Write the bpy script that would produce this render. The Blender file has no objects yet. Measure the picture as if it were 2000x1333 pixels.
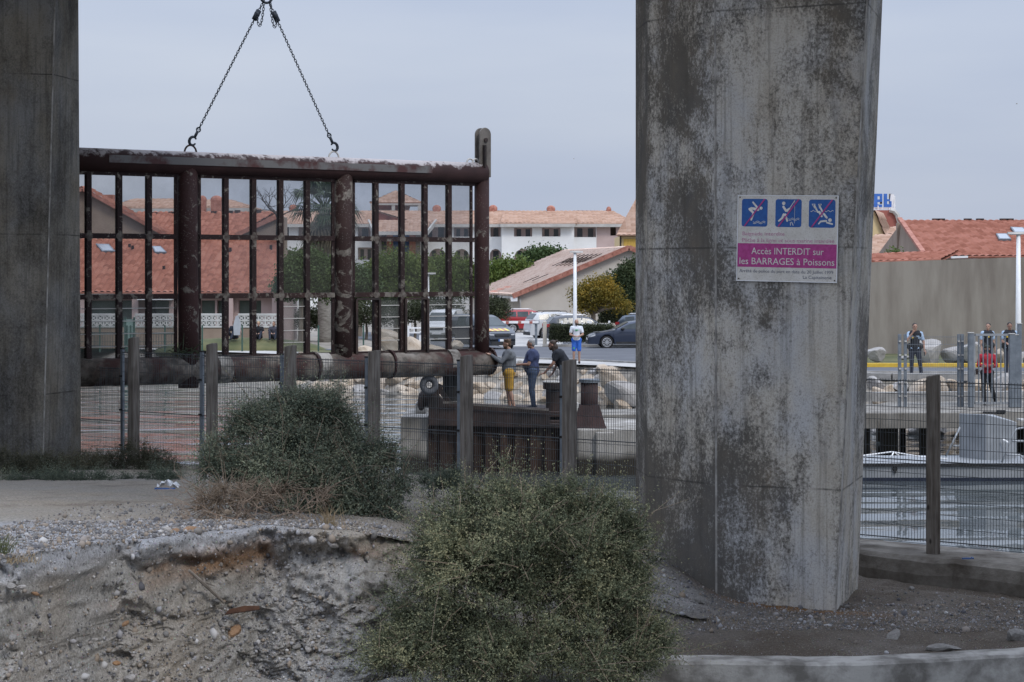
import bpy, bmesh, math, random
import numpy as np
from mathutils import Vector, Matrix

SC = bpy.context.scene
C = SC.collection
R = math.radians
rng = np.random.default_rng(7)
random.seed(7)

# ------------------------------------------------------------------ camera, sky, sun, exposure
F = 4000.0                 # focal length in photo pixels (72 mm on 36 mm)
CAMZ, HOR = 5.0, 530.0     # camera height above the water, horizon row
cd = bpy.data.cameras.new("camera"); cam = bpy.data.objects.new("camera", cd); C.objects.link(cam)
cam.location = (0, 0, CAMZ); cam.rotation_euler = (R(90), 0, 0)
cd.lens = 72; cd.sensor_width = 36; cd.shift_y = -(666.5 - HOR) / 2000.0
cd.clip_start = 0.5; cd.clip_end = 6000
SC.camera = cam

SUN_EL, SUN_AZ = R(46), R(142)
w = bpy.data.worlds.new("World"); SC.world = w; w.use_nodes = True
nt = w.node_tree; nt.nodes.clear()
def wn(t, **k):
    n = nt.nodes.new(t)
    for a, b in k.items(): setattr(n, a, b)
    return n
out = wn('ShaderNodeOutputWorld'); mixs = wn('ShaderNodeMixShader')
sky = wn('ShaderNodeTexSky', sky_type='NISHITA', sun_disc=False)
sky.sun_elevation = SUN_EL; sky.sun_rotation = SUN_AZ; sky.air_density = 1.2; sky.dust_density = 2.0
b1 = wn('ShaderNodeBackground'); b1.inputs['Strength'].default_value = 0.09
nt.links.new(sky.outputs[0], b1.inputs['Color'])
tc = wn('ShaderNodeTexCoord'); sep = wn('ShaderNodeSeparateXYZ'); nt.links.new(tc.outputs['Generated'], sep.inputs[0])
mz = wn('ShaderNodeMath', operation='MAXIMUM'); mz.inputs[1].default_value = 0.0; nt.links.new(sep.outputs['Z'], mz.inputs[0])
# overcast cloud deck: three times brighter overhead than at the horizon
g1 = wn('ShaderNodeMath', operation='MULTIPLY_ADD'); g1.inputs[1].default_value = 3.1; g1.inputs[2].default_value = .55; nt.links.new(mz.outputs[0], g1.inputs[0])
grad = wn('ShaderNodeMath', operation='MULTIPLY_ADD'); grad.inputs[2].default_value = 1.04
nt.links.new(mz.outputs[0], grad.inputs[0]); nt.links.new(g1.outputs[0], grad.inputs[1])
mp = wn('ShaderNodeMapping'); mp.inputs['Scale'].default_value = (1.6, 1.6, 9.0); nt.links.new(tc.outputs['Generated'], mp.inputs[0])
cl = wn('ShaderNodeTexNoise'); cl.inputs['Scale'].default_value = 1.7; cl.inputs['Detail'].default_value = 5; cl.inputs['Roughness'].default_value = 0.45
nt.links.new(mp.outputs[0], cl.inputs['Vector'])
cr = wn('ShaderNodeValToRGB'); cr.color_ramp.elements[0].position = 0.3; cr.color_ramp.elements[1].position = 0.7
cr.color_ramp.elements[0].color = (0.42, 0.485, 0.635, 1); cr.color_ramp.elements[1].color = (0.555, 0.605, 0.71, 1)
nt.links.new(cl.outputs[0], cr.inputs[0])
b2 = wn('ShaderNodeBackground'); nt.links.new(cr.outputs[0], b2.inputs['Color']); nt.links.new(grad.outputs[0], b2.inputs['Strength'])
mixs.inputs[0].default_value = 0.9
nt.links.new(b1.outputs[0], mixs.inputs[1]); nt.links.new(b2.outputs[0], mixs.inputs[2]); nt.links.new(mixs.outputs[0], out.inputs['Surface'])

sl = bpy.data.lights.new("sun", 'SUN'); sl.energy = 1.5; sl.angle = R(14); sl.color = (1.0, 0.95, 0.88)
so = bpy.data.objects.new("sun", sl); C.objects.link(so)
# light travels away from the sun (behind the camera, to its right)
sd = Vector((math.sin(SUN_AZ) * math.cos(SUN_EL), math.cos(SUN_AZ) * math.cos(SUN_EL), math.sin(SUN_EL)))
so.rotation_euler = sd.to_track_quat('Z', 'Y').to_euler()
so.location = (20, -40, 60)
SC.view_settings.view_transform = 'Standard'; SC.view_settings.look = 'None'
SC.view_settings.gamma = 1.0; SC.view_settings.use_curve_mapping = False
SC.view_settings.exposure = 0.0
SC.cycles.max_bounces = 8; SC.cycles.transparent_max_bounces = 24

# ------------------------------------------------------------------ helpers
def PX(px, d): return (px - 1000.0) / F * d
def PZ(py, d): return CAMZ + (HOR - py) / F * d
def P(px, py, d): return Vector((PX(px, d), d, PZ(py, d)))
def g(y): return 2.259 - 0.0115 * min(y, 150.0)          # far side ground, falling gently away from the water

def tag(o, label=None, cat=None, group=None, kind=None):
    if label: o['label'] = label
    if cat: o['category'] = cat
    if group: o['group'] = group
    if kind: o['kind'] = kind
    return o
def thing(name, label, cat, loc=(0, 0, 0), rz=0.0, group=None):
    o = bpy.data.objects.new(name, None); C.objects.link(o)
    o.empty_display_size = 0.2
    o.location = loc; o.rotation_euler = (0, 0, rz)
    return tag(o, label, cat, group)
def link_mesh(name, me, parent=None):
    o = bpy.data.objects.new(name, me); C.objects.link(o)
    if parent: o.parent = parent
    return o
def copy_tree(o, parent=None):
    c = o.copy(); C.objects.link(c)
    if parent: c.parent = parent
    for ch in [k for k in C.objects if k.parent == o and k != c]: copy_tree(ch, c)
    return c

class MB:
    def __init__(s): s.v = []; s.f = []; s.m = []; s.cur = 0
    def add(s, vs, fs):
        b = len(s.v); s.v += [tuple(x) for x in vs]
        for f in fs: s.f.append(tuple(b + i for i in f)); s.m.append(s.cur)
        return s
    def box(s, c, size, rot=None):
        hx, hy, hz = size[0] / 2, size[1] / 2, size[2] / 2
        vs = [Vector((sx * hx, sy * hy, sz * hz)) for sx in (-1, 1) for sy in (-1, 1) for sz in (-1, 1)]
        if rot is not None: vs = [rot @ v for v in vs]
        c = Vector(c); vs = [v + c for v in vs]
        return s.add(vs, [(0, 1, 3, 2), (4, 6, 7, 5), (0, 4, 5, 1), (2, 3, 7, 6), (0, 2, 6, 4), (1, 5, 7, 3)])
    def bar(s, a, b, w, h, up=(0, 0, 1)):
        a, b = Vector(a), Vector(b); d = (b - a); L = d.length; d.normalize(); up = Vector(up)
        if abs(d.dot(up)) > 0.98: up = Vector((0, 1, 0)) if abs(d.y) < .9 else Vector((1, 0, 0))
        sx = d.cross(up).normalized(); uz = sx.cross(d)
        vs = [p + sx * (i * w / 2) + uz * (j * h / 2) for p in (a, b) for i in (-1, 1) for j in (-1, 1)]
        return s.add(vs, [(0, 1, 3, 2), (4, 6, 7, 5), (0, 4, 5, 1), (2, 3, 7, 6), (0, 2, 6, 4), (1, 5, 7, 3)])
    def rings(s, rs, closed=False, cap=True):
        n = len(rs[0]); vs = [v for r in rs for v in r]; fs = []
        k = len(rs)
        for i in range(k if closed else k - 1):
            for j in range(n):
                a = i * n + j; b = i * n + (j + 1) % n; i2 = (i + 1) % k
                fs.append((a, b, i2 * n + (j + 1) % n, i2 * n + j))
        if cap and not closed:
            fs.append(tuple(range(n - 1, -1, -1))); fs.append(tuple((k - 1) * n + j for j in range(n)))
        return s.add(vs, fs)
    def tube(s, pts, rad, n=8, cap=True):
        pts = [Vector(p) for p in pts]
        if not isinstance(rad, (list, tuple)): rad = [rad] * len(pts)
        rs = []; prev = None
        for i, p in enumerate(pts):
            d = (pts[min(i + 1, len(pts) - 1)] - pts[max(i - 1, 0)])
            d = d.normalized() if d.length > 1e-9 else Vector((0, 0, 1))
            if prev is None:
                up = Vector((0, 0, 1)) if abs(d.z) < .95 else Vector((1, 0, 0))
                x = d.cross(up).normalized()
            else:
                x = (prev - d * prev.dot(d)).normalized()
            prev = x; y = d.cross(x)
            rs.append([p + (x * math.cos(2 * math.pi * j / n) + y * math.sin(2 * math.pi * j / n)) * rad[i] for j in range(n)])
        return s.rings(rs, cap=cap)
    def cyl(s, a, b, r0, r1=None, n=16): return s.tube([a, b], [r0, r1 if r1 is not None else r0], n)
    def caps(s, a, b, r0, r1=None, n=10):
        a, b = Vector(a), Vector(b); r1 = r0 if r1 is None else r1
        d = b - a; L = d.length
        d = d / L if L > 1e-6 else Vector((0, 0, 1))
        pts = []; rr = []
        for t in (80, 55, 28): pts.append(a - d * r0 * math.sin(R(t))); rr.append(r0 * math.cos(R(t)))
        pts += [a, b]; rr += [r0, r1]
        for t in (28, 55, 80): pts.append(b + d * r1 * math.sin(R(t))); rr.append(r1 * math.cos(R(t)))
        return s.tube(pts, rr, n)
    def ell(s, c, r, n=12, m=8, rot=None):
        c = Vector(c); vs = []; fs = []
        for i in range(m + 1):
            th = math.pi * i / m
            for j in range(n):
                ph = 2 * math.pi * j / n
                v = Vector((r[0] * math.sin(th) * math.cos(ph), r[1] * math.sin(th) * math.sin(ph), r[2] * math.cos(th)))
                if rot is not None: v = rot @ v
                vs.append(v + c)
        for i in range(m):
            for j in range(n):
                a = i * n + j; b = i * n + (j + 1) % n
                fs.append((a, a + n, b + n, b))
        return s.add(vs, fs)
    def prism(s, poly, o, ux, uy, th):
        """polygon in plane (ux,uy) at o, extruded by th along -normal"""
        o, ux, uy = Vector(o), Vector(ux), Vector(uy); nn = ux.cross(uy).normalized(); n = len(poly)
        vs = [o + ux * p[0] + uy * p[1] for p in poly] + [o + ux * p[0] + uy * p[1] - nn * th for p in poly]
        fs = [tuple(range(n)), tuple(range(2 * n - 1, n - 1, -1))]
        fs += [(i, n + i, n + (i + 1) % n, (i + 1) % n) for i in range(n)]
        return s.add(vs, fs)
    def torus(s, c, ax, R0, r, n=20, m=8):
        c = Vector(c); ax = Vector(ax).normalized()
        up = Vector((0, 0, 1)) if abs(ax.z) < .9 else Vector((1, 0, 0))
        x = ax.cross(up).normalized(); y = ax.cross(x)
        rs = []
        for i in range(n):
            a = 2 * math.pi * i / n; e = x * math.cos(a) + y * math.sin(a)
            rs.append([c + e * (R0 + r * math.cos(2 * math.pi * j / m)) + ax * r * math.sin(2 * math.pi * j / m) for j in range(m)])
        return s.rings(rs, closed=True)
    def mesh(s, name, mats, smooth=False, org=None):
        me = bpy.data.meshes.new(name)
        v = s.v if org is None else [(a[0] - org[0], a[1] - org[1], a[2] - org[2]) for a in s.v]
        me.from_pydata(v, [], s.f)
        if not isinstance(mats, (list, tuple)): mats = [mats]
        for m in mats: me.materials.append(m)
        if any(s.m): me.polygons.foreach_set('material_index', s.m)
        bm = bmesh.new(); bm.from_mesh(me); bmesh.ops.recalc_face_normals(bm, faces=bm.faces); bm.to_mesh(me); bm.free()
        if smooth: me.shade_smooth() if hasattr(me, 'shade_smooth') else me.polygons.foreach_set('use_smooth', [True] * len(me.polygons))
        me.update()
        return me
    def build(s, name, mats, parent=None, smooth=False, world=False, auto=False):
        org = tuple(parent.location) if (world and parent) else None
        o = link_mesh(name, s.mesh(name, mats, smooth, org), parent)
        return o
    def place(s, name, mats, loc, smooth=False):
        """top-level mesh whose origin sits at loc (vertices given in world space)"""
        o = link_mesh(name, s.mesh(name, mats, smooth, loc)); o.location = loc
        return o

def bevel(o, wdt, seg=2):
    m = o.modifiers.new("bevel", 'BEVEL'); m.width = wdt; m.segments = seg; m.limit_method = 'ANGLE'; m.angle_limit = R(40)
    return o

def np_mesh(name, v, f, mat, parent=None, tint=None, smooth=False):
    """fast mesh from numpy; f is (n,3) or (n,4)"""
    me = bpy.data.meshes.new(name); k = f.shape[1]
    me.vertices.add(len(v)); me.vertices.foreach_set('co', v.astype(np.float32).ravel())
    me.loops.add(f.size); me.loops.foreach_set('vertex_index', f.astype(np.int32).ravel())
    me.polygons.add(len(f)); me.polygons.foreach_set('loop_start', np.arange(0, f.size, k, dtype=np.int32))
    if tint is not None:
        a = me.attributes.new('tint', 'FLOAT', 'FACE'); a.data.foreach_set('value', tint.astype(np.float32))
    me.materials.append(mat)
    me.update(calc_edges=True); me.validate()
    if smooth: me.polygons.foreach_set('use_smooth', [True] * len(f))
    return link_mesh(name, me, parent)

# ---- numpy value noise
def _h(ix, iy, iz):
    n = (ix * 374761393 + iy * 668265263 + iz * 2147483647 % 4294967296) & 0xFFFFFFFF
    n = ((n ^ (n >> 13)) * 1274126177) & 0xFFFFFFFF
    n = ((n ^ (n >> 16)) * 2246822519) & 0xFFFFFFFF
    return ((n ^ (n >> 15)) & 0xFFFF) / 65535.0
def vnoise(x, y, z):
    x, y, z = np.broadcast_arrays(np.asarray(x, float), np.asarray(y, float), np.asarray(z, float))
    ix, iy, iz = np.floor(x).astype(np.int64), np.floor(y).astype(np.int64), np.floor(z).astype(np.int64)
    fx, fy, fz = x - ix, y - iy, z - iz
    fx, fy, fz = [t * t * (3 - 2 * t) for t in (fx, fy, fz)]
    r = 0
    for dx in (0, 1):
        for dy in (0, 1):
            for dz in (0, 1):
                r = r + _h(ix + dx + 5000, iy + dy + 5000, iz + dz + 5000) * (fx if dx else 1 - fx) * (fy if dy else 1 - fy) * (fz if dz else 1 - fz)
    return r * 2 - 1
def fbm(x, y, z=0.0, o=4):
    r = 0; a = 1.0; t = 0
    for i in range(o):
        r = r + a * vnoise(np.asarray(x) * 2 ** i + 17.3 * i, np.asarray(y) * 2 ** i + 5.1 * i, np.asarray(z) * 2 ** i + 9.7 * i); t += a; a *= 0.5
    return r / t
def sstep(a, b, x):
    t = np.clip((x - a) / (b - a), 0, 1); return t * t * (3 - 2 * t)

# ------------------------------------------------------------------ materials
def rgba(c): return (c[0], c[1], c[2], 1.0)
class N:
    def __init__(s, name):
        s.m = bpy.data.materials.new(name); s.m.use_nodes = True; s.t = s.m.node_tree
        s.bsdf = s.t.nodes['Principled BSDF']; s.out = s.t.nodes['Material Output']; s._tc = None
    def n(s, t, **k):
        x = s.t.nodes.new(t)
        for a, b in k.items(): setattr(x, a, b)
        return x
    def l(s, a, b): s.t.links.new(a, b)
    def tc(s, which='Object'):
        if s._tc is None: s._tc = s.n('ShaderNodeTexCoord')
        return s._tc.outputs[which]
    def noise(s, scale, detail=5, rough=.55, stretch=(1, 1, 1), loc=(0, 0, 0), dist=0.0):
        mp = s.n('ShaderNodeMapping'); mp.inputs['Scale'].default_value = stretch; mp.inputs['Location'].default_value = loc
        s.l(s.tc(), mp.inputs[0]); x = s.n('ShaderNodeTexNoise')
        x.inputs['Scale'].default_value = scale; x.inputs['Detail'].default_value = detail; x.inputs['Roughness'].default_value = rough
        x.inputs['Distortion'].default_value = dist
        s.l(mp.outputs[0], x.inputs['Vector']); return x.outputs[0]
    def ramp(s, fac, stops):
        r = s.n('ShaderNodeValToRGB'); e = r.color_ramp.elements
        while len(e) < len(stops): e.new(0.5)
        for i, (p, c) in enumerate(stops):
            e[i].position = p; e[i].color = rgba(c) if not isinstance(c, float) else (c, c, c, 1)
        s.l(fac, r.inputs[0]); return r.outputs[0]
    def mix(s, fac, a, b, mode='MIX'):
        x = s.n('ShaderNodeMix', data_type='RGBA', blend_type=mode)
        if isinstance(fac, float): x.inputs[0].default_value = fac
        else: s.l(fac, x.inputs[0])
        for v, i in ((a, 6), (b, 7)):
            if isinstance(v, tuple): x.inputs[i].default_value = rgba(v)
            else: s.l(v, x.inputs[i])
        return x.outputs[2]
    def math(s, op, a, b=0.0):
        x = s.n('ShaderNodeMath', operation=op)
        for v, i in ((a, 0), (b, 1)):
            if isinstance(v, (int, float)): x.inputs[i].default_value = v
            else: s.l(v, x.inputs[i])
        return x.outputs[0]
    def base(s, c):
        if isinstance(c, tuple): s.bsdf.inputs['Base Color'].default_value = rgba(c)
        else: s.l(c, s.bsdf.inputs['Base Color'])
    def set(s, rough=.8, metal=0.0, spec=.5):
        if isinstance(rough, float): s.bsdf.inputs['Roughness'].default_value = rough
        else: s.l(rough, s.bsdf.inputs['Roughness'])
        s.bsdf.inputs['Metallic'].default_value = metal; s.bsdf.inputs['Specular IOR Level'].default_value = spec
    def bump(s, h, strength=.3, dist=.02):
        b = s.n('ShaderNodeBump'); b.inputs['Strength'].default_value = strength; b.inputs['Distance'].default_value = dist
        s.l(h, b.inputs['Height']); s.l(b.outputs[0], s.bsdf.inputs['Normal'])

def mat(name, c1, c2=None, scale=4.0, rough=.8, bump=0.0, bscale=None, metal=0.0, stretch=(1, 1, 1), lo=.35, hi=.65, spec=.4, dist=.02):
    m = N(name)
    if c2 is None: c2 = tuple(min(1, x * 1.18 + .005) for x in c1); c1 = tuple(x * .88 for x in c1)
    f = m.noise(scale, 7, .6, stretch)
    m.base(m.ramp(f, [(lo, c1), (hi, c2)])); m.set(rough, metal, spec)
    if bump: m.bump(m.noise(bscale or scale * 5, 6, .6, stretch), bump, dist)
    return m.m

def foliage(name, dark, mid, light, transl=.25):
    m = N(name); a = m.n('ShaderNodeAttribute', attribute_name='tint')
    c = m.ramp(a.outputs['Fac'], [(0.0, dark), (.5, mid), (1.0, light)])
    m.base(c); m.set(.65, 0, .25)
    tr = m.n('ShaderNodeBsdfTranslucent'); m.l(c, tr.inputs[0]); mx = m.n('ShaderNodeMixShader'); mx.inputs[0].default_value = transl
    m.l(m.bsdf.outputs[0], mx.inputs[1]); m.l(tr.outputs[0], mx.inputs[2]); m.l(mx.outputs[0], m.out.inputs['Surface'])
    return m.m

def concrete_pillar_mat(name, seed, joints=True, thr=(1.62, 1.88), amt=.88, tone=1.0, side=True):
    m = N(name)
    base = m.ramp(m.noise(1.4, 6, .6, (1, 1, .5), (seed, 0, 0)), [(.3, (.37, .325, .26)), (.5, (.47, .435, .375)), (.72, (.53, .51, .475))])
    # bluish pale lower part, a coat of weathered render
    # large weathered fields (algae), broken up by fine speckle
    big = m.noise(.62, 4, .62, (1, 1, .6), (seed * 3, 1.7, 0), .5)
    fine = m.noise(26, 6, .8, (1, 1, .75), (seed, 0, 4))
    midn = m.noise(4.5, 6, .72, (1, 1, .7), (seed, 6, 0), .2)
    s1 = m.math('ADD', m.math('MULTIPLY', big, 1.5), m.math('MULTIPLY', fine, 1.25)); s1 = m.math('ADD', s1, m.math('MULTIPLY', midn, .62))
    if side:                              # dark blotches spread more densely over the left flank
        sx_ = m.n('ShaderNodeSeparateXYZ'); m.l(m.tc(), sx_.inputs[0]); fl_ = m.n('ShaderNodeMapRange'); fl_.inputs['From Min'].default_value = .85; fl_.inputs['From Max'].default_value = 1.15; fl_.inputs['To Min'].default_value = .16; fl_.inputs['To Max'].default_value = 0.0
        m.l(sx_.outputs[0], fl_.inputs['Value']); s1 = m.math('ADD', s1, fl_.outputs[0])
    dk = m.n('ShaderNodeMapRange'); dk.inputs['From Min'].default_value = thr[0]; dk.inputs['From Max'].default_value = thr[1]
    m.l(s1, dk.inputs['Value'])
    lich = m.ramp(m.noise(2.2, 4, .6, (1, 1, .7), (seed, 3, 0)), [(.35, (.046, .043, .039)), (.6, (.082, .070, .055)), (.8, (.12, .092, .064))])
    bl = m.ramp(m.noise(1.1, 5, .6, (1, 1, .6), (seed, 11, 3)), [(.45, 0.0), (.62, .6)])
    base = m.mix(bl, base, (.41, .43, .46))
    base = m.mix(m.ramp(m.noise(45, 4, .7), [(.45, 0.0), (.7, .5)]), base, (.17, .16, .145))
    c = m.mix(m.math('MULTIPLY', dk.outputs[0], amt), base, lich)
    # vertical run-off streaks
    st = m.noise(5.5, 5, .65, (2.2, 2.2, .08), (seed, 0, 9))
    c = m.mix(m.math('MULTIPLY', m.ramp(st, [(.5, 0.0), (.66, 1.0)]), .42), c, (.075, .068, .058))
    if joints:
        # construction joints between the lifts of concrete
        sp = m.n('ShaderNodeSeparateXYZ'); m.l(m.tc(), sp.inputs[0])
        j = m.math('ABSOLUTE', m.math('SUBTRACT', m.math('FRACT', m.math('MULTIPLY', m.math('ADD', sp.outputs[2], m.math('MULTIPLY', m.noise(2.0, 3), .03)), .305)), .5))
        jl = m.n('ShaderNodeMapRange'); jl.inputs['From Min'].default_value = .006; jl.inputs['From Max'].default_value = .001; m.l(j, jl.inputs['Value'])
        c = m.mix(m.math('MULTIPLY', jl.outputs[0], m.ramp(m.noise(1.3, 3), [(.4, .0), (.55, .8)])), c, (.05, .047, .042))
    if tone != 1.0: c = m.mix(1.0, c, (tone, tone * .99, tone * .96), 'MULTIPLY')
    m.base(c); m.set(.9, 0, .25)
    h = m.math('ADD', m.math('MULTIPLY', fine, .4), m.math('MULTIPLY', m.noise(60, 4, .6), .5))
    m.bump(h, .35, .02)
    return m.m

M = {}
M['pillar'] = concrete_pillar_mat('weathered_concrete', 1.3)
M['pillar2'] = concrete_pillar_mat('weathered_concrete_dark', 7.9, True, (1.52, 2.0), .85, .44, False)
M['arris'] = mat('pale_concrete_edge', (.16, .15, .135), (.36, .345, .32), 4, .9, .2, 40, lo=.38, hi=.62)
M['concrete'] = mat('concrete', (.20, .195, .185), (.34, .33, .315), 2.5, .9, .25, 30)
M['concrete_dirty'] = mat('dirty_concrete', (.11, .10, .085), (.27, .255, .23), 1.6, .9, .3, 25, stretch=(1, 1, .35))
M['asphalt'] = mat('asphalt', (.075, .08, .092), (.11, .115, .128), .5, .9, .1, 50)
M['pave'] = mat('pale_pavement', (.28, .275, .265), (.44, .43, .41), .8, .9, .1, 30)
M['grass'] = mat('grass_ground', (.045, .058, .022), (.12, .115, .052), .6, .95, .5, 14)
M['kerb_yellow'] = mat('yellow_kerb_paint', (.52, .33, .035), (.66, .45, .06), 3, .7)
M['render'] = mat('beige_render', (.46, .42, .36), (.53, .49, .43), .5, .9, .1, 25)
M['greyrender'] = mat('grey_render', (.235, .20, .165), (.345, .305, .255), .6, .9, .2, 20, stretch=(1.6, 1.6, .3), lo=.38, hi=.62)
M['brownrender'] = mat('brown_render', (.24, .18, .14), (.30, .235, .185), .8, .9, .1, 20)
M['white_wall'] = mat('white_wall', (.66, .67, .67), (.76, .77, .77), .3, .85)
M['pinkwall'] = mat('pink_wall', (.42, .32, .30), (.50, .39, .37), .5, .85)
M['yellowwall'] = mat('ochre_wall', (.55, .42, .22), (.64, .50, .28), .5, .85)
M['yellowwood'] = mat('yellow_boards', (.42, .27, .05), (.55, .36, .08), 3, .7, stretch=(6, 6, .5))
M['redwall'] = mat('red_wall', (.30, .10, .08), (.36, .14, .11), .7, .85)
M['darkglass'] = mat('window_glass', (.018, .02, .024), (.035, .038, .042), 1, .12, spec=.6)
M['shutter'] = mat('green_shutter', (.10, .14, .12), (.14, .18, .16), 2, .6)
M['bluepaint'] = mat('blue_paint', (.05, .12, .32), (.07, .16, .40), 3, .6)
M['trim'] = mat('grey_trim', (.36, .35, .33), (.48, .47, .45), 1, .8)
M['white_paint'] = mat('white_paint', (.68, .69, .70), (.78, .79, .80), 2, .5)
M['bark'] = mat('bark', (.10, .08, .06), (.20, .165, .13), 6, .95, .6, 20, stretch=(1, 1, .3))
M['galv'] = mat('galvanised_steel', (.13, .15, .175), (.20, .225, .25), 5, .55, metal=.3)
M['darkwire'] = mat('dark_wire', (.055, .062, .068), (.09, .098, .105), 5, .6, metal=.2)
M['wood'] = None
M['black'] = mat('black_rubber', (.012, .012, .013), (.03, .03, .03), 8, .8)
M['chain'] = mat('chain_steel', (.012, .018, .028), (.026, .034, .048), 20, .6, metal=.2)
M['alu'] = mat('aluminium_sheet', (.24, .255, .27), (.33, .345, .36), 1.5, .5, metal=.3)

def wood_mat():
    m = N('weathered_wood')
    c = m.ramp(m.noise(3.0, 6, .6, (8, 8, .5)), [(.3, (.10, .085, .072)), (.5, (.185, .165, .145)), (.72, (.29, .27, .245))])
    k = m.ramp(m.noise(2.0, 3, .5, (1, 1, .6), (4, 4, 4)), [(.55, 0.0), (.7, 1.0)])
    c = m.mix(m.math('MULTIPLY', k, .55), c, (.05, .042, .036))
    vo = m.n('ShaderNodeTexVoronoi'); mp = m.n('ShaderNodeMapping'); mp.inputs['Scale'].default_value = (5, 5, 2.2)
    m.l(m.tc(), mp.inputs[0]); m.l(mp.outputs[0], vo.inputs['Vector']); vo.inputs['Scale'].default_value = 1.0
    kn = m.ramp(vo.outputs['Distance'], [(.06, 1.0), (.13, 0.0)])
    c = m.mix(m.math('MULTIPLY', kn, .8), c, (.018, .015, .013))
    m.base(c); m.set(.92, 0, .2); m.bump(m.noise(4.0, 6, .65, (12, 12, .6)), .6, .02)
    return m.m
M['wood'] = wood_mat()

def rust_paint(name, paint, paint2, seed, scale=2.2, thr=.56):
    """old maroon paint flaking to grey mud, barnacles and rust"""
    m = N(name)
    c = m.ramp(m.noise(1.6, 6, .6, loc=(seed, 0, 0)), [(.3, paint), (.7, paint2)])
    fl = m.noise(scale, 6, .68, loc=(0, seed, 2), dist=.5)
    f = m.n('ShaderNodeMapRange'); f.inputs['From Min'].default_value = thr; f.inputs['From Max'].default_value = thr + .035; m.l(fl, f.inputs['Value'])
    crust = m.ramp(m.noise(9, 5, .6), [(.35, (.075, .063, .055)), (.65, (.20, .18, .155))])
    c = m.mix(f.outputs[0], c, crust)
    sp = m.n('ShaderNodeTexVoronoi'); sp.inputs['Scale'].default_value = 26; m.l(m.tc(), sp.inputs['Vector'])
    c = m.mix(m.math('MULTIPLY', m.ramp(sp.outputs['Distance'], [(.13, 1.0), (.2, 0.0)]), m.ramp(m.noise(3, 4), [(.45, 0.0), (.6, .85)])), c, (.30, .275, .25))
    m.base(c); m.set(.75, 0, .3); m.bump(m.math('ADD', fl, m.noise(30, 4)), .5, .02)
    return m.m
M['maroon'] = rust_paint('maroon_paint', (.024, .010, .0098), (.042, .017, .016), 0.0, 2.8, .575)
M['maroon_crust'] = rust_paint('maroon_paint_crusted', (.022, .011, .010), (.038, .018, .016), 3.0, 2.2, .53)
M['barcrust'] = rust_paint('bar_paint', (.014, .008, .008), (.028, .013, .013), 5.0, 5.0, .58)
def pipe_mat():
    m = N('bottom_pipe_paint')
    c = m.ramp(m.noise(.9, 5, .6, (1, 1, 1)), [(.40, (.055, .026, .023)), (.47, (.12, .10, .085)), (.6, (.24, .22, .195))])
    c = m.mix(m.math('MULTIPLY', m.ramp(m.noise(5, 6, .65), [(.5, 0.0), (.6, 1.0)]), .7), c, (.055, .05, .043))
    m.base(c); m.set(.8, 0, .3); m.bump(m.noise(14, 6, .7), .6, .03); return m.m
M['pipe'] = pipe_mat()
def beam_mat():
    """top beam: maroon, with white bird droppings and chalk along the crest"""
    m = N('beam_paint')
    c = m.ramp(m.noise(1.6, 6, .6), [(.3, (.026, .012, .012)), (.7, (.05, .023, .022))])
    ge = m.n('ShaderNodeNewGeometry'); sp = m.n('ShaderNodeSeparateXYZ'); m.l(m.tc(), sp.inputs[0])
    hz = m.math('ADD', m.math('MULTIPLY', sp.outputs[2], 2.0), m.math('MULTIPLY', m.noise(3.0, 6, .7, (1, 1, 1)), 1.5))
    f = m.n('ShaderNodeMapRange'); f.inputs['From Min'].default_value = 1.02; f.inputs['From Max'].default_value = 1.18; m.l(hz, f.inputs['Value'])
    c = m.mix(m.math('MULTIPLY', f.outputs[0], .75), c, (.46, .43, .43))
    m.base(c); m.set(.7, 0, .3); m.bump(m.noise(20, 5), .4, .02); return m.m
M['beam'] = beam_mat()
M['fascia'] = mat('fascia_plate', (.06, .022, .021), (.125, .122, .122), 1.5, .65, .2, 20, lo=.40, hi=.52)
M['lug'] = mat('guide_lug_steel', (.06, .052, .045), (.15, .135, .12), 2.5, .6, .3, 20)
def sheetpile_mat():
    m = N('rusty_sheet_pile')
    c = m.ramp(m.noise(1.8, 6, .65, (1.5, 1.5, .35)), [(.3, (.035, .022, .017)), (.5, (.042, .028, .022)), (.62, (.062, .038, .028)), (.74, (.15, .135, .11))])
    m.base(c); m.set(.9, 0, .2); m.bump(m.noise(12, 5), .5, .03); return m.m
M['sheetpile'] = sheetpile_mat()
M['darksteel'] = mat('dark_rusty_steel', (.012, .010, .010), (.05, .03, .025), 2.2, .75, .3, 15)
def stained_conc():
    m = N('stained_concrete')
    c = m.ramp(m.noise(1.5, 6, .6, (1.5, 1.5, .3)), [(.3, (.15, .135, .11)), (.5, (.30, .285, .26)), (.7, (.46, .445, .42))])
    sp = m.n('ShaderNodeSeparateXYZ'); m.l(m.tc(), sp.inputs[0])
    z = m.math('ADD', sp.outputs[2], m.math('MULTIPLY', m.noise(1.6, 4), .3))
    f = m.n('ShaderNodeMapRange'); f.inputs['From Min'].default_value = .72; f.inputs['From Max'].default_value = .50; m.l(z, f.inputs['Value'])
    c = m.mix(f.outputs[0], c, (.035, .03, .022))     # tide-wet algae band above the water
    m.base(c); m.set(.85, 0, .3); m.bump(m.noise(18, 5), .4, .02); return m.m
M['stainconc'] = stained_conc()

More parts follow.
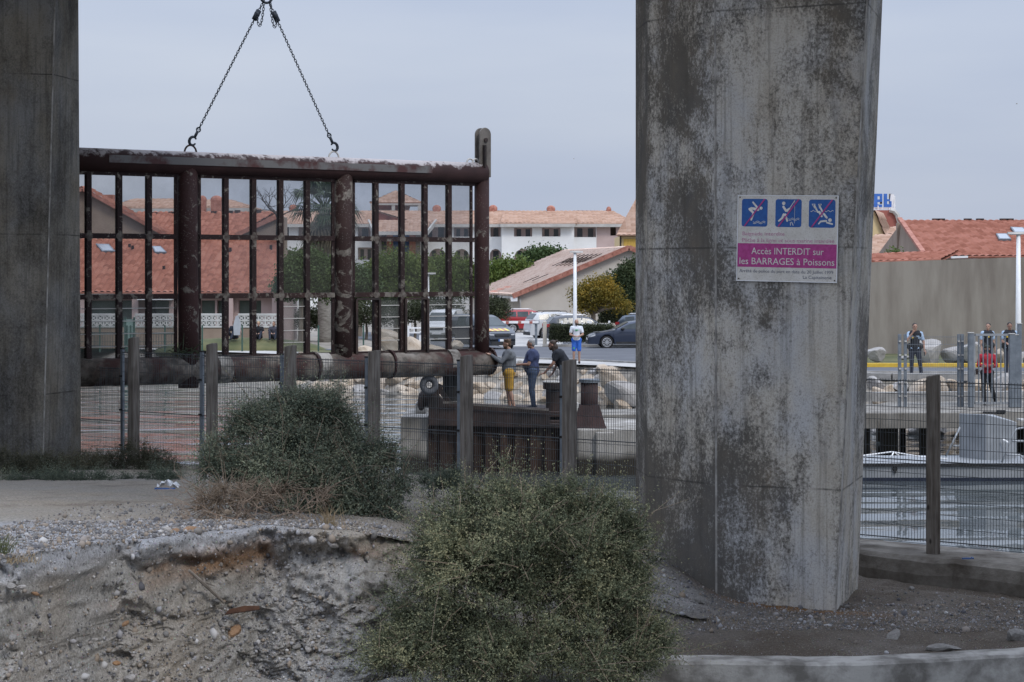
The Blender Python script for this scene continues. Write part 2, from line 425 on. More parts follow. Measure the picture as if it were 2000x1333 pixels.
def tile_mat(name, cols, px, py):
    m = N(name)
    sp = m.n('ShaderNodeSeparateXYZ'); m.l(m.tc(), sp.inputs[0])
    fx = m.math('FLOOR', m.math('DIVIDE', sp.outputs[0], px)); fy = m.math('FLOOR', m.math('DIVIDE', sp.outputs[1], py))
    cb = m.n('ShaderNodeCombineXYZ'); m.l(fx, cb.inputs[0]); m.l(fy, cb.inputs[1])
    wn_ = m.n('ShaderNodeTexWhiteNoise'); m.l(cb.outputs[0], wn_.inputs[0])
    v = m.math('ADD', m.math('MULTIPLY', wn_.outputs[0], .55), m.math('MULTIPLY', m.noise(.22, 5, .6), .6))
    c = m.ramp(v, [(.3, cols[0]), (.6, cols[1]), (.95, cols[2])])
    m.base(c); m.set(.85, 0, .3); return m.m
TP = (.34, .42)
M['tile_red'] = tile_mat('terracotta_tiles', ((.29, .115, .075), (.39, .16, .108), (.46, .215, .15)), *TP)
M['tile_tan'] = tile_mat('tan_tiles', ((.38, .24, .175), (.47, .315, .24), (.54, .39, .31)), .5, .5)
M['tile_pale'] = tile_mat('pale_tiles', ((.52, .36, .28), (.64, .48, .39), (.68, .54, .45)), .42, .42)
M['tile_red_big'] = tile_mat('terracotta_roof_tiles', ((.25, .095, .065), (.335, .14, .10), (.41, .185, .14)), *TP)
M['verge'] = mat('verge_tiles', (.26, .095, .065), (.42, .20, .15), 3, .85)

def screen_mat(name, dens, col):
    m = N(name); m.base(m.ramp(m.noise(2.0, 4), [(.3, tuple(x * .7 for x in col)), (.7, col)])); m.set(.9, 0, .1)
    tr = m.n('ShaderNodeBsdfTransparent'); mx = m.n('ShaderNodeMixShader')
    d = m.ramp(m.noise(.9, 4, .6), [(.3, float(dens * .75)), (.7, float(dens * 1.2))])
    m.l(d, mx.inputs[0]); m.l(tr.outputs[0], mx.inputs[1]); m.l(m.bsdf.outputs[0], mx.inputs[2]); m.l(mx.outputs[0], m.out.inputs['Surface'])
    return m.m
M['screen'] = screen_mat('fine_wire_screen', .25, (.12, .14, .17))
M['screen_dirty'] = screen_mat('fouled_wire_screen', .24, (.10, .105, .09))
M['screen_mesh'] = screen_mat('welded_screen', .30, (.15, .16, .155))

def water_mat():
    m = N('canal_water')
    m.base((.075, .086, .086)); m.set(.04, 0, .5); m.bsdf.inputs['IOR'].default_value = 1.5
    big = m.noise(.40, 1, .4, (.42, 1.5, 1), dist=.5); mid = m.noise(1.5, 3, .5, (.55, 1.5, 1)); sm = m.noise(7, 3, .5, (.8, 1.3, 1))
    h = m.math('ADD', m.math('MULTIPLY', big, 1.35), m.math('ADD', m.math('MULTIPLY', mid, .11), m.math('MULTIPLY', sm, .012)))
    m.bump(h, 1.0, .075); return m.m
M['water'] = water_mat()
def attr_ground(name, bumps=.7):
    m = N(name); a = m.n('ShaderNodeAttribute', attribute_name='soil')
    n1 = m.ramp(m.noise(28, 7, .75), [(.30, (.50, .49, .48)), (.5, (1.0, 1.0, 1.0)), (.70, (1.5, 1.5, 1.5))])
    c = m.mix(1.0, a.outputs['Color'], n1, 'MULTIPLY')
    vo = m.n('ShaderNodeTexVoronoi'); vo.inputs['Scale'].default_value = 24; m.l(m.tc(), vo.inputs['Vector'])
    peb = m.math('MULTIPLY', m.ramp(vo.outputs['Distance'], [(.12, 1.0), (.20, 0.0)]), m.ramp(m.noise(2.5, 3), [(.42, 0.0), (.6, .75)]))
    c = m.mix(peb, c, m.mix(.6, vo.outputs['Color'], (.34, .33, .32)))
    v2 = m.n('ShaderNodeTexVoronoi'); v2.inputs['Scale'].default_value = 55; m.l(m.tc(), v2.inputs['Vector'])
    sc2 = m.n('ShaderNodeSeparateColor'); m.l(v2.outputs['Color'], sc2.inputs[0])
    g2 = m.ramp(sc2.outputs[0], [(0.0, (.10, .10, .11)), (.45, (.24, .225, .20)), (.8, (.34, .325, .30)), (1.0, (.60, .59, .57))])
    c = m.mix(m.math('MULTIPLY', m.ramp(v2.outputs['Distance'], [(.22, 1.0), (.34, 0.0)]), m.ramp(sc2.outputs[1], [(.62, 0.0), (.66, .8)])), c, g2)
    m.base(c); m.set(.95, 0, .15)
    m.bump(m.math('ADD', m.math('MULTIPLY', m.noise(9, 8, .78), 1.0), m.math('MULTIPLY', m.noise(42, 4, .6), .35)), .8, .05)
    return m.m
M['soil'] = attr_ground('bank_soil')
def stone_mat(name, a, b, s=3.0):
    m = N(name); oi = m.n('ShaderNodeObjectInfo')
    c = m.ramp(m.noise(s, 6, .65), [(.3, a), (.5, tuple((x + y) / 2 for x, y in zip(a, b))), (.7, b)])
    c = m.mix(m.math('MULTIPLY', oi.outputs['Random'], .55), c, m.mix(.5, c, (.36, .33, .30)))
    m.base(c); m.set(.9, 0, .25); m.bump(m.noise(s * 5, 6, .65), .6, .04); return m.m
M['bankdirt'] = mat('bank_gravel', (.16, .145, .12), (.32, .29, .25), 1.2, .95, .6, 12)
M['rock'] = stone_mat('limestone', (.27, .19, .115), (.52, .46, .38), 1.4)
M['rockgrey'] = stone_mat('grey_boulder', (.20, .19, .18), (.44, .425, .41), 1.3)
M['stone'] = stone_mat('field_stone', (.14, .13, .12), (.34, .33, .31), 8)
# ------------------------------------------------------------------ near ground (camera side of the canal)
FS = -0.783                                   # fence line: y = 37.9 + FS*x
def yfence(x): return 37.9 + FS * x
def fd(px):                                   # depth of the fence line at an image column
    k = (px - 1000.0) / F; return 37.9 / (1 - FS * k)
def edge(x):
    return np.interp(x, [-9, -4.9, -4.35, -3.7, -3.0, -2.2, -1.7, -1.0, 0, 1.6, 3], [19.9, 20.3, 22.1, 23.3, 24.5, 24.2, 24.0, 24.6, 25.8, 26.6, 27]) + .26 * fbm(np.asarray(x) * 1.3, 3.3, 0, 2)
def near_z(x, y):
    """surface height of the near bank (numpy)"""
    x = np.asarray(x, float); y = np.asarray(y, float)
    zl = .86 + np.clip(43 - y, 0, 23) * .058
    t = sstep(-2.3, 3.0, x)
    top = zl * (1 - t) + .42 * t
    # low dirt heap against the pillar
    top = top + .42 * np.exp(-(((x - 2.0) / .75) ** 2 + ((y - 28.6) / 1.3) ** 2))
    e = edge(x)
    _ = np.interp(0, [-9, -4.9, -4.35, -3.7, -3.0, -2.2, -1.7, -1.0, 0, 1.6, 3], [19.9, 20.2, 21.9, 22.9, 24.0, 23.6, 23.4, 24.2, 25.6, 26.6, 27])
    c = np.clip((y - (e - .95)) / 1.0, 0, 1); c = np.where(c < .75, c * .72, .54 + (c - .75) * 1.84); c = c * .9 + .1 * sstep(0, 1, c)
    c = np.where(x > 2.6, 1.0, c)
    foot = .42 - .1 * sstep(1, -3, x)
    z = foot + (top - foot) * c
    qq = (y - yfence(x)) * .787; z = z - .30 * sstep(4.6, 5.6, x) * sstep(-3.4, -1.2, qq) + .10 * sstep(4.4, 5.0, x) * np.exp(-((qq + 1.25) / .3) ** 2) * (.6 + .8 * fbm(x * 1.6, 1.0, 4.0, 3))
    z = np.where(y < 15.5, z * 0 + np.clip(3.0 - (y - 4) * .235, .42, 3.0), z)
    z = z - 1.1 * sstep(.7, 1.3, x) * sstep(23.62 + np.maximum(0, x - 4.2) * .22, 23.5 + np.maximum(0, x - 4.2) * .22, y) * (y > 15.5)
    q = (y - yfence(x)) * .787
    z = z - 3.2 * sstep(.5, .62, q)
    return z, c, q
def soil_colour(x, y, z, c):
    n = fbm(x * .9, y * .9, z, 4)[..., None]; n2 = fbm(x * 3.1, y * 3.1, z * 3.1 + 9, 4)[..., None]
    sand = np.array([.27, .25, .22]); gravel = np.array([.30, .305, .32]); clay = np.array([.285, .245, .195])
    orange = np.array([.235, .140, .080]); grey = np.array([.29, .28, .262]); dirt = np.array([.098, .079, .061])
    def lerp(a, b, t): return a * (1 - t) + b * t
    top = lerp(sand, clay, np.clip(.45 + n * .9, 0, 1)); top = lerp(top, np.array([.13, .11, .09]), np.clip(n2 * 1.1 + n * .5 - .12, 0, .6))
    gv = (sstep(26.3, 24.9, y) * sstep(-2.3, -3.0, x))[..., None]
    top = lerp(top, gravel, np.clip(gv + n2 * .25 * gv, 0, 1))
    face = lerp(grey, clay, np.clip(.25 + n * 1.1, 0, 1))
    zz = (np.exp(-((z - 1.72 - .2 * fbm(x * 1.3, 0.7, 2, 3)) / .22) ** 2) * sstep(-5.2, -4.2, x) * sstep(-.8, -2.0, x))[..., None]
    n3 = fbm(x * 2.3 + 4, z * 4.5, 7.0, 4)[..., None]; face = lerp(face, orange, np.clip(zz * (.60 + n3 * 2.4), 0, .9))
    fm = (1 - sstep(.80, .97, c))[..., None]
    col = lerp(top, face, fm)
    r = sstep(.6, 2.4, x)[..., None]
    rc = lerp(dirt, np.array([.19, .17, .15]), np.clip(.15 + n * .8 + n2 * .5, 0, 1))
    pale = np.exp(-(((x - 2.1) / .9) ** 2 + ((y - 27.6) / 1.0) ** 2))[..., None]
    rc = lerp(rc, np.array([.33, .32, .31]), np.clip(pale * .9 + n2 * .6 * pale, 0, .8))
    # rust coloured moss round the foot of the pillar
    px_, py_ = 3.9, 27.75
    moss = (np.exp(-(((x - px_) / .95) ** 2 + ((y - py_ + (x - px_) * .44) / .22) ** 2)))[..., None]
    rc = lerp(rc, np.array([.20, .10, .035]), np.clip(moss * (1.1 + n2 * 1.4), 0, .85))
    return lerp(col, rc, r)
def near_ground():
    xs = np.concatenate([np.linspace(-90, -8.5, 50, endpoint=False), np.linspace(-8.5, -6.2, 30, endpoint=False), np.arange(-6.2, 0.2, .025), np.arange(.2, 1.0, .036), np.arange(1.0, 9, .06), np.linspace(9, 60, 60)])
    E = edge(xs)
    parts = [np.linspace(-60, 15, 40, endpoint=False)[None].repeat(len(xs), 0)]
    def seg(a, b, n): return a[:, None] + (b - a)[:, None] * (np.arange(n) / n)[None]
    o_ = np.ones_like(xs); parts += [seg(15 * o_, E - 1.02, 40), seg(E - 1.02, E + .08, 120), seg(E + .08, 28.2 * o_, 100), np.concatenate([np.arange(28.2, 46, .085), np.linspace(46, 116, 90)])[None].repeat(len(xs), 0)]
    Y = np.concatenate(parts, 1); X = np.repeat(xs[:, None], Y.shape[1], 1)
    z, c, q = near_z(X, Y)
    fin = sstep(16, 19, Y) * sstep(-10, -7, X) * sstep(40, 30, Y)
    face = 1 - sstep(.85, 1.0, c)
    rough = .030 * fbm(X * 2.2, Y * 2.2, z * 2, 4) + .020 * fbm(X * 8, Y * 8, z * 8, 2) * (1 - face)
    st_ = fbm(X * 2.6 + 1, z * 3.0, 8.0, 3); st2 = fbm(X * 5.5 + 7, z * 6.5, 2.0, 2)
    crust = sstep(.80, .90, c) * sstep(1.0, .985, c); chunk = .13 * np.floor(st_ * 4.5) / 4.5 + .07 * np.floor(st2 * 3.5) / 3.5 + .035 * np.floor(fbm(X * 11, z * 11, 6.0, 2) * 3) / 3 + crust * (.07 + .12 * fbm(X * 2.8, 4.0, 1.0, 3))
    lumps = (face + crust).clip(0, 1) * (chunk + .11 * fbm(X * 2.0, z * 2.2, 0.5, 4) + .09 * (1 - np.abs(fbm(X * 1.1 + 3, z * 1.2, 1.0, 3)) * 3.2).clip(-.5, 1) + .045 * fbm(X * 6.5, z * 6.5, 3.0, 2) + .022 * vnoise(X * 17, z * 17, 5.0))
    z2 = z + fin * rough + fin * .05 * face * fbm(X * 5, z * 5, 2, 2)
    Y2 = Y - fin * lumps * 1.7
    col = soil_colour(X, Y, z2, c)
    nx, ny = X.shape
    v = np.stack([X, Y2, z2], -1).reshape(-1, 3)
    i = np.arange(nx * ny).reshape(nx, ny)
    f = np.stack([i[:-1, :-1], i[1:, :-1], i[1:, 1:], i[:-1, 1:]], -1).reshape(-1, 4)
    global GV; k_ = (v[:, 1] > 19.0) & (v[:, 1] < 29.5) & (v[:, 0] > -6.1) & (v[:, 0] < 7.5) & (v[:, 2] > .1); GV = (v[k_], c.reshape(-1)[k_])
    o = np_mesh('ground', v, f, M['soil'], smooth=True)
    a = o.data.attributes.new('soil', 'FLOAT_COLOR', 'POINT')
    a.data.foreach_set('color', np.concatenate([col.reshape(-1, 3), np.ones((nx * ny, 1))], 1).astype(np.float32).ravel())
    tag(o, kind='structure')
near_ground()
def nz(x, y): return float(near_z(np.array([x]), np.array([y]))[0][0])

# loose gravel: uncountable little stones over bank, cliff and yard
def gravel():
    ico_v = []; bm = bmesh.new(); bmesh.ops.create_icosphere(bm, subdivisions=1, radius=1.0)
    iv = np.array([v.co[:] for v in bm.verts]); jf = np.array([[v.index for v in f.verts] for f in bm.faces]); bm.free()
    n = 42000
    x = np.concatenate([rng.uniform(-6, -1.0, 6500), rng.uniform(-6, -2.2, 5500), rng.uniform(1.2, 7.5, 3000)])
    y = np.concatenate([rng.uniform(19.6, 27, 6500), rng.uniform(20.4, 25.5, 5500), rng.uniform(23.8, 29.5, 3000)])
    gv, gc = GV; w_ = np.where(gc < .97, .55, 1.0) * np.where(gv[:, 0] < -2.0, 1.0, .35) * np.where((gv[:, 1] > 25.6) & (gv[:, 0] < 0), .16, 1.0)
    ii = rng.choice(len(gv), n, p=w_ / w_.sum()); x, y, z = gv[ii].T; face = (gc[ii] < .97) * 1.0
    x = x + rng.normal(0, .02, n); z = z + rng.normal(0, .004, n)
    s = np.exp(rng.normal(-5.05, .5, n)) * np.where(x > 1.2, .8, 1.0); s = np.clip(s * np.exp(.45 * rng.normal(size=n)), .005, .075)
    sc = s[:, None] * rng.uniform(.6, 1.3, (n, 3)); th = rng.uniform(0, 6.28, n)
    vv = iv[None] * sc[:, None, :] * rng.uniform(.8, 1.2, (n, len(iv), 1))
    cx = vv[..., 0] * np.cos(th)[:, None] - vv[..., 1] * np.sin(th)[:, None]; cy = vv[..., 0] * np.sin(th)[:, None] + vv[..., 1] * np.cos(th)[:, None]
    v = np.stack([cx + x[:, None], cy + y[:, None], vv[..., 2] + (z + .01)[:, None]], -1).reshape(-1, 3)
    f = (jf[None] + (np.arange(n) * len(iv))[:, None, None]).reshape(-1, 3)
    t = np.repeat(rng.uniform(0, 1, n), len(jf))
    m = N('gravel_stones'); a = m.n('ShaderNodeAttribute', attribute_name='tint')
    m.base(m.ramp(a.outputs['Fac'], [(0, (.09, .09, .10)), (.35, (.175, .17, .165)), (.62, (.25, .20, .15)), (.85, (.28, .28, .295)), (1, (.44, .43, .42))])); m.set(.9, 0, .25)
    o = np_mesh('gravel', v, f, m.m, tint=t); tag(o, 'loose grey and white gravel strewn over the eroded bank and dirt yard', 'gravel', kind='stuff')
gravel()

# ------------------------------------------------------------------ stones (one mesh per variant)
def stone_mesh(name, m, seed, sub=3, flat=.75, amp=.28, facet=True):
    bm = bmesh.new(); bmesh.ops.create_icosphere(bm, subdivisions=sub, radius=.5)
    v = np.array([x.co[:] for x in bm.verts]); r = np.random.default_rng(seed)
    # chop by random planes so the stone has broken faces
    for k in range(11):
        n = r.normal(size=3); n /= np.linalg.norm(n); d = r.uniform(.27, .42)
        s = v @ n; v = v - np.maximum(0, s - d)[:, None] * n * .93
    v = v * (1 + amp * .35 * fbm(v[:, 0] * 4 + seed, v[:, 1] * 4, v[:, 2] * 4, 3))[:, None]
    v = v * np.array([1.15, .95, flat])
    for x, c in zip(bm.verts, v): x.co = c
    me = bpy.data.meshes.new(name); bm.to_mesh(me); bm.free(); me.materials.append(m)
    return me
ROCKS = [stone_mesh('riprap_boulder', M['rock'], 10 + i) for i in range(7)]
ROCKG = [stone_mesh('riprap_boulder', M['rockgrey'], 40 + i) for i in range(3)]
FST = [stone_mesh('stone', M['stone'], 70 + i, 2) for i in range(3)]
def put(me, name, loc, size, label, cat, group=None, rot=None):
    o = bpy.data.objects.new(name, me); C.objects.link(o); o.location = loc
    o.scale = (size, size, size) if isinstance(size, (int, float)) else size
    o.rotation_euler = rot or (random.uniform(-.4, .4), random.uniform(-.4, .4), random.uniform(0, 6.28))
    return tag(o, label, cat, group)

# ------------------------------------------------------------------ bridge: two pillars and the deck they carry
def pillar(name, base, dxy, z0, ztop, m, label, edges, zref):
    """base: polygon (x,y) at z0; dxy: outward shift per metre of height for each corner"""
    t = thing(name, label, 'bridge pillar', (base[0][0], base[0][1], z0))
    zs = np.linspace(z0 - .6, ztop, 24); rs = []
    for z in zs: rs.append([Vector((b[0] + d[0] * (z - zref), b[1] + d[1] * (z - zref), z)) for b, d in zip(base, dxy)])
    mb = MB(); mb.rings(rs); sh = mb.build('shaft', m, t, world=True); bevel(sh, .035, 2)
    for k in edges:                                   # pale strips along the arrises, 3 mm proud
        mb = MB(); b = Vector(base[k]); a = Vector(base[k - 1]); n = Vector(base[(k + 1) % len(base)]); d = Vector(dxy[k])
        e1 = (a - b).normalized(); e2 = (n - b).normalized(); o = -(e1 + e2).normalized()
        q = [b + e1 * .020 + o * .003, b + o * .006, b + e2 * .016 + o * .003, b - o * .02]
        mb.rings([[Vector((p.x + d.x * (z - zref), p.y + d.y * (z - zref), z)) for p in q] for z in np.linspace(z0 - .2, ztop, 30)])
        mb.build('edge_strip', M['arris'], t, world=True)
    return t
ux, uy = 1.55 / 1.7, -.69 / 1.7
k = .43 / 8.2
right_base = [(1.85, 30.64), (1.96, 29.55), (2.83, 28.35), (4.38, 27.66), (5.0, 29.6), (4.3, 31.8), (2.6, 32.0)]
right_d = [(0, 0), (0, 0), (-.002, .001), (k * ux, k * uy), (.04, -.01), (.04, 0), (0, 0)]
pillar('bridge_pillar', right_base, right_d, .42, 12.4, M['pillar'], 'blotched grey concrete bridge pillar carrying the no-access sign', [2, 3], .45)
left_base = [(-13.2, 40.6), (-9.62, 42.0), (-9.13, 43.4), (-9.9, 46.2), (-13.4, 45.5)]
left_d = [(-.03, -.01), (.026, .0), (-.006, 0), (-.02, 0), (-.03, 0)]
pillar('bridge_pillar', left_base, left_d, .85, 12.4, M['pillar2'], 'dark weathered concrete bridge pillar at the left beside the hanging barrier', [1], .9)
def deck():
    ub = Vector((-.712, .702, 0)); nb = Vector((.702, .712, 0)); c = Vector((3.4, 29.8, 0)); mb = MB()
    prof = [(-7.8, 14.2), (-7.8, 13.6), (-4.2, 12.4), (2.2, 12.4), (4.0, 13.5), (4.0, 14.2)]
    mb.rings([[c + ub * t + nb * o + Vector((0, 0, z)) for o, z in prof] for t in (-70, -20, 30, 90)])
    o = mb.build('bridge_deck', M['concrete']); tag(o, 'concrete road bridge deck resting on the two pillars overhead', 'bridge')
    for s_ in (-7.6, 3.8):
        mb = MB()
        for t in np.arange(-70, 90, 2.5): p = c + ub * float(t) + nb * s_; mb.bar(p + Vector((0, 0, 14.2)), p + Vector((0, 0, 15.2)), .08, .08)
        for z in (14.7, 15.2): mb.bar(c + ub * -70 + nb * s_ + Vector((0, 0, z)), c + ub * 90 + nb * s_ + Vector((0, 0, z)), .06, .06)
        q = mb.build('bridge_railing', M['galv']); tag(q, 'grey railing along %s edge of the bridge deck' % ('the near' if s_ < 0 else 'the far'), 'railing')
deck()

# ------------------------------------------------------------------ the sign on the right pillar
def sign():
    B = Vector((2.83, 28.35, 0)); D = Vector((4.38, 27.66, 0)); ex = (D - B).normalized()
    nrm = Vector((ex.y, -ex.x, 0)); nrm = -nrm if nrm.y > 0 else nrm
    px0, py0 = 1538.5, 466.5
    # intersect the view ray with the pillar face
    dr = Vector(((px0 - 1000) / F, 1.0, 0)); s_ = (B.dot(nrm)) / dr.dot(nrm); ctr = dr * s_; ctr.z = PZ(py0, s_)
    t = thing('warning_sign', 'white sign with three blue pictograms and a magenta band on the right bridge pillar', 'sign', ctr + nrm * .03)
    roll = R(0.6)
    t.rotation_mode = 'QUATERNION'
    mtx = Matrix((ex, Vector((0, 0, 1)), nrm)).transposed()
    t.rotation_quaternion = (mtx @ Matrix.Rotation(-R(1.15), 3, 'Z')).to_quaternion()
    S = 1.40 / 1240.0; W, H = 1240, 1030
    def L(a, b, z=0): return Vector(((a - W / 2) * S, (H / 2 - b) * S, z))
    m = N('sign_face'); bs = m.ramp(m.noise(5, 5, .6), [(.3, (.50, .47, .42)), (.7, (.64, .62, .58))])
    spk = m.noise(75, 3, .7); dirt = m.ramp(spk, [(.57, 0.0), (.66, .7)])
    bs = m.mix(dirt, bs, (.23, .19, .14)); m.base(bs); m.set(.6); board = m.m
    white = mat('sign_lettering', (.55, .53, .49), (.70, .68, .64), 30, .6)
    blue = mat('sign_blue', (.008, .07, .26), (.012, .095, .33), 20, .5)
    mag = mat('sign_magenta', (.33, .028, .17), (.42, .05, .24), 20, .5)
    magt = mat('sign_faded_magenta', (.36, .10, .22), (.52, .30, .38), 40, .6)
    navy = mat('sign_dark_lettering', (.06, .07, .10), (.12, .13, .17), 30, .6)
    mb = MB(); mb.box((0, 0, 0), (W * S, H * S, .012)); mb.build('board', board, t)
    mb = MB()
    for s2 in (-1, 1): mb.box((s2 * (W * S / 2 + .004), 0, .002), (.010, H * S + .018, .022)); mb.box((0, s2 * (H * S / 2 + .004), .002), (W * S - .002, .010, .022))
    mb.build('frame', M['white_paint'], t)
    for a, b in ((22, 20), (W - 22, 20), (22, H - 20), (W - 22, H - 20)):
        mb = MB(); mb.cyl(L(a, b, .004), L(a, b, .012), .010, n=8); mb.build('screw', M['darksteel'], t)
    Z1, Z2, Z3 = .0072, .0102, .0132
    def rrect(a0, b0, a1, b1, r=30, n=5):
        pts = []
        for cx, cy, a in ((a1 - r, b0 + r, -90), (a1 - r, b1 - r, 0), (a0 + r, b1 - r, 90), (a0 + r, b0 + r, 180)):
            for i in range(n + 1): q = R(a + 90 * i / n); pts.append((cx + r * math.cos(q), cy + r * math.sin(q)))
        return pts
    def flat(mb, pts, z): v = [L(a, b, z) for a, b in pts]; w = [L(a, b, z - .0015) for a, b in pts]; n = len(v); mb.add(v + w, [tuple(range(n))] + [(i, n + i, n + (i + 1) % n, (i + 1) % n) for i in range(n)])
    def limb(mb, p, q, w0, w1, z):
        p, q = Vector(p), Vector(q); d = (q - p).normalized(); n = Vector((-d.y, d.x)); pts = []
        for i in range(7): a = R(90 + 180 * i / 6); e = d * math.cos(a) + n * math.sin(a); pts.append(p + e * w0)
        for i in range(7): a = R(-90 + 180 * i / 6); e = d * math.cos(a) + n * math.sin(a); pts.append(q + e * w1)
        flat(mb, [(x.x, x.y) for x in pts], z)
    def disc(mb, c, r, z, n=20): flat(mb, [(c[0] + r * math.cos(6.2832 * i / n), c[1] + r * math.sin(6.2832 * i / n)) for i in range(n)], z)
    def wave(mb, a0, a1, b, amp, n_, th, z):
        up = []; 
        for i in range(25): a = a0 + (a1 - a0) * i / 24; up.append((a, b + amp * math.sin(i / 24 * n_ * 6.2832)))
        flat(mb, up + [(a, y + th) for a, y in reversed(up)], z)
    for i, (a0, b0) in enumerate(((46, 38), (470, 40), (886, 42))):
        mb = MB(); flat(mb, rrect(a0, b0, a0 + 325, b0 + 337), Z1); pic = mb.build('pictogram', blue, t)
        mb = MB(); z = Z2
        if i == 0:                                      # diver
            disc(mb, (a0 + 243, b0 + 112), 19, z)
            limb(mb, (a0 + 205, b0 + 130), (a0 + 120, b0 + 115), 18, 15, z); limb(mb, (a0 + 190, b0 + 100), (a0 + 140, b0 + 42), 12, 10, z + .0004)
            limb(mb, (a0 + 100, b0 + 125), (a0 + 150, b0 + 172), 16, 13, z + .0008); limb(mb, (a0 + 150, b0 + 172), (a0 + 122, b0 + 255), 14, 10, z + .0012)
            for q in (0, 16): wave(mb, a0 + 145, a0 + 300, b0 + 275 + q, 8, 2, 6, z)
        elif i == 1:                                    # angler
            disc(mb, (a0 + 102, b0 + 50), 21, z)
            limb(mb, (a0 + 100, b0 + 92), (a0 + 132, b0 + 140), 14, 14, z); limb(mb, (a0 + 132, b0 + 142), (a0 + 175, b0 + 112), 12, 10, z + .0004)
            limb(mb, (a0 + 150, b0 + 150), (a0 + 240, b0 + 15), 5, 3, z + .0008)
            limb(mb, (a0 + 105, b0 + 185), (a0 + 85, b0 + 230), 14, 12, z); limb(mb, (a0 + 85, b0 + 230), (a0 + 45, b0 + 262), 12, 10, z + .0004); limb(mb, (a0 + 125, b0 + 185), (a0 + 150, b0 + 262), 13, 11, z + .0008)
            for q in (0, 16): wave(mb, a0 + 165, a0 + 300, b0 + 232 + q, 8, 2, 5, z)
            limb(mb, (a0 + 240, b0 + 20), (a0 + 240, b0 + 290), 1.6, 1.6, z); limb(mb, (a0 + 190, b0 + 280), (a0 + 190, b0 + 315), 4, 4, z); limb(mb, (a0 + 205, b0 + 275), (a0 + 225, b0 + 315), 4, 4, z)
        else:                                           # underwater diver
            for dx, rt in ((70, -14), (130, 6)):
                limb(mb, (a0 + dx, b0 + 75), (a0 + dx + 40, b0 + 150), 9, 11, z); d0 = a0 + dx + rt
                for e in (-18, 18): limb(mb, (a0 + dx, b0 + 105), (d0 + e, b0 + 55), 3, 3, z + .0004)
                limb(mb, (d0 - 18, b0 + 55), (d0 + 18, b0 + 55), 3, 3, z + .0008)
            limb(mb, (a0 + 130, b0 + 150), (a0 + 160, b0 + 200), 15, 12, z + .0012)
            limb(mb, (a0 + 185, b0 + 172), (a0 + 220, b0 + 215), 13, 13, z); disc(mb, (a0 + 262, b0 + 245), 22, z)
            limb(mb, (a0 + 215, b0 + 255), (a0 + 150, b0 + 262), 12, 10, z + .0004); limb(mb, (a0 + 150, b0 + 262), (a0 + 125, b0 + 290), 10, 8, z + .0008); limb(mb, (a0 + 225, b0 + 275), (a0 + 290, b0 + 292), 10, 10, z + .0004)
            wave(mb, a0 + 20, a0 + 90, b0 + 135, 8, 1.5, 6, z); wave(mb, a0 + 200, a0 + 305, b0 + 135, 8, 2, 6, z)
        mb.build('figure', white, pic)
        mb = MB(); flat(mb, [(a0 + 30, b0 + 330), (a0 + 45, b0 + 336), (a0 + 298, b0 + 2), (a0 + 280, b0 - 2)], Z3 + .001); mb.build('slash', mag, pic)
    mb = MB(); flat(mb, [(2, 578), (W - 2, 578), (W - 2, 866), (2, 866)], Z1); band = mb.build('band', mag, t)
    def text(s, a0, a1, b, cap, m_, par, z):
        cu = bpy.data.curves.new('lettering', 'FONT'); cu.body = s; cu.size = 1.0; cu.extrude = .002; cu.resolution_u = 3
        tmp = bpy.data.objects.new('tmp', cu); C.objects.link(tmp); bpy.context.view_layer.update()
        me = bpy.data.meshes.new_from_object(tmp.evaluated_get(bpy.context.evaluated_depsgraph_get())); bpy.data.objects.remove(tmp)
        co = np.zeros(len(me.vertices) * 3, np.float32); me.vertices.foreach_get('co', co); co = co.reshape(-1, 3)
        x0, x1 = co[:, 0].min(), co[:, 0].max(); sx = (a1 - a0) / (x1 - x0) * S; sy = cap / .73 * S; o = L(a0, b, z)
        co[:, 0] = (co[:, 0] - x0) * sx + o.x; co[:, 1] = co[:, 1] * sy + o.y; co[:, 2] = co[:, 2] * .5 + o.z
        me.vertices.foreach_set('co', co.ravel()); me.materials.clear(); me.materials.append(m_); me.update()
        link_mesh('lettering', me, par)
    text('Baignade interdite', 60, 590, 482, 48, magt, t, Z1)
    text('Pêche à la ligne et sous marine interdite', 58, 1205, 562, 50, magt, t, Z1)
    text('Accès INTERDIT sur', 178, 1078, 708, 84, white, band, Z2)
    text('les BARRAGES à Poissons', 30, 1212, 832, 84, white, band, Z2)
    text('Arrêté de police du port en date du 20 Juillet 1999', 28, 1200, 932, 40, navy, t, Z1)
    text('La Capitainerie', 828, 1180, 995, 40, navy, t, Z1)
sign()

# ------------------------------------------------------------------ kerb wall, posts and mesh fence on the quay edge
M['ledge'] = mat('dirty_ledge', (.085, .07, .055), (.24, .22, .19), 2.2, .95, .7, 14)
def kerb_wall():
    u = Vector((1, FS, 0)).normalized(); n = Vector((-u.y, u.x, 0)); n = n if n.y > 0 else -n
    mb = MB(); o = Vector((0, 37.9, 0)); rs = []
    for x in np.concatenate([np.arange(-34, 3, 1.2), np.arange(3, 12, .12), np.arange(12, 40, 2.0)]):
        p = o + u * (float(x) / u.x); z1 = .56 if x > 2 else .56 + .25 * min(1, (2 - x) / 8)
        w = .07 * float(fbm(x * 1.9, 1, 0, 4)); 
        rs.append([p + n * a + Vector((0, 0, b)) for a, b in ((-.95 + w * 2, -.3), (-.92 + w * 2.2, z1 - .25 + w), (-.84 + w * 2, z1 - .07 + w * .8), (-.70 + w, z1 - .01 + w * .3), (.48, z1), (.5, -2.5))])
    mb.rings(rs); q = mb.build('kerb_wall', M['ledge']); tag(q, 'low dirty concrete quay edge under the wire mesh fence', 'wall')
kerb_wall()
def fence_pt(px, z, off=0.0):
    d = fd(px); return Vector((PX(px, d), d, z)) + Vector((-.617, -.787, 0)) * off
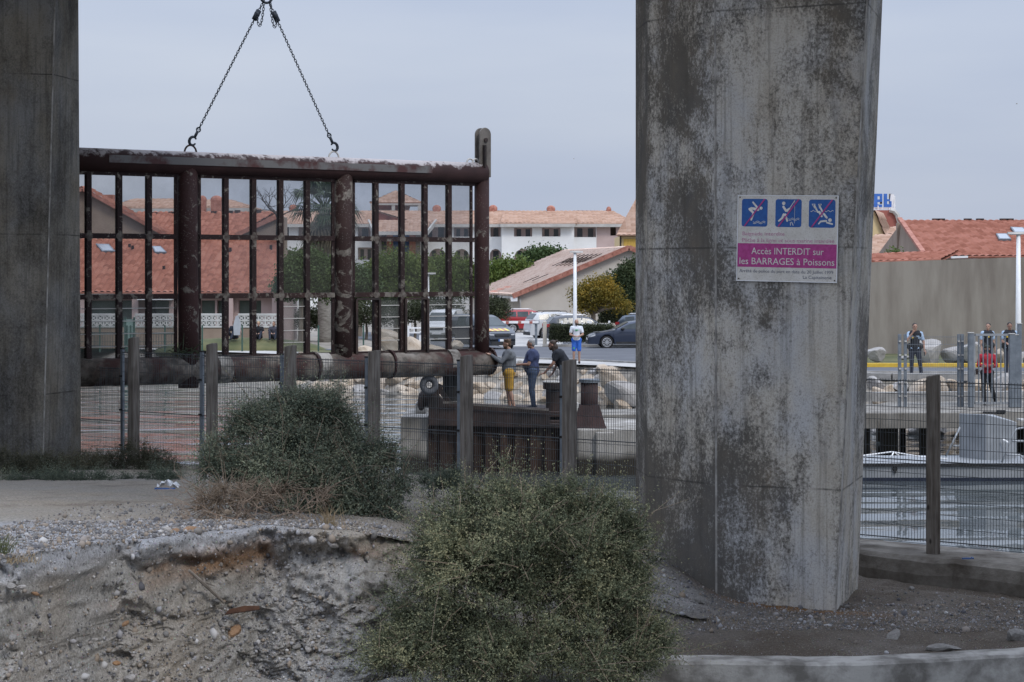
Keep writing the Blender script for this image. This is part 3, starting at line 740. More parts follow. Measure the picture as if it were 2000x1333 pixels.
WP = [(261, 660, 24, 'leftmost weathered wooden fence post, nearest the left bridge pillar'), (414, 672, 24, 'weathered wooden fence post rising left of the bigger shrub at the quay'), (567, 676, 27, 'weathered wooden fence post standing behind the top of the left shrub'),
      (731, 686, 27, 'weathered wooden fence post at the right end of the left shrub'), (911, 695, 28, 'weathered wooden fence post in front of the pier, left of the men'), (1112, 704, 32, 'weathered wooden fence post beside the man leaning on the drum'),
      (1823, 733, 34, 'weathered wooden fence post right of the bridge pillar with its foot showing')]
for px, top, wpx, lab in WP:
    d = fd(px) - .32; z1 = PZ(top, d); x = PX(px, d); wd = wpx / F * d * .86; z0 = .32
    mb = MB(); ag = R(38 + random.uniform(-4, 4)) if px < 1500 else R(12)
    rot = Matrix.Rotation(-ag, 3, 'Z'); rs = []; z0 = .32 if px < 1500 else .05
    f = wd / (abs(math.cos(ag)) + abs(math.sin(ag))) * 1.08
    for z in np.linspace(z0, z1, 9):
        j = .004 * math.sin(z * 5 + px); rs.append([Vector((x + j, d, z)) + rot @ Vector((sx * f / 2, sy * f / 2 * 1.05, (.02 * sx if z == z1 else 0))) for sx, sy in ((-1, -1), (1, -1), (1, 1), (-1, 1))])
    mb.rings(rs); o = mb.place('wooden_post', M['wood'], (x, d, z0)); bevel(o, .015, 2)
    tag(o, lab, 'fence post', 'wooden posts along the quay fence')

def mesh_fence():
    segs = [(100, 236), (240, 390), (396, 547), (553, 713), (719, 893), (900, 1094), (1100, 1282), (1287, 1480), (1486, 1690), (1692, 1815), (1831, 2060), (2066, 2300)]
    t = thing('mesh_fence', 'grey welded wire mesh fence along the near quay edge', 'fence', (0, 37.9, .6))
    for i, (a, b) in enumerate(segs):
        step = -.36 if i == 0 else 0.0
        A, B = fence_pt(a, 0), fence_pt(b, 0); L_ = (B - A).length; e = (B - A) / L_
        zt, zb = 3.235 + step, .70 + step * .3; nrm = Vector((-.617, -.787, 0)); mb = MB()
        nv = int(L_ / .05)
        for j in range(nv + 1):
            p = A + e * (L_ * j / nv) + nrm * .006; up = .03
            bend = .012 * math.sin(j * 1.7 + i)
            mb.bar(p + Vector((0, 0, zb - .03)), p + nrm * bend + Vector((0, 0, zt + up)), .0060, .0060, nrm)
        nh = 13
        for r in range(nh):
            z = zt - (zt - zb) * r / (nh - 1); th = .016 if r in (0, 6, 12) else .0075
            mb.bar(A + Vector((0, 0, z)), B + Vector((0, 0, z)), th, th)
            if r in (0, 6, 12): mb.bar(A + nrm * .05 + Vector((0, 0, z - .05)), B + nrm * .05 + Vector((0, 0, z - .05)), .008, .008)
        mb.build('mesh_panel', M['darkwire'], t, world=True)
    for px in (238, 393, 550, 716, 896, 1097, 1285, 1483, 2063):
        p = fence_pt(px, 0, -.02); mb = MB(); mb.bar(p + Vector((0, 0, .3)), p + Vector((0, 0, 3.30)), .065, .065, (-.617, -.787, 0))
        q = mb.build('steel_post', M['galv'], t, world=True)
        mb = MB(); mb.bar(p + Vector((0, 0, 3.30)), p + Vector((0, 0, 3.33)), .08, .08, (-.617, -.787, 0)); mb.build('cap', M['black'], t, world=True)
        for z in (1.2, 1.97, 2.7): mb = MB(); mb.bar(p + Vector((-.03, -.05, z)), p + Vector((-.03, -.05, z + .04)), .07, .03); mb.build('clip', M['black'], t, world=True)
mesh_fence()

M['palewall'] = mat('chipped_concrete', (.15, .14, .125), (.40, .385, .355), 2.6, .9, .5, 22, lo=.38, hi=.6)
# low concrete wall at the bottom right of the yard
mb = MB(); rs = []
for x in np.arange(1.0, 12.2, .07):
    y = 23.55 + max(0, x - 4.2) * .22; z = .50 + .02 * float(fbm(x * 2.6, 3, 1, 4)) + max(0, x - 4.6) * .012; j = .03 * float(fbm(x * 3, 1, 1, 4))
    rs.append([Vector((x, y - .0 + j, -.7)), Vector((x, y + j, z - .03)), Vector((x, y + .03 + j, z)), Vector((x, y + .40 + j, z + .005)), Vector((x, y + .42, -.1))])
mb.rings(rs); o = mb.build('low_wall', M['palewall']); tag(o, 'low cracked concrete wall crossing the bottom right corner', 'wall')

# water of the canal
mb = MB(); mb.add([(-400, 10, 0), (400, 10, 0), (400, 200, 0), (-400, 200, 0)], [(0, 1, 2, 3)])
o = mb.build('water', M['water']); tag(o, kind='structure')
# ------------------------------------------------------------------ hanging fish barrier
FA, FB = Vector((-9.56, 45.0, 0)), Vector((-.64, 51.5, 0)); FV = FB - FA
FU = FV.normalized(); FN = Vector((FU.y, -FU.x, 0))     # FN points to the camera
def ft(px): return ((px - 1000) * FA.y / F - FA.x) / (FV.x - FV.y * (px - 1000) / F)
def fp(px, z, off=0.0):
    p = FA + FV * ft(px) + FN * off; return Vector((p.x, p.y, z))
def fdist(px): return (FA + FV * ft(px)).y
def fz(px, py): return PZ(py, fdist(px))
def barrier():
    t = thing('fish_barrier', 'big maroon steel fish barrier grid hanging from two chains over the water', 'barrier', (FA.x, FA.y, 2.5))
    B = lambda mb, n, m, sm=False: mb.build(n, m, t, smooth=sm, world=True)
    L0 = 20                                             # left end, behind the pillar
    zt, zb = 7.455, 2.72
    mb = MB(); mb.tube([fp(L0, zt), fp(400, zt), fp(700, zt), fp(944, zt)], .265, 20); o = B(mb, 'top_beam', M['beam'], True)
    # object-space z used by the droppings mask: re-origin the beam on its axis
    o.data.transform(Matrix.Translation((0, 0, -(zt - t.location.z)))); o.location = (0, 0, zt - t.location.z)
    mb = MB(); a, b = fp(203, zt + .03, .272), fp(832, zt + .03, .272); mb.bar(a, b, .012, .17)
    mb.bar(fp(203, zt + .11, .2), fp(832, zt + .11, .2), .155, .010); mb.bar(fp(203, zt - .05, .2), fp(832, zt - .05, .2), .15, .010); B(mb, 'fascia_plate', M['fascia'])
    mb = MB(); pts = [fp(L0, zb + .06), fp(400, zb + .02), fp(700, zb), fp(956, zb - .02)]; mb.tube(pts, .31, 20); e = fp(956, zb - .02); mb.ell(e, (.12, .30, .30), 14, 8); B(mb, 'bottom_pipe', M['pipe'], True)
    for px, wd in ((432, .32), (628, .30), (880, .26)):
        mb = MB(); p = fp(px, zb + .02); mb.tube([p - FU * wd / 2, p + FU * wd / 2], .325, 20); B(mb, 'pipe_collar', M['collar'])
    for px in (410, 612, 760, 955):
        mb = MB(); p = fp(px, zb + .02); mb.tube([p - FU * .025, p + FU * .025], .355, 20); B(mb, 'flange', M['maroon'])
    for px, r, z0 in ((366, .232, 2.35), (670, .225, 2.66), (941, .19, 2.66), (60, .22, 2.66)):
        mb = MB(); mb.tube([fp(px, z0, .05 if px < 400 else 0), fp(px, 4.0, .05 if px < 400 else 0), fp(px, 5.6), fp(px, zt)], r, 18); B(mb, 'post', M['maroon_crust' if px == 670 else 'maroon'], True)
    vb = [172, 232, 290, 440, 494, 547, 599, 733, 784, 829, 876, 115]
    for px in vb:
        mb = MB(); mb.bar(fp(px, 3.02), fp(px, zt - .2), .125, .12, FU); B(mb, 'upright_bar', M['barcrust'])
    for px in (343, 389, 650, 690, 920):               # angle rails beside the posts
        mb = MB(); mb.bar(fp(px, 3.02), fp(px, zt - .2), .05, .07, FU); B(mb, 'edge_rail', M['barcrust'])
    xs = [(L0, 345), (388, 652), (690, 925)]
    for zc in (5.78, 4.43, 3.02, zt - .27):
        for a, b in xs:
            mb = MB(); mb.bar(fp(a, zc), fp(b, zc), .115, .115 if zc > 3.1 else .09); B(mb, 'cross_bar', M['maroon_crust'] if zc in (4.43,) else M['barcrust'])
            if 4 < zc < 6:
                for px in vb:
                    if a < px < b: mb = MB(); p = fp(px, zc, .064); mb.prism([(-.09, .03), (-.045, .07), (-.03, .12), (.03, .12), (.045, .07), (.09, .03), (.09, -.03), (.045, -.07), (.03, -.12), (-.03, -.12), (-.045, -.07), (-.09, -.03)], p, FU, (0, 0, 1), .01); B(mb, 'gusset', M['gusset'])
    # wire screens between the bars, some fouled, two lower bays open with a hatch frame
    cols = [(115, 172), (172, 232), (232, 290), (290, 343), (389, 440), (440, 494), (494, 547), (547, 599), (599, 650), (690, 733), (733, 784), (784, 829), (829, 876), (876, 922)]
    rows = [(5.78, zt - .25), (4.43, 5.78), (3.02, 4.43)]
    for ci, (a, b) in enumerate(cols):
        for ri, (z0, z1) in enumerate(rows):
            open_ = (ri == 2 and ci in (4, 5, 6, 8, 9, 11))
            if open_: continue
            mb = MB(); mb.bar(fp(a, (z0 + z1) / 2, -.03), fp(b, (z0 + z1) / 2, -.03), .004, z1 - z0)
            mm = 'screen' if ri == 0 else ('screen_dirty' if ri == 1 and ci > 6 else ('screen' if ri == 1 else 'screen_mesh'))
            B(mb, 'wire_screen', M[mm])
            if ri == 2:
                mb = MB()
                for q in range(1, 5): z = z0 + (z1 - z0) * q / 5 + .02; mb.bar(fp(a, z), fp(b, z), .014, .02)
                B(mb, 'screen_rods', M['trim'])
    for a, b in ((692, 737), (788, 831)):
        mb = MB(); z0, z1 = 2.98, 4.33
        for px in (a, b): mb.bar(fp(px, z0, .1), fp(px, z1, .1), .06, .06, FU)
        for z in (z0, z1): mb.bar(fp(a, z, .1), fp(b, z, .1), .055, .05)
        B(mb, 'hatch_frame', M['darksteel'])
    # guide lug at the top right: twin round-headed plates
    c = fp(941, 0); wl = .175
    for off, nm in ((.16, 'guide_lug'), (-.02, 'guide_lug')):
        mb = MB(); pts = [(-wl, zt - .1), (wl, zt - .1)]
        for i in range(13): a = R(180 * i / 12); pts.append((wl * math.cos(a), 8.42 + wl * math.sin(a)))
        mb.prism(pts, Vector((c.x, c.y, 0)) + FN * off, FU, (0, 0, 1), .05); o = B(mb, nm, M['lug']); bevel(o, .012)
    mb = MB(); mb.bar(fp(937, 7.6, .2), fp(937, 8.15, .2), .12, .05, FU); mb.cyl(fp(941, 8.28, .2), fp(941, 8.28, -.1), .055, n=10); B(mb, 'lug_pin', M['darksteel'])
    def staple(px, r, off=0.0):
        mb = MB(); p = fp(px, zt + .24, off); mb.tube([p + FU * (r * math.cos(R(a))) + Vector((0, 0, r * 1.15 * math.sin(R(a)))) for a in range(-10, 191, 20)], .022, 8); return mb
    for px, r in ((372, .15), (652, .14), (918, .10), (929, .10)): B(staple(px, r), 'lifting_eye', M['darksteel'] if px < 600 else M['trim'], True)
    # weed caught on the left post
    r_ = np.random.default_rng(3); mb = MB()
    for i in range(34):
        p = fp(r_.uniform(325, 380), r_.uniform(3.0, 3.25), .28); q = p + Vector((r_.normal(0, .16), -.05, r_.normal(.05, .12))); mb.tube([p, (p + q) / 2 + Vector((0, 0, .04)), q], [.012, .014, .004], 4)
    B(mb, 'weed_tuft', M['grassweed'])
M['collar'] = mat('scraped_collar', (.09, .08, .07), (.34, .325, .30), 2.2, .8, .3, 20, lo=.38, hi=.56)
M['gusset'] = mat('crusted_joint', (.035, .02, .018), (.16, .145, .125), 9, .85, .3, 30)
M['grassweed'] = mat('weed', (.02, .03, .018), (.06, .075, .04), 6, .9)
barrier()

# ------------------------------------------------------------------ chain sling
def link_tpl(L=.082, wd=.046, r=.0088, n=14, m=6):
    pts = []; h = (L - wd) / 2
    for i in range(n):
        a = 2 * math.pi * i / n; x = wd / 2 * math.cos(a); y = wd / 2 * math.sin(a); y += h if y >= 0 else -h; pts.append(Vector((x, y, 0)))
    rs = []
    for i in range(n):
        d = (pts[(i + 1) % n] - pts[i - 1]).normalized(); o = d.cross(Vector((0, 0, 1)))
        rs.append([pts[i] + o * (r * math.cos(2 * math.pi * j / m)) + Vector((0, 0, r * math.sin(2 * math.pi * j / m))) for j in range(m)])
    return rs
LT = link_tpl()
def chain_along(mb, pts, pitch=.064, flip=0):
    pts = [Vector(p) for p in pts]; ls = [0]
    for a, b in zip(pts, pts[1:]): ls.append(ls[-1] + (b - a).length)
    n = max(1, int(ls[-1] / pitch))
    for k_ in range(n):
        s_ = (k_ + .5) / n * ls[-1]; i = max(j for j in range(len(ls) - 1) if ls[j] <= s_); u = (s_ - ls[i]) / (ls[i + 1] - ls[i] + 1e-9)
        p = pts[i].lerp(pts[i + 1], u); d = (pts[i + 1] - pts[i]).normalized(); y = FN if abs(d.dot(FN)) < .9 else FU
        x = d.cross(y).normalized(); y = x.cross(d)
        if (k_ + flip) % 2: x, y = y, -x
        a = R(45); x2 = x * math.cos(a) + y * math.sin(a); y2 = d.cross(x2) * -1
        mb.rings([[p + x2 * q.x + d * q.y + y2 * q.z for q in r] for r in LT], closed=True)
def sling():
    apex = fp(520, 11.42)
    t = thing('chain_sling', 'two-legged steel chain sling with hooks lifting the barrier beam', 'chain', apex)
    B = lambda mb, n: mb.build(n, M['chain'], t, smooth=True, world=True)
    ring = MB(); ring.torus(apex, FN, .16, .03, 24, 8); B(ring, 'master_ring')
    for hp, hz, cx, cz, sx in ((372, 7.86, 501, None, -1), (657, 7.86, 536, None, 1)):
        hook = fp(hp, 7.86); d = apex - hook; d.normalize(); base = hook + d * .42
        mb = MB(); chain_along(mb, [base, apex - d * .15]); B(mb, 'chain_leg')
        mb = MB(); e1 = d; e2 = d.cross(FN).normalized() * sx; c = hook + d * .12
        mb.tube([c + e2 * (.085 * math.cos(R(a))) + e1 * (.10 * math.sin(R(a))) for a in range(130, -171, -25)] , [.02 + .016 * math.sin(R(i * 180 / 12)) for i in range(13)], 8)
        mb.bar(c + e1 * .09, base - e1 * .04, .05, .05, FN); mb.torus(base, FN, .05, .016, 14, 6); B(mb, 'sling_hook')
        # shortening clutch and slack bight at the top
        tt = (fz(cx, 32 if sx < 0 else 35) - hook.z) / (apex.z - hook.z); s0 = hook.lerp(apex, tt)
        mb = MB(); mb.bar(s0 - d * .1, s0 + d * .16, .11, .07, FN); mb.ell(s0 + d * .05, (.07, .06, .08), 8, 6); B(mb, 'shortening_clutch')
        lo = s0 + Vector((0, 0, -.02)); hi = s0.lerp(apex, .52) + FU * (-.06 * sx); pts = []
        for i in range(19):
            a = i / 18
            pts.append(lo + FU * (a * .19 * (-sx)) + Vector((0, 0, -.38 * math.sin(math.pi * a) ** .75 + .42 * a)) + FN * .05)
        mb = MB(); chain_along(mb, pts, flip=1); B(mb, 'slack_chain')
    mb = MB(); mb.tube([apex + Vector((0, 0, .15)), apex + Vector((0, 0, .35))], .07, 10); mb.box(apex + Vector((0, 0, .75)), (.4, .25, .8)); mb.tube([apex + Vector((0, 0, 1.1)), apex + Vector((0, 0, 16))], .02, 6); B(mb, 'crane_hook_block')
sling()

# ------------------------------------------------------------------ concrete and sheet-pile pier the men stand on
def pier():
    t = thing('barrage_pier', 'rusty sheet-pile and concrete pier standing in the canal under the men', 'pier', (PX(960, 51), 51.0, 0))
    B = lambda mb, n, m, sm=False: mb.build(n, m, t, smooth=sm, world=True)
    x = lambda px, d=51.0: PX(px, d)
    def block(px0, px1, d0, d1, z0, z1, n, m, bv=.03):
        mb = MB(); a, b = x(px0, d0), x(px1, d0); mb.box(((a + b) / 2, (d0 + d1) / 2, (z0 + z1) / 2), (b - a, d1 - d0, z1 - z0)); o = B(mb, n, m); bevel(o, bv); return o
    zl = PZ(815, 51); zr = PZ(839, 50.2)
    block(783, 838, 51.0, 54.2, -2, zl, 'concrete_block', M['stainconc'])
    block(1128, 1262, 50.2, 54.0, -2, zr, 'concrete_block', M['stainconc'])
    block(1164, 1200, 50.05, 50.197, -1.5, zr - .06, 'concrete_rib', M['stainconc'])
    block(811, 832, 52.2, 53.6, zl, PZ(788, 52), 'mooring_stub', M['trim'])
    # corrugated sheet piling, two runs
    for a, b, d, z1 in ((836, 899, 50.95, PZ(812, 51)), (926, 1130, 50.85, PZ(826, 51))):
        mb = MB(); pts = []; X0, X1 = x(a), x(b); n = int((X1 - X0) / .42) + 1; dx = (X1 - X0) / n
        for i in range(n):
            s_ = X0 + i * dx
            for u, o in ((0, 0), (.15, .0), (.28, .13), (.62, .13), (.75, 0)): pts.append((s_ + u * dx, d + o))
        pts.append((X1, d)); m_ = len(pts)
        for zz in ((-2, .35, z1),):
            vs = []; 
            for z in zz: vs += [(p[0], p[1], z) for p in pts]
            vs += [(p[0], p[1] + .02, z1) for p in pts]
            fs = [(r * m_ + i, r * m_ + i + 1, (r + 1) * m_ + i + 1, (r + 1) * m_ + i) for r in range(3) for i in range(m_ - 1)]
            mb.add(vs, fs)
        B(mb, 'sheet_piling', M['sheetpile'])
    block(836, 1131, 51.1, 54.0, -1.8, PZ(812, 51.1) - .12, 'core', M['darksteel'])
    mb = MB(); mb.box(((x(899) + x(926)) / 2, 51.05, .2), (x(926) - x(899), .1, 2.9)); B(mb, 'recess_plate', M['darksteel'])
    # dark steel coaming whose top runs down to the right
    mb = MB(); z = lambda py, d=50.7: PZ(py, d)
    mb.prism([(x(838), z(815)), (x(838), z(782)), (x(850), z(768)), (x(872), z(785)), (x(922), z(788)), (x(925), z(789)), (x(1072), z(799)), (x(1074), z(828)), (x(1128), z(830)), (x(1128), z(838)), (x(838), z(832))], Vector((0, 50.7, 0)), (1, 0, 0), (0, 0, 1), .22); o = B(mb, 'coaming', M['darksteel']); bevel(o, .015)
    mb = MB(); mb.box(((x(838) + x(1120)) / 2, 52.6, 1.42), (x(1120) - x(838), 2.8, .12)); B(mb, 'deck_plate', M['darksteel'])
    mb = MB(); mb.bar((x(925, 50.58), 50.58, z(791)), (x(1072, 50.58), 50.58, z(801)), .04, .035); mb.bar((x(866), 50.57, z(786)), (x(896), 50.57, z(786)), .04, .05); B(mb, 'worn_rim', M['lug'])
    # lump of old winch gear at the left
    mb = MB(); mb.ell((x(838), 51.0, z(779)), (.28, .3, .24)); mb.bar((x(845), 50.8, z(790)), (x(862), 50.8, z(752)), .14, .12); mb.bar((x(880), 50.8, z(790)), (x(852), 50.8, z(752)), .10, .12); mb.ell((x(823), 50.9, z(788)), (.1, .14, .2)); B(mb, 'winch_gear', M['darksteel'])
    return t
pier()
def pier_fittings():
    mb = MB(); d = 50.9; zc = PZ(835, d)
    x0 = PX(1151, d); h = PZ(744, d) - zc
    prof = [(.42, .0), (.39, .06), (.24, .56), (.225, .52), (.215, h - .08), (.245, h - .08), (.245, h), (.06, h + .005)]
    t = thing('mooring_bollard', 'tall rusty steel bollard with flared foot on the pier, right of the wooden post', 'bollard', (x0, d, zc))
    # flared foot is square, the barrel round
    rs = []
    for r, z in prof[:3]: rs.append([Vector((r * 1.0 * sx, r * .9 * sy, z)) for sx, sy in ((-1, -1), (1, -1), (1, 1), (-1, 1))])
    mb.rings(rs); mb.build('flared_foot', M['maroon_dark'], t)
    mb = MB(); mb.tube([(0, 0, .3), (0, 0, h - .04)], .22, 18); mb.build('barrel', M['maroon_dark'], t, smooth=True)
    mb = MB(); mb.tube([(0, 0, h - .04), (0, 0, h + .04)], .262, 18); mb.build('cap', M['galv'], t)
    d = 51.7; z0 = 1.48; x0 = PX(1081, d); zt_ = PZ(745, d)
    t = thing('mooring_drum', 'black steel drum with a pale rim that the bending man leans on', 'bollard', (x0, d, z0)); hh = zt_ - z0
    mb = MB(); mb.tube([(0, 0, 0), (0, 0, hh * .72), (0, 0, hh * .74)], [.2, .2, .27], 18); mb.tube([(0, 0, hh * .74), (0, 0, hh - .03)], .27, 18); mb.build('drum', M['darksteel'], t)
    mb = MB(); mb.tube([(0, 0, hh - .03), (0, 0, hh)], .285, 20); mb.build('rim', M['trim'], t)
    d = 50.45; x0 = PX(838, d); zc = PZ(752, d)
    t = thing('tyre', 'worn grey tyre hung upright as a fender on the left end of the pier', 'tyre', (x0, d, zc))
    mb = MB(); mb.torus((0, 0, 0), Vector((.35, -1, .1)), .17, .075, 24, 10); mb.build('tread', mat('grey_tyre', (.07, .075, .085), (.12, .125, .14), 8, .8), t, smooth=True)
    mb = MB(); mb.torus((0, 0, 0), Vector((.35, -1, .1)), .105, .03, 20, 8); mb.build('sidewall', M['black'], t, smooth=True)
    d = 51.2; x0 = PX(881, d); z1, z0 = PZ(733, d), PZ(784, d)
    mb = MB(); r = np.random.default_rng(5)
    ring = []
    for z in np.linspace(z0, z1, 7):
        ring.append([Vector((x0 + (.2 + .02 * r.normal()) * math.cos(a), d + .06 * math.sin(a), z)) for a in np.linspace(0, 2 * math.pi, 14, endpoint=False)])
    mb.rings(ring); o = mb.place('rubber_fender', M['black'], (x0, d, z0)); tag(o, 'black upright rubber slab on the pier beside the hung tyre', 'fender')
M['maroon_dark'] = mat('dark_maroon_steel', (.022, .012, .012), (.055, .028, .026), 3, .75, .3, 20)
pier_fittings()

# ------------------------------------------------------------------ right hand jetty, its fence, gate and boat
def jetty():
    t = thing('concrete_jetty', 'concrete jetty on piles crossing behind the right pillar to the gate', 'jetty', (10, 56, 1.2))
    B = lambda mb, n, m: mb.build(n, m, t, world=True)
    mb = MB(); zt = 1.2
    A = [(2.2, 54.3), (12, 55.0), (22, 57.8), (22, 62.2), (12, 62.2), (10.5, 58.6), (2.2, 56.2)]
    mb.add([(x, y, zt) for x, y in A] + [(x, y, zt - .42) for x, y in A], [tuple(range(7)), tuple(range(13, 6, -1))] + [(i, 7 + i, 7 + (i + 1) % 7, (i + 1) % 7) for i in range(7)])
    o = B(mb, 'deck_slab', M['concrete_dirty']); bevel(o, .02)
    mb = MB(); mb.bar((9.5, 59.7, zt + .13), (12.4, 60.1, zt + .13), .4, .26); mb.bar((12.4, 60.1, zt + .13), (16, 60.6, zt + .13), .4, .26); B(mb, 'kerb_beam', M['concrete'])
    for px, d, wd in ((1694, 55.6, .22), (1740, 56.0, .42), (1766, 57.5, .16), (1812, 56.2, .3), (1900, 57.2, .4), (1990, 58.4, .4), (1600, 55.2, .4), (1480, 55, .4), (1340, 54.9, .4), (1810, 60.6, .3), (1725, 60, .3)):
        mb = MB(); mb.box((PX(px, d), d + .25, -.5), (wd, wd, 2.55)); B(mb, 'pile', M['stainconc'])
jetty()
def jetty_fence():
    d = 57.3; zb = 1.205; t = thing('jetty_fence', 'grey wire mesh fence panel with paired posts on the jetty', 'fence', (PX(1815, d), d, zb)); zt = PZ(653, d)
    B = lambda mb, n, m: mb.build(n, m, t, world=True)
    for px, w_ in ((1757, .085), (1768, .075), (1872, .065), (1879, .09)):
        x = PX(px, d); mb = MB(); mb.bar((x, d, zb), (x, d, zt), w_, w_, (0, 1, 0)); B(mb, 'post', M['galv'])
        mb = MB()
        for z in np.linspace(zb + .3, zt - .2, 5): mb = MB(); mb.box((x, d - .06, z), (.06, .04, .04)); B(mb, 'clip', M['trim'])
    mb = MB(); x0, x1 = PX(1768, d), PX(1872, d)
    for x in np.arange(x0, x1, .05): mb.bar((x, d, zb + .05), (x, d, zt - .05), .005, .005)
    for i, z in enumerate(np.linspace(zb + .08, zt - .08, 10)): mb.bar((x0, d, z), (x1, d, z), .012 if i in (0, 4, 9) else .006, .009)
    B(mb, 'mesh_panel', M['galv'])
    mb = MB(); x0, x1 = PX(1879, d), PX(1895, d)
    for x in np.arange(x0, x1, .05): mb.bar((x, d, zb + .05), (x, d, zt - .05), .005, .005)
    for z in np.linspace(zb + .08, zt - .08, 10): mb.bar((x0, d, z), (x1, d, z), .006, .009)
    B(mb, 'mesh_panel', M['galv'])
    mb = MB(); x0, x1 = PX(1992, d), PX(2120, d)
    for x in np.arange(x0, x1, .05): mb.bar((x, d, zb + .05), (x, d, zt - .05), .005, .005)
    for z in np.linspace(zb + .08, zt - .08, 10): mb.bar((x0, d, z), (x1, d, z), .006, .009)
    B(mb, 'mesh_panel', M['galv'])
def jetty_gate():
    d = 57.0; zb = 1.205; t = thing('metal_gate', 'grey steel barred gate between square posts on the jetty', 'gate', (PX(1938, d), d, zb)); zt = PZ(653, d)
    B = lambda mb, n, m: mb.build(n, m, t, world=True)
    for px, w_, top in ((1896, .14, 651), (1976, .15, 653), (1984, .12, 655), (1991, .11, 633)):
        x = PX(px, d); z1 = PZ(top, d); mb = MB(); mb.bar((x, d, zb), (x, d, z1), w_, w_, (0, 1, 0)); o = B(mb, 'gate_post', M['galv']); bevel(o, .012)
        mb = MB(); mb.box((x, d, z1 + .012), (w_ + .02, w_ + .02, .024)); B(mb, 'post_cap', M['trim'])
    x0, x1 = PX(1903, d), PX(1972, d); mb = MB()
    for z in (zb + .12, zt - .02): mb.bar((x0, d, z), (x1, d, z), .05, .06)
    for x in (x0, x1): mb.bar((x, d, zb + .1), (x, d, zt), .05, .05, (0, 1, 0))
    B(mb, 'leaf_frame', M['alu'])
    mb = MB()
    for x in np.linspace(x0, x1, 9)[1:-1]: mb.bar((x, d, zb + .12), (x, d, zt), .032, .032, (0, 1, 0))
    B(mb, 'bars', M['galv'])
    mb = MB(); mb.box((x0 + .06, d - .05, zb + 1.0), (.06, .05, .16)); mb.bar((x0 + .06, d - .09, zb + 1.02), (x0 + .18, d - .09, zb + 1.02), .02, .02); B(mb, 'lock', M['darksteel'])
jetty_fence(); jetty_gate()
def boat():
    d0 = 48.8; t = thing('workboat', 'flat aluminium workboat with a box console moored by the jetty', 'boat', (PX(1880, d0), d0, 0))
    B = lambda mb, n, m, sm=False: mb.build(n, m, t, smooth=sm, world=True)
    xa, xb = PX(1600, d0), PX(2180, d0); zd = PZ(906, d0)
    mb = MB(); mb.rings([[Vector((x, y, z)) for y, z in ((d0 + .1, -.3), (d0, -.02), (d0, zd), (d0 + 1.95, zd + .02), (d0 + 1.95, -.3))] for x in (xa, xa + .7, xb)]); B(mb, 'hull', M['alu'])
    mb = MB(); mb.bar((xa, d0 - .02, zd - .03), (xb, d0 - .02, zd - .03), .06, .075); B(mb, 'rubbing_strake', M['black'])
    mb = MB(); mb.bar((xa, d0 - .006, .03), (xb, d0 - .006, .03), .03, .10); B(mb, 'boot_stripe', mat('navy_antifouling', (.01, .014, .03), (.02, .028, .05), 4, .5))
    # console: angled box with sloping top
    c0 = (PX(1873, 50.4), 50.4); c1 = (PX(1926, 49.6), 49.6); c2 = (PX(1986, 50.1), 50.1); c3 = (PX(1940, 51.0), 51.0)
    zt = [PZ(808, 50.4), PZ(810, 49.6), PZ(825, 50.1), PZ(810, 51)]
    cs = [c0, c1, c2, c3]; mb = MB(); mb.add([(x, y, zd) for x, y in cs] + [(x, y, z) for (x, y), z in zip(cs, zt)], [(0, 1, 5, 4), (1, 2, 6, 5), (2, 3, 7, 6), (3, 0, 4, 7), (4, 5, 6, 7)]); o = B(mb, 'console', M['alu']); bevel(o, .015)
    mb = MB(); p = Vector((PX(1928, 50.3), 50.3, PZ(806, 50.3))); mb.bar(p + Vector((-.1, 0, 0)), p + Vector((.45, .1, -.03)), .05, .05); mb.box(p + Vector((.35, .05, .02)), (.2, .12, .07)); B(mb, 'console_lights', M['black'])
    mb = MB(); q = Vector((PX(1961, 49.7), 49.75, PZ(860, 49.75))); mb.caps(q, q + Vector((.12, -.03, -.07)), .03); B(mb, 'lamp', M['white_paint'])
    for pts in ([(1847, 892, 49.4), (1862, 862, 49.4), (1875, 835, 49.5)], [(1862, 871, 49.4), (1874, 871, 49.6)], [(1955, 907, 49.1), (1966, 880, 49.1), (1979, 848, 49.2), (1986, 838, 49.2), (2010, 834, 49.3), (2060, 836, 49.3)], [(1966, 889, 49.1), (1992, 889, 49.2), (2000, 897, 49.2)], [(1978, 862, 49.1), (2005, 862, 49.3)]):
        mb = MB(); mb.tube([P(a, b, c) for a, b, c in pts], .024, 8); B(mb, 'hand_rail', M['alu'], True)
    mb = MB(); mb.tube([P(1640, 896, 49), P(1688, 890, 49.3), P(1742, 883, 50.2), P(1800, 893, 49.3), P(1850, 897, 49)], .02, 6); mb.tube([P(1740, 893, 49.4), P(1746, 883, 49.9), P(1755, 890, 49.8)], .02, 6); B(mb, 'white_rope', M['white_paint'], True)
    mb = MB(); mb.bar(P(1990, 820, 51), P(2080, 826, 51), .5, .04); B(mb, 'outboard_cover', M['trim'])
    mb = MB(); z = PZ(916, d0); x = PX(1748, d0 - .02); mb.torus((x, d0 - .03, z), (0, 1, 0), .05, .014, 12, 6); mb.bar((x, d0 - .03, z), (x, d0 - .03, z - .1), .05, .04); B(mb, 'cleat', M['black'])
boat()
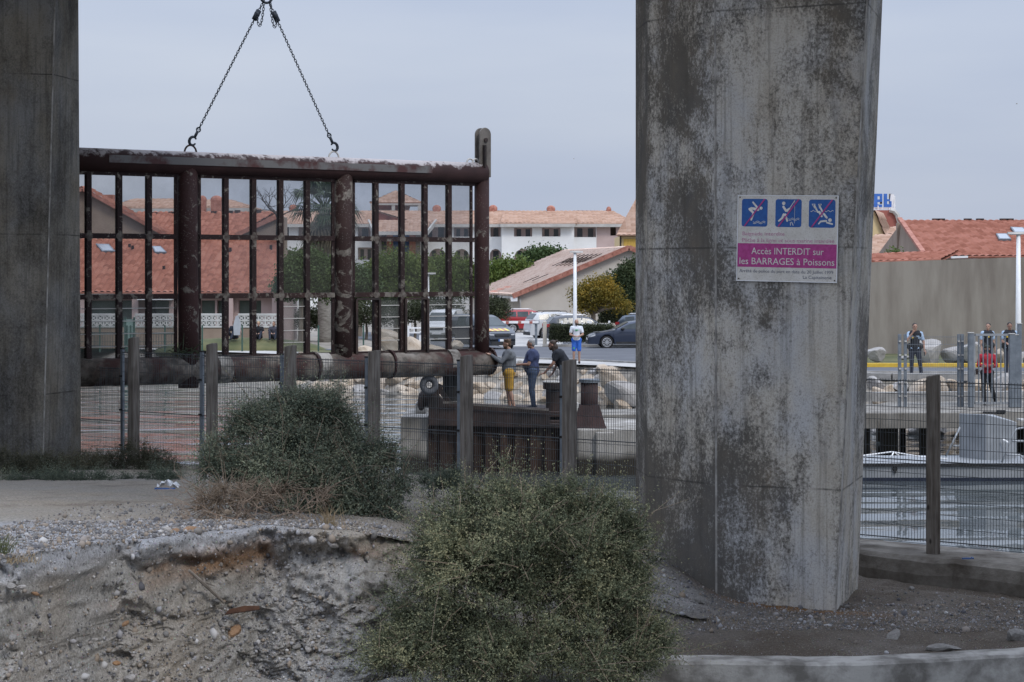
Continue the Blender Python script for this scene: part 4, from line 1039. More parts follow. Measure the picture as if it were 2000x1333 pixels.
# ------------------------------------------------------------------ far bank
BX = [-400, -60, -20, -7.7, 3.8, 7, 10, 12, 17, 60, 400]; BY = [500, 141, 101, 88.1, 75.5, 69.5, 64.0, 62.6, 62.2, 60, 60]
def yb(x): return np.interp(x, BX, BY)
def far_ground():
    xs = np.concatenate([np.linspace(-1500, -60, 24, endpoint=False), np.linspace(-60, -26, 30, endpoint=False), np.arange(-26, 20, .28), np.linspace(20, 60, 30), np.linspace(80, 1500, 20)])
    ys = np.concatenate([np.linspace(57, 63, 10, endpoint=False), np.arange(63, 104, .25), np.linspace(104, 150, 30), np.linspace(160, 3500, 24)])
    X, Y = np.meshgrid(xs, ys, indexing='ij'); w_ = Y - yb(X)
    G_ = 2.259 - .0115 * np.minimum(Y, 150)
    Z = np.where(w_ > 3, G_, -1.2 + (G_ + 1.2) * np.clip((w_ + 2.0) / 5.0, 0, 1))
    Z = np.where(w_ < -2, -2.5, Z)
    rough = sstep(3, 1, w_) * sstep(-3, -1, w_); Z = Z + rough * .18 * fbm(X * 1.1, Y * 1.1, 0, 4)
    # grass bank rising gently in front of the terrace houses
    v = np.stack([X, Y, Z], -1).reshape(-1, 3); nx, ny = X.shape; i = np.arange(nx * ny).reshape(nx, ny)
    f = np.stack([i[:-1, :-1], i[1:, :-1], i[1:, 1:], i[:-1, 1:]], -1).reshape(-1, 4)
    o = np_mesh('far_ground', v, f, M['bankdirt'], smooth=True); tag(o, kind='structure')
far_ground()
def sheet(name, poly, m, off, kind='structure'):
    mb = MB(); mb.add([(x, y, g(y) + off) for x, y in poly], [tuple(range(len(poly)))]); o = mb.build(name, m)
    if kind: tag(o, kind=kind)
    return o
bank = lambda x, w_: (x, float(yb(x)) + w_)
sheet('path', [bank(x, 2.6) for x in (-58, -20, -7.7)] + [bank(-2.5, 2.7), bank(-2.5, 9.5)] + [bank(x, 6.6) for x in (-7.7, -20, -58)], M['pave'], .03)
sheet('pavement', [bank(x, 2.7) for x in (-2.5, 3.8, 7, 10)] + [(11.6, 65.9), (17, 65.4), (58, 63.4), (58, 68.5), (20, 70.3), (11.5, 71.0), (8, 75.6), (3.3, 83.4), (-2.5, 90)], M['pave'], .03)
sheet('grass_verge', [bank(x, 6.5) for x in (-58, -20, -7.7)] + [(-5, 93), (-8, 100), (-9.5, 103.5), (-26, 103.5), (-58, 150)], M['grass'], .025)
sheet('grass_verge', [(9.4, 84), (12.4, 76.8), (20, 76.3), (58, 74.3), (58, 72), (58, 100), (22, 96), (9.5, 101)], M['grass'], .02)
sheet('road', [(-2.5, 90.1), (3.3, 83.5), (8, 75.7), (11.5, 71.1), (20, 70.4), (58, 68.6), (58, 74), (20, 76.0), (12.5, 76.6), (9.5, 84), (6.5, 106), (-1, 106.5), (-8, 107), (-9.5, 101)], M['asphalt'], .035)
sheet('parking', [(-3, 106.8), (6.6, 106.4), (12, 108), (22, 112), (22, 149), (-14, 149), (-8, 120)], M['asphalt'], .02)
sheet('driveway', [(-.6, 106.6), (2.6, 106.5), (3.2, 148), (-3.4, 148)], M['pave'], .045)
def kerb(name, pts, wd, h, m, kind='structure'):
    mb = MB()
    for a, b in zip(pts, pts[1:]): mb.bar((a[0], a[1], g(a[1]) + h / 2), (b[0], b[1], g(b[1]) + h / 2), wd, h)
    o = mb.build(name, m); tag(o, kind=kind); return o
kerb('yellow_kerb', [(9.3, 83.8), (12.3, 76.7), (20, 76.2), (58, 74.2)], .32, .18, M['kerb_yellow'])
kerb('pavement_kerb', [(-2.5, 90.05), (3.3, 83.45), (8, 75.65), (11.5, 71.05), (20, 70.35), (58, 68.5)], .16, .1, M['concrete'])
kerb('quay_edge', [(10.6, 66.6), (12.2, 65.7), (17, 65.2), (58, 63.2)], .35, .22, M['concrete'])
kerb('hedge_kerb', [(1.6, 106.7), (6.5, 106.2)], .2, .16, M['concrete'])

# riprap boulders, each a thing
def riprap():
    r = np.random.default_rng(11); lab = 'pale limestone boulder in the riprap bank between the canal and the road'; grp = 'riprap boulders on the far bank'
    n = 0
    spots = []
    for x in np.arange(-9.5, 4.2, .40): spots += [(x + r.uniform(-.15, .15), w_ + r.uniform(-.2, .2)) for w_ in (.1, .95, 1.75, 2.4)]
    for x in np.arange(11.0, 17.2, .5): spots += [(x + r.uniform(-.2, .2), w_ + r.uniform(-.2, .2)) for w_ in (.1, .95, 1.8, 2.5)]
    for x, w_ in spots:
        y = float(yb(x)) + w_ * (1.25 if x < 5 else 1.0); zt = -1.2 + (g(y) + 1.2) * min(1, max(0, (w_ + 2.0) / 5.0))
        s_ = r.uniform(.5, 1.02); me = (ROCKS + ROCKG)[int(r.integers(0, 10))] if r.uniform() > .25 else ROCKS[int(r.integers(0, 7))]
        put(me, 'boulder', (x, y, zt + .05), (s_ * 1.25, s_, s_ * .95), lab, 'boulder', grp, (r.uniform(-.6, .6), r.uniform(-.6, .6), r.uniform(0, 6.28)))
    for px, py, d, s_, sz, lb in ((1228, 775, 75.0, 1.9, .8, 'big slanting grey slab at the water edge left of the right pillar'), (1195, 742, 75.5, 1.25, .9, 'large pale boulder topping the riprap right of the rusty bollard')):
        put(ROCKG[0] if s_ > 1.5 else ROCKS[2], 'boulder', P(px, py, d), (s_, s_ * .8, s_ * sz), lb, 'boulder', None, (.3, .5, .4))
    # boulders lining the grass behind the yellow kerb
    for px, py, d, sx, sz, lb in ((1712, 692, 82, 1.0, .85, 'grey boulder on the grass just right of the bridge pillar'), (1766, 699, 81, .5, .5, 'small boulder on the grass behind the first policeman'), (1814, 691, 81, 1.3, 1.35, 'tall pointed boulder on the grass right of the first policeman'),
        (1868, 695, 81, 1.2, 1.0, 'broad grey boulder on the grass left of the gate'), (1897, 688, 80, 1.0, 1.25, 'upright pale boulder on the grass behind the gate post'), (1953, 697, 81, .9, 1.2, 'tan upright boulder on the grass behind the gate bars'), (1998, 697, 81, .8, .8, 'low boulder on the grass at the right edge')):
        put(ROCKG[int(sx * 10) % 3] if 'tan' not in lb else ROCKS[1], 'boulder', P(px, py, d), (sx, sx * .8, sx * sz), lb, 'boulder', None, (.1, .15, sx * 5))
    for px, py, d, s_, lb in ((716, 688, 92, .8, 'pinkish boulder by the path at the foot of the left hatch'), (735, 690, 92, .5, 'small pink boulder beside the larger one by the path'), (765, 683, 93, 1.4, 'big pale boulder seen between the two hatch frames'), (760, 660, 94, 1.3, 'grey boulder behind the big pale one by the path'),
        (850, 684, 92, .8, 'yellowish boulder below the white van'), (890, 674, 93, .8, 'white block on a stone seen in the last lower bay'), (806, 676, 95, 1.2, 'grey boulder behind the white pipe barrier')):
        put(ROCKS[int(px) % 7], 'boulder', P(px, py, d), (s_ * 1.2, s_, s_), lb, 'boulder', None)
riprap()

# ------------------------------------------------------------------ buildings
def roof(parent, p0, p1, p2, p3, m, per=(.34, .42), amp=.08, th=.10, name='roof', res=6):
    """tiled roof slab; p0,p1 eave left/right, p2,p3 ridge right/left (world)"""
    p0, p1, p2, p3 = [Vector(p) for p in (p0, p1, p2, p3)]
    x = (p1 - p0).normalized(); n = x.cross(p3 - p0).normalized(); y = n.cross(x)
    if n.z < 0: n = -n; y = -y if (p3 - p0).dot(y) < 0 else y
    q = [Vector(((p - p0).dot(x), (p - p0).dot(y))) for p in (p0, p1, p2, p3)]
    W = max(a.x for a in q) - min(a.x for a in q); H = q[2].y
    nu = max(4, int(W / per[0] * res)); nr = max(2, int(H / per[1]))
    u = np.linspace(0, 1, nu + 1); vv = []; 
    for r_ in range(nr): vv += [(r_ / nr, 0.0), ((r_ + .999) / nr, 1.0)]
    V = []; 
    for v, ph in vv:
        a = q[0] * (1 - v) + q[3] * v; b = q[1] * (1 - v) + q[2] * v
        xx = a.x + (b.x - a.x) * u; yy = a.y + (b.y - a.y) * u
        zz = amp * np.abs(np.sin(np.pi * xx / per[0])) + .055 * (1 - ph)
        V.append(np.stack([xx, yy, zz], -1))
    V = np.array(V); nv, nu1 = V.shape[:2]; i = np.arange(nv * nu1).reshape(nv, nu1)
    f = np.stack([i[:-1, :-1], i[:-1, 1:], i[1:, 1:], i[1:, :-1]], -1).reshape(-1, 4); v = V.reshape(-1, 3)
    # underside
    k = len(v); v = np.concatenate([v, np.array([(a.x, a.y, -th) for a in q])]); f = np.concatenate([f, [[k + 3, k + 2, k + 1, k]]])
    fs = [(i[0, 0], k, k + 1, i[0, -1]), (i[-1, -1], k + 2, k + 3, i[-1, 0])]
    f = np.concatenate([f, fs])
    o = np_mesh(name, v, f, m, parent)
    mtx = Matrix((x, y, n)).transposed().to_4x4(); mtx.translation = p0 - (Vector(parent.location) if parent else Vector((0, 0, 0)))
    o.matrix_local = mtx
    return o
def wall(parent, o0, ux_, W, H, m, ops=(), th=.25, name='wall', wm=None, back=None, depth=.2):
    """facade in plane from o0 along ux_ (horizontal unit) with real openings (u0,v0,u1,v1[,arch]); each opening gets a recessed window"""
    o0 = Vector(o0); ux_ = Vector(ux_).normalized(); nrm = Vector((ux_.y, -ux_.x, 0)); up = Vector((0, 0, 1))
    us = sorted({0.0, W} | {a for o in ops for a in (o[0], o[2])}); vs = sorted({0.0, H} | {a for o in ops for a in (o[1], o[3])})
    q = lambda u, v, d=0: o0 + ux_ * u + up * v - nrm * d
    mb = MB()
    for i in range(len(us) - 1):
        for j in range(len(vs) - 1):
            cu, cv = (us[i] + us[i + 1]) / 2, (vs[j] + vs[j + 1]) / 2
            if any(o[0] < cu < o[2] and o[1] < cv < o[3] for o in ops): continue
            mb.add([q(us[i], vs[j]), q(us[i + 1], vs[j]), q(us[i + 1], vs[j + 1]), q(us[i], vs[j + 1])], [(0, 1, 2, 3)])
    for o in ops:
        a, b, c, d = o[:4]
        for e, f_ in (((a, b), (c, b)), ((c, b), (c, d)), ((c, d), (a, d)), ((a, d), (a, b))): mb.add([q(*e), q(*f_), q(f_[0], f_[1], depth), q(e[0], e[1], depth)], [(0, 1, 2, 3)])
        if len(o) > 4 and o[4] == 'arch':
            r = (c - a) / 2; cx = (a + c) / 2; rv = min(r, d - b); n = 8
            for sgn in (-1, 1):
                pts = [(cx + sgn * r, d)] + [(cx + sgn * r * math.cos(R(90 * i / n)), d - rv + rv * math.sin(R(90 * i / n))) for i in range(n + 1)]
                fr = [q(*p, -.002) for p in pts]; bk = [q(*p, depth) for p in pts]; m_ = len(pts)
                mb.add(fr + bk, [tuple(range(m_))] + [(i, i + 1, m_ + i + 1, m_ + i) for i in range(1, m_ - 1)])
    w_ = mb.build(name, m, parent, world=True)
    for o in ops:
        a, b, c, d = o[:4]; kind = o[4] if len(o) > 4 else 'win'
        mb = MB(); mb.add([q(a - .02, b - .02, depth + .001), q(c + .02, b - .02, depth + .001), q(c + .02, d + .02, depth + .001), q(a - .02, d + .02, depth + .001)], [(0, 1, 2, 3)])
        if kind in ('arch', 'log'):
            lg = mb.build('loggia', back or M['pinkwall'], parent, world=True)
            k_ = 2 if c - a > 1.6 else 1
            for t in range(k_):
                mb = MB(); x0 = a + (c - a) * ((t + .28) / k_); x1 = a + (c - a) * ((t + .78) / k_); mb.box(q((x0 + x1) / 2, b + (d - b) * .45, depth - .02), (0.001, 0.001, 0.001))
                mb.v = []; mb.f = []; mb.m = []
                z1 = b + (d - b) * .86; mb.add([q(x0, b, depth - .02), q(x1, b, depth - .02), q(x1, z1, depth - .02), q(x0, z1, depth - .02)], [(0, 1, 2, 3)]); mb.build('window', M['darkglass'], parent, world=True)
        else: mb.build('window' if kind == 'win' else 'shutter', wm or M['darkglass'], parent, world=True)
    return w_
def slab(parent, poly, d, th, name, m):
    """vertical facing-camera polygon of image points at depth d, thickness th backwards"""
    mb = MB(); pts = [P(px, py, d) for px, py in poly]
    n = len(pts); bk = [p + Vector((0, th, 0)) for p in pts]
    mb.add(pts + bk, [tuple(range(n)), tuple(range(2 * n - 1, n - 1, -1))] + [(i, n + i, n + (i + 1) % n, (i + 1) % n) for i in range(n)])
    return mb.build(name, m, parent, world=True)

def terrace_house():
    d = 112.0; e = PZ(573, d); x0, x1 = PX(60, d), PX(545, d)
    t = thing('terrace_house', 'low terrace house with long terracotta roof and skylights behind the hanging barrier', 'house', (x0, d, g(d)))
    wd = x1 - x0; H = e - g(d) - .1; ops = []
    for a, b, k in ((100, 118, 'win'), (176, 226, 'shut'), (232, 262, 'win'), (290, 300, 'win'), (300, 335, 'shut'), (392, 420, 'shut'), (424, 446, 'win'), (466, 490, 'shut'), (492, 510, 'win')):
        ops.append((PX(a, d) - x0, .12, PX(b, d) - x0, H - .3, k))
    wall(t, (x0, d, g(d)), (1, 0, 0), wd, H, M['pinkwall'], ops, wm=M['shutter'], depth=.5)
    mb = MB(); mb.box(((x0 + x1) / 2, d + 5, g(d) + H / 2), (wd - .02, 8.9, H - .02)); mb.build('rear_wall', M['pinkwall'], t, world=True)
    for a in (122, 165, 268, 340, 452, 540): mb = MB(); mb.box((PX(a, d), d - .35, g(d) + H / 2), (.34, .6, H)); mb.build('buttress', M['pinkwall'], t, world=True)
    mb = MB(); mb.box(((x0 + x1) / 2, d - .62, e - .1), (wd + .3, .14, .2)); mb.build('gutter', M['trim'], t, world=True)
    mb = MB(); mb.bar((PX(275, d), d - .9, e - .28), (PX(343, d), d - .9, e - .28), .5, .16); mb.build('awning', M['white_paint'], t, world=True)
    dr = 121.0; zr = PZ(468, dr)
    roof(t, (x0 - .2, d - .7, e), (x1 + .1, d - .7, e), (PX(541, dr), dr, zr), (x0 - .2, dr, zr), M['tile_red'])
    def on(px, py):       # point on that roof plane
        a = (zr - e) / (dr - d + .7); k_ = (HOR - py) / F; y = (e - a * (d - .7) - CAMZ) / (k_ - a); return Vector((PX(px, y), y, CAMZ + k_ * y))
    for q in ([(187, 481), (213, 482), (226, 496), (200, 496)], [(297, 486), (314, 486), (326, 498), (303, 498)]):
        pt = [on(*c) for c in q]; n = (pt[1] - pt[0]).cross(pt[3] - pt[0]).normalized(); n = n if n.z > 0 else -n
        mb = MB(); mb.add([p + n * .06 for p in pt] + [p + n * .16 for p in pt], [(4, 5, 6, 7), (0, 1, 5, 4), (1, 2, 6, 5), (2, 3, 7, 6), (3, 0, 4, 7)]); sk = mb.build('skylight', M['galv'], t, world=True)
        c = sum(pt, Vector()) / 4; mb = MB(); mb.add([c + (p - c) * .8 + n * .165 for p in pt], [(0, 1, 2, 3)]); mb.build('pane', M['skyglass'], sk, world=False).location = -Vector(t.location)
    for px, py in ((253, 487), (259, 490), (450, 494), (529, 489), (495, 500), (320, 530)):
        p = on(px, py); mb = MB(); mb.cyl(p, p + Vector((0, 0, .3)), .08, n=8); mb.build('vent', M['darksteel'], t, world=True)
M['skyglass'] = mat('skylight_glass', (.30, .33, .37), (.36, .39, .43), 1, .1, spec=.8)
terrace_house()

def gable_house(name, label, apex, le, re, d, depth, m, rm, base=None, wins=()):
    """gable facing the camera: apex/eave image points on plane y=d"""
    t = thing(name, label, 'house', (PX(apex[0], d), d, g(d)))
    b = HOR + (CAMZ - (base if base is not None else g(d))) / d * F
    slab(t, [(le[0], b), (re[0], b), (re[0], re[1]), apex, (le[0], le[1])], d, depth, 'wall', m)
    A, L_, R_ = P(*apex, d), P(*le, d), P(*re, d); o = Vector((0, depth + .4, .16)); f_ = Vector((0, -.35, .16))
    def ext(p): return p + (p - A).normalized() * .35
    roof(t, ext(L_) + o, ext(L_) + f_, A + f_, A + o, rm)
    roof(t, ext(R_) + f_, ext(R_) + o, A + o, A + f_, rm)
    for p in (L_, R_): mb = MB(); mb.bar(A + Vector((0, -.36, .05)), ext(p) + Vector((0, -.36, .05)), .08, .22); mb.build('verge', M['verge'], t, world=True)
    return t
gable_house('gable_house', 'brown rendered gable house rising at the left above the terrace roof', (163, 371), (-30, 480), (352, 476), 124.0, 1.2, M['brownrender'], M['tile_red'])
def mid_house():
    d = 124.5; t = thing('roof_house', 'house with terracotta roof and brown half gable behind the terrace', 'house', (PX(420, d), d, g(d)))
    slab(t, [(262, 680), (556, 680), (556, 425), (548, 421), (462, 459), (262, 468)], d, 1.5, 'wall', M['brownrender'])
    z0 = PZ(466, d); dr = 131; zr = PZ(415, dr)
    roof(t, (PX(262, d), d - .5, z0), (PX(452, d), d - .5, z0), (PX(540, dr), dr, zr), (PX(268, dr), dr, zr), M['tile_red'])
    mb = MB(); mb.bar(P(460, 460, d - .15), P(549, 420, d - .15), .25, .26); mb.build('verge', M['verge'], t, world=True)
    for px, py in ((303, 418), (335, 417), (418, 416), (450, 415), (464, 414), (505, 413)):
        p = P(px, py, 130.6); mb = MB(); mb.box(p, (.35, .3, .2)); mb.build('ridge_vent', M['darksteel'], t, world=True)
mid_house()
def hip_house(name, label, px0, px1, py_e, py_r, hip, d, dep, wm_, rm, z=None, ridge=None):
    t = thing(name, label, 'house', (PX((px0 + px1) / 2, d), d, .5)); x0, x1 = PX(px0, d), PX(px1, d); e = PZ(py_e, d); zr = PZ(py_r, d + dep / 2)
    mb = MB(); mb.box(((x0 + x1) / 2, d + dep / 2, (e + .5) / 2), (x1 - x0 - .4, dep - .4, e - .5)); mb.build('wall', wm_, t, world=True)
    r0, r1 = x0 + hip, x1 - hip; ym = d + dep / 2; pr = (.5, .5)
    roof(t, (x0, d, e), (x1, d, e), (r1, ym, zr), (r0, ym, zr), rm, pr, .06, res=5)
    roof(t, (x1, d, e), (x1, d + dep, e), (r1 , ym + .01, zr), (r1, ym - .01, zr), rm, pr, .06, res=5)
    roof(t, (x0, d + dep, e), (x0, d, e), (r0, ym - .01, zr), (r0, ym + .01, zr), rm, pr, .06, res=5)
    mb = MB(); mb.box(((x0 + x1) / 2, d - .05, e - .22), (x1 - x0, .16, .34)); mb.build('gutter', M['trim'], t, world=True)
    return t
def chimney(px, py, d, wd=.9, par=None, dome=True):
    mb = MB(); p = P(px, py, d); mb.box(p - Vector((0, 0, .6)), (wd, wd, 1.2))
    if dome: mb.ell(p, (wd * .62, wd * .5, .45), 14, 8)
    if par: mb.build('chimney', M['verge'], par, world=True)
a = hip_house('hip_house', 'far house with tan hipped roof above the left terrace roofs', 205, 345, 407, 389, 1.5, 190, 14, M['pinkwall'], M['tile_tan']); chimney(212, 381, 190, 1.0, a, False)
a = hip_house('hip_house', 'far house with tan hipped roof and two rounded chimneys right of the first big post', 296, 490, 406, 391, 3.0, 205, 14, M['pinkwall'], M['tile_tan']); chimney(395, 391, 204, .75, a); chimney(423, 391, 203, 1.0, a)

def apartment():
    d = 235.0; S_ = d / F; z0 = g(150)
    t = thing('apartment_block', 'long white apartment block with arched loggias and tan tiled roof in the distance', 'apartment building', (PX(900, d), d, z0))
    X = lambda px: PX(px, d)
    def section(px0, px1, ops, m, off=0.0, back=None):
        dd = d - off; xo = PX(px0, d); pys = [(PX(a, d) - xo, PZ(b2, d) - z0, PX(c, d) - xo, PZ(b1, d) - z0, k_) for a, b1, c, b2, k_ in ops]
        wall(t, (xo, dd, z0), (1, 0, 0), PX(px1, d) - xo, PZ(438, d) - z0, m, pys, depth=1.0, back=back)
        if off:
            for px in (px0, px1): mb = MB(); mb.add([(PX(px, d), dd, z0), (PX(px, d), d + 2, z0), (PX(px, d), d + 2, PZ(438, d)), (PX(px, d), dd, PZ(438, d))], [(0, 1, 2, 3)]); mb.build('wall', m, t, world=True)
    section(430, 556, [(440, 446, 470, 463, 'log'), (500, 446, 530, 463, 'log')], M['white_wall'])
    section(556, 735, [(558, 444, 566, 463, 'win'), (584, 444, 606, 463, 'log'), (645, 444, 665, 463, 'log'), (700, 444, 725, 463, 'log'), (578, 482, 618, 512, 'arch'), (540 + 20, 488, 572, 512, 'arch'), (640, 487, 675, 512, 'arch'), (700, 484, 728, 508, 'log')], M['white_wall'], 1.0)
    section(735, 822, [(745, 458, 755, 490, 'win'), (760, 458, 812, 496, 'shut')], M['trim'], 0.0)
    section(822, 980, [(826, 440, 872, 464, 'log'), (887, 445, 917, 463, 'log'), (938, 445, 955, 463, 'log'), (958, 443, 978, 463, 'log'), (838, 486, 872, 513, 'arch'), (887, 487, 917, 513, 'arch'), (930, 487, 954, 513, 'arch'), (957, 487, 979, 511, 'arch')], M['white_wall'], .8)
    section(980, 1120, [(1004, 446, 1039, 463, 'log'), (1058, 446, 1094, 463, 'log'), (1004, 487, 1040, 513, 'arch'), (1058, 487, 1092, 513, 'arch')], M['white_wall'], 2.2)
    section(1120, 1164, [(1121, 444, 1163, 464, 'log'), (1126, 487, 1152, 511, 'arch')], M['white_wall'], 1.4)
    section(1164, 1226, [(1191, 444, 1202, 461, 'win')], M['pinkwall'], 1.4)
    mb = MB(); mb.box((X(786), d - .95, PZ(478, d)), (.15, .1, PZ(458, d) - PZ(496, d))); 
    mb.build('door_post', M['bluepaint'], t, world=True)
    for a in (762, 806): mb = MB(); mb.box((X(a), d - .3, PZ(478, d)), (.7, .6, PZ(456, d) - PZ(500, d))); mb.build('entrance_pillar', M['verge'], t, world=True)
    mb = MB(); mb.box((X(786), d + .6, PZ(478, d)), (X(812) - X(760), .1, PZ(458, d) - PZ(498, d))); mb.build('blue_doors', M['bluepaint'], t, world=True)
    e = PZ(438, d); dr = d + 8; zr = PZ(412.5, dr); pr = (.5, .5)
    for a, b, off, c, e2 in ((425, 735, 1.6, 425, 735), (822, 980, 1.4, 735, 985), (980, 1120, 2.8, 985, 1125), (1120, 1236, 2.0, 1125, 1196)):
        roof(t, (X(a) - .2, d - off, e), (X(b) + .3, d - off, e), (PX(e2, dr), dr, zr), (PX(c, dr), dr, zr), M['tile_tan'], pr, .07, res=5)
        mb = MB(); mb.box(((X(a) + X(b)) / 2, d - off - .08, e - .22), (X(b) - X(a) + .3, .18, .34)); mb.build('gutter', M['trim'], t, world=True)
    roof(t, (X(740), d - 4.5, PZ(454, d - 4.5)), (X(832), d - 4.5, PZ(454, d - 4.5)), (PX(845, d), d, PZ(431, d)), (PX(725, d), d, PZ(431, d)), M['tile_tan'], pr, .07, res=5, name='porch_roof')
    mb = MB(); mb.bar((X(740) - .3, d - 4.6, PZ(456, d - 4.5)), (X(832) + .3, d - 4.6, PZ(456, d - 4.5)), .2, .4); mb.bar((X(740) - .3, d - 4.6, PZ(456, d - 4.5)), (PX(720, d), d - .2, PZ(433, d)), .2, .5); mb.bar((X(832) + .3, d - 4.6, PZ(456, d - 4.5)), (PX(852, d), d - .2, PZ(433, d)), .2, .5); mb.build('porch_fascia', M['trim'], t, world=True)
    for px, py in ((945, 410), (963, 408), (1076, 409), (1189, 411), (573, 407), (853, 408)): chimney(px, py, dr - .5, .85 if px != 1189 else .5, t)
    # belvedere with a pyramid roof
    dt = 243; ap = P(773, 373, dt + 3.1); z1 = PZ(396, dt); xa, xb = PX(722, dt), PX(824, dt); yb_ = dt + 6.2
    for a, b in (((xa, dt), (xb, dt)), ((xb, dt), (xb, yb_)), ((xb, yb_), (xa, yb_)), ((xa, yb_), (xa, dt))):
        du = Vector((b[0] - a[0], b[1] - a[1], 0)).normalized() * .02
        roof(t, (a[0], a[1], z1), (b[0], b[1], z1), ap + du, ap - du, M['tile_tan'], pr, .06, res=5, name='belvedere_roof')
    mb = MB(); 
    for x in (xa + .3, (xa + xb) / 2 - .3, xb - .3):
        for y in (dt + .3, yb_ - .3): mb = MB(); mb.box((x, y, (z1 + PZ(414, dt)) / 2), (.4, .4, z1 - PZ(416, dt))); mb.build('belvedere_post', M['trim'], t, world=True)
    mb = MB(); mb.box(((xa + xb) / 2, dt + .2, z1 - .15), (xb - xa - .2, .3, .3)); mb.build('belvedere_beam', M['trim'], t, world=True); mb = MB(); mb.box(((xa + xb) / 2, yb_ - .2, z1 - .15), (xb - xa - .2, .3, .3)); mb.build('belvedere_beam', M['trim'], t, world=True)
    mb = MB(); mb.box((PX(760, dt), dt + 2.2, PZ(420, dt)), (2.6, 2.2, 2.6)); mb.build('stair_head', M['redwall'], t, world=True)
    roof(t, (PX(735, dt), dt + .8, PZ(411, dt)), (PX(798, dt), dt + .8, PZ(411, dt)), (PX(798, dt), dt + 3.4, PZ(404, dt + 3.4)), (PX(735, dt), dt + 3.4, PZ(404, dt + 3.4)), M['tile_tan'], pr, .06, res=5, name='stair_roof')
    mb = MB(); mb.box((PX(900, d + 4), d + 8, z0 + 4), (X(1220) - X(440), 12, 8)); mb.build('rear_wall', M['white_wall'], t, world=True)
apartment()

def beige_house():
    d = 150.0; dep = 25; gz = g(150)
    t = thing('beige_house', 'long beige gable house with pale tiled roof beyond the parked cars', 'house', (PX(1228, d), d, gz))
    b = HOR + (CAMZ - gz) / d * F
    mb = MB(); dx = -4.0 / 25; pts = [P(px, py, d) for px, py in ((1013, b), (1442, b), (1442, 576), (1228, 487), (1013, 577))]; bk = [p + Vector((dx * dep, dep, 0)) for p in pts]; n = 5
    mb.add(pts + bk, [tuple(range(n)), tuple(range(2 * n - 1, n - 1, -1))] + [(i, n + i, n + (i + 1) % n, (i + 1) % n) for i in range(n)]); mb.build('wall', M['render'], t, world=True)
    A, L_, R_ = pts[3], pts[4], pts[2]; o = Vector((dx * dep, dep, .2)); f_ = Vector((0, -.3, .2)); sl_ = (L_ - A).normalized() * .5; sr_ = (R_ - A).normalized() * .5
    roof(t, L_ + sl_ + o, L_ + sl_ + f_, A + f_, A + o, M['tile_pale'], (.42, .42), .05)
    roof(t, R_ + sr_ + f_, R_ + sr_ + o, A + o, A + f_, M['tile_pale'], (.42, .42), .05)
    for p, s_ in ((L_, sl_), (R_, sr_)):
        mb = MB(); a0 = A + Vector((0, -.36, .12)); b0 = p + s_ + Vector((0, -.36, .12)); k_ = 14
        for i in range(k_): q0, q1 = a0.lerp(b0, i / k_), a0.lerp(b0, (i + .97) / k_); mb.bar(q0, q1, .2, .36)
        mb.build('verge_tiles', M['verge'], t, world=True)
    mb = MB(); mb.bar(L_ + sl_ + Vector((-.06, 0, .02)), L_ + sl_ + o + Vector((-.06, 0, -.18)), .14, .16); mb.bar(L_ + Vector((.1, -.1, -.1)), P(1020, b, d - .1), .1, .1); mb.build('gutter', M['trim'], t, world=True)
    # dark slits and hooks on the slope, a brick-red patch of new tiles
    nrm = (L_ - A).cross(o).normalized(); nrm = nrm if nrm.z > 0 else -nrm
    def on(u, v): return A + (L_ + sl_ - A) * u + Vector((dx * dep, dep, 0)) * v + nrm * .42
    mb = MB()
    for u, v in [(.20, .02 + .065 * i) for i in range(6)] + [(.27, .05 + .065 * i) for i in range(6)]:
        mb = MB(); p = on(u, v); mb.bar(p, p + (L_ - A).normalized() * .5, .28, .06); mb.bar(p - nrm * .02 + (L_ - A).normalized() * .5, p + (L_ - A).normalized() * 1.6 - nrm * .02, .05, .05); mb.build('roof_hook', M['darksteel'], t, world=True)
    for a_, b_ in ((on(.66, .18), on(.80, .18)), (on(.62, .1), on(.76, .1))): mb = MB(); mb.bar(a_, b_, .1, .05); mb.build('roof_batten', M['darksteel'], t, world=True)
    mb = MB(); p = on(.87, .35) - nrm * .27; mb.add([on(.83, .28) - nrm * .15, on(.99, .36) - nrm * .15, on(.99, .50) - nrm * .15, on(.83, .40) - nrm * .15], [(0, 1, 2, 3)]); mb.build('red_tiles', M['tile_red'], t, world=True)
    mb = MB(); q = P(985, 595, d + 6); mb.box(q + Vector((0, .3, -.4)), (1.6, .3, 2.2)); mb.build('porch_opening', M['darkglass'], t, world=True)
    mb = MB(); mb.box(P(1004, 585, d - .2), (.5, .4, .3)); mb.build('porch_lamp', M['white_paint'], t, world=True)
beige_house()
def yellow_house():
    d = 200.0; t = thing('yellow_house', 'house with yellow boarded upper wall at the left edge of the right pillar', 'house', (PX(1280, d), d, g(150)))
    mb = MB(); x0, x1 = PX(1210, d), PX(1420, d); z1 = PZ(462, d); mb.box(((x0 + x1) / 2, d + 5, (z1 + .5) / 2), (x1 - x0, 10, z1 - .5)); mb.build('wall', M['yellowwall'], t, world=True)
    mb = MB(); mb.box(((PX(1218, d) + x1) / 2, d - .04, z1 - 1.1), (x1 - PX(1218, d), .1, 1.7)); mb.build('boards', M['yellowwood'], t, world=True)
    mb = MB(); mb.box(((x0 + x1) / 2, d - .3, z1 + .06), (x1 - x0 + .4, .3, .16)); mb.bar((PX(1212, d), d - .1, z1), (PX(1212, d), d - .1, 2), .15, .15); mb.build('gutter', M['darksteel'], t, world=True)
    zr = PZ(405, d + 5)
    roof(t, (PX(1203, d), d - .6, z1 + .1), (x1, d - .6, z1 + .1), (x1 - 2.5, d + 5, zr + 1), (PX(1250, d), d + 5, zr + 1), M['tile_tan'], (.5, .5), .06, res=5)
yellow_house()

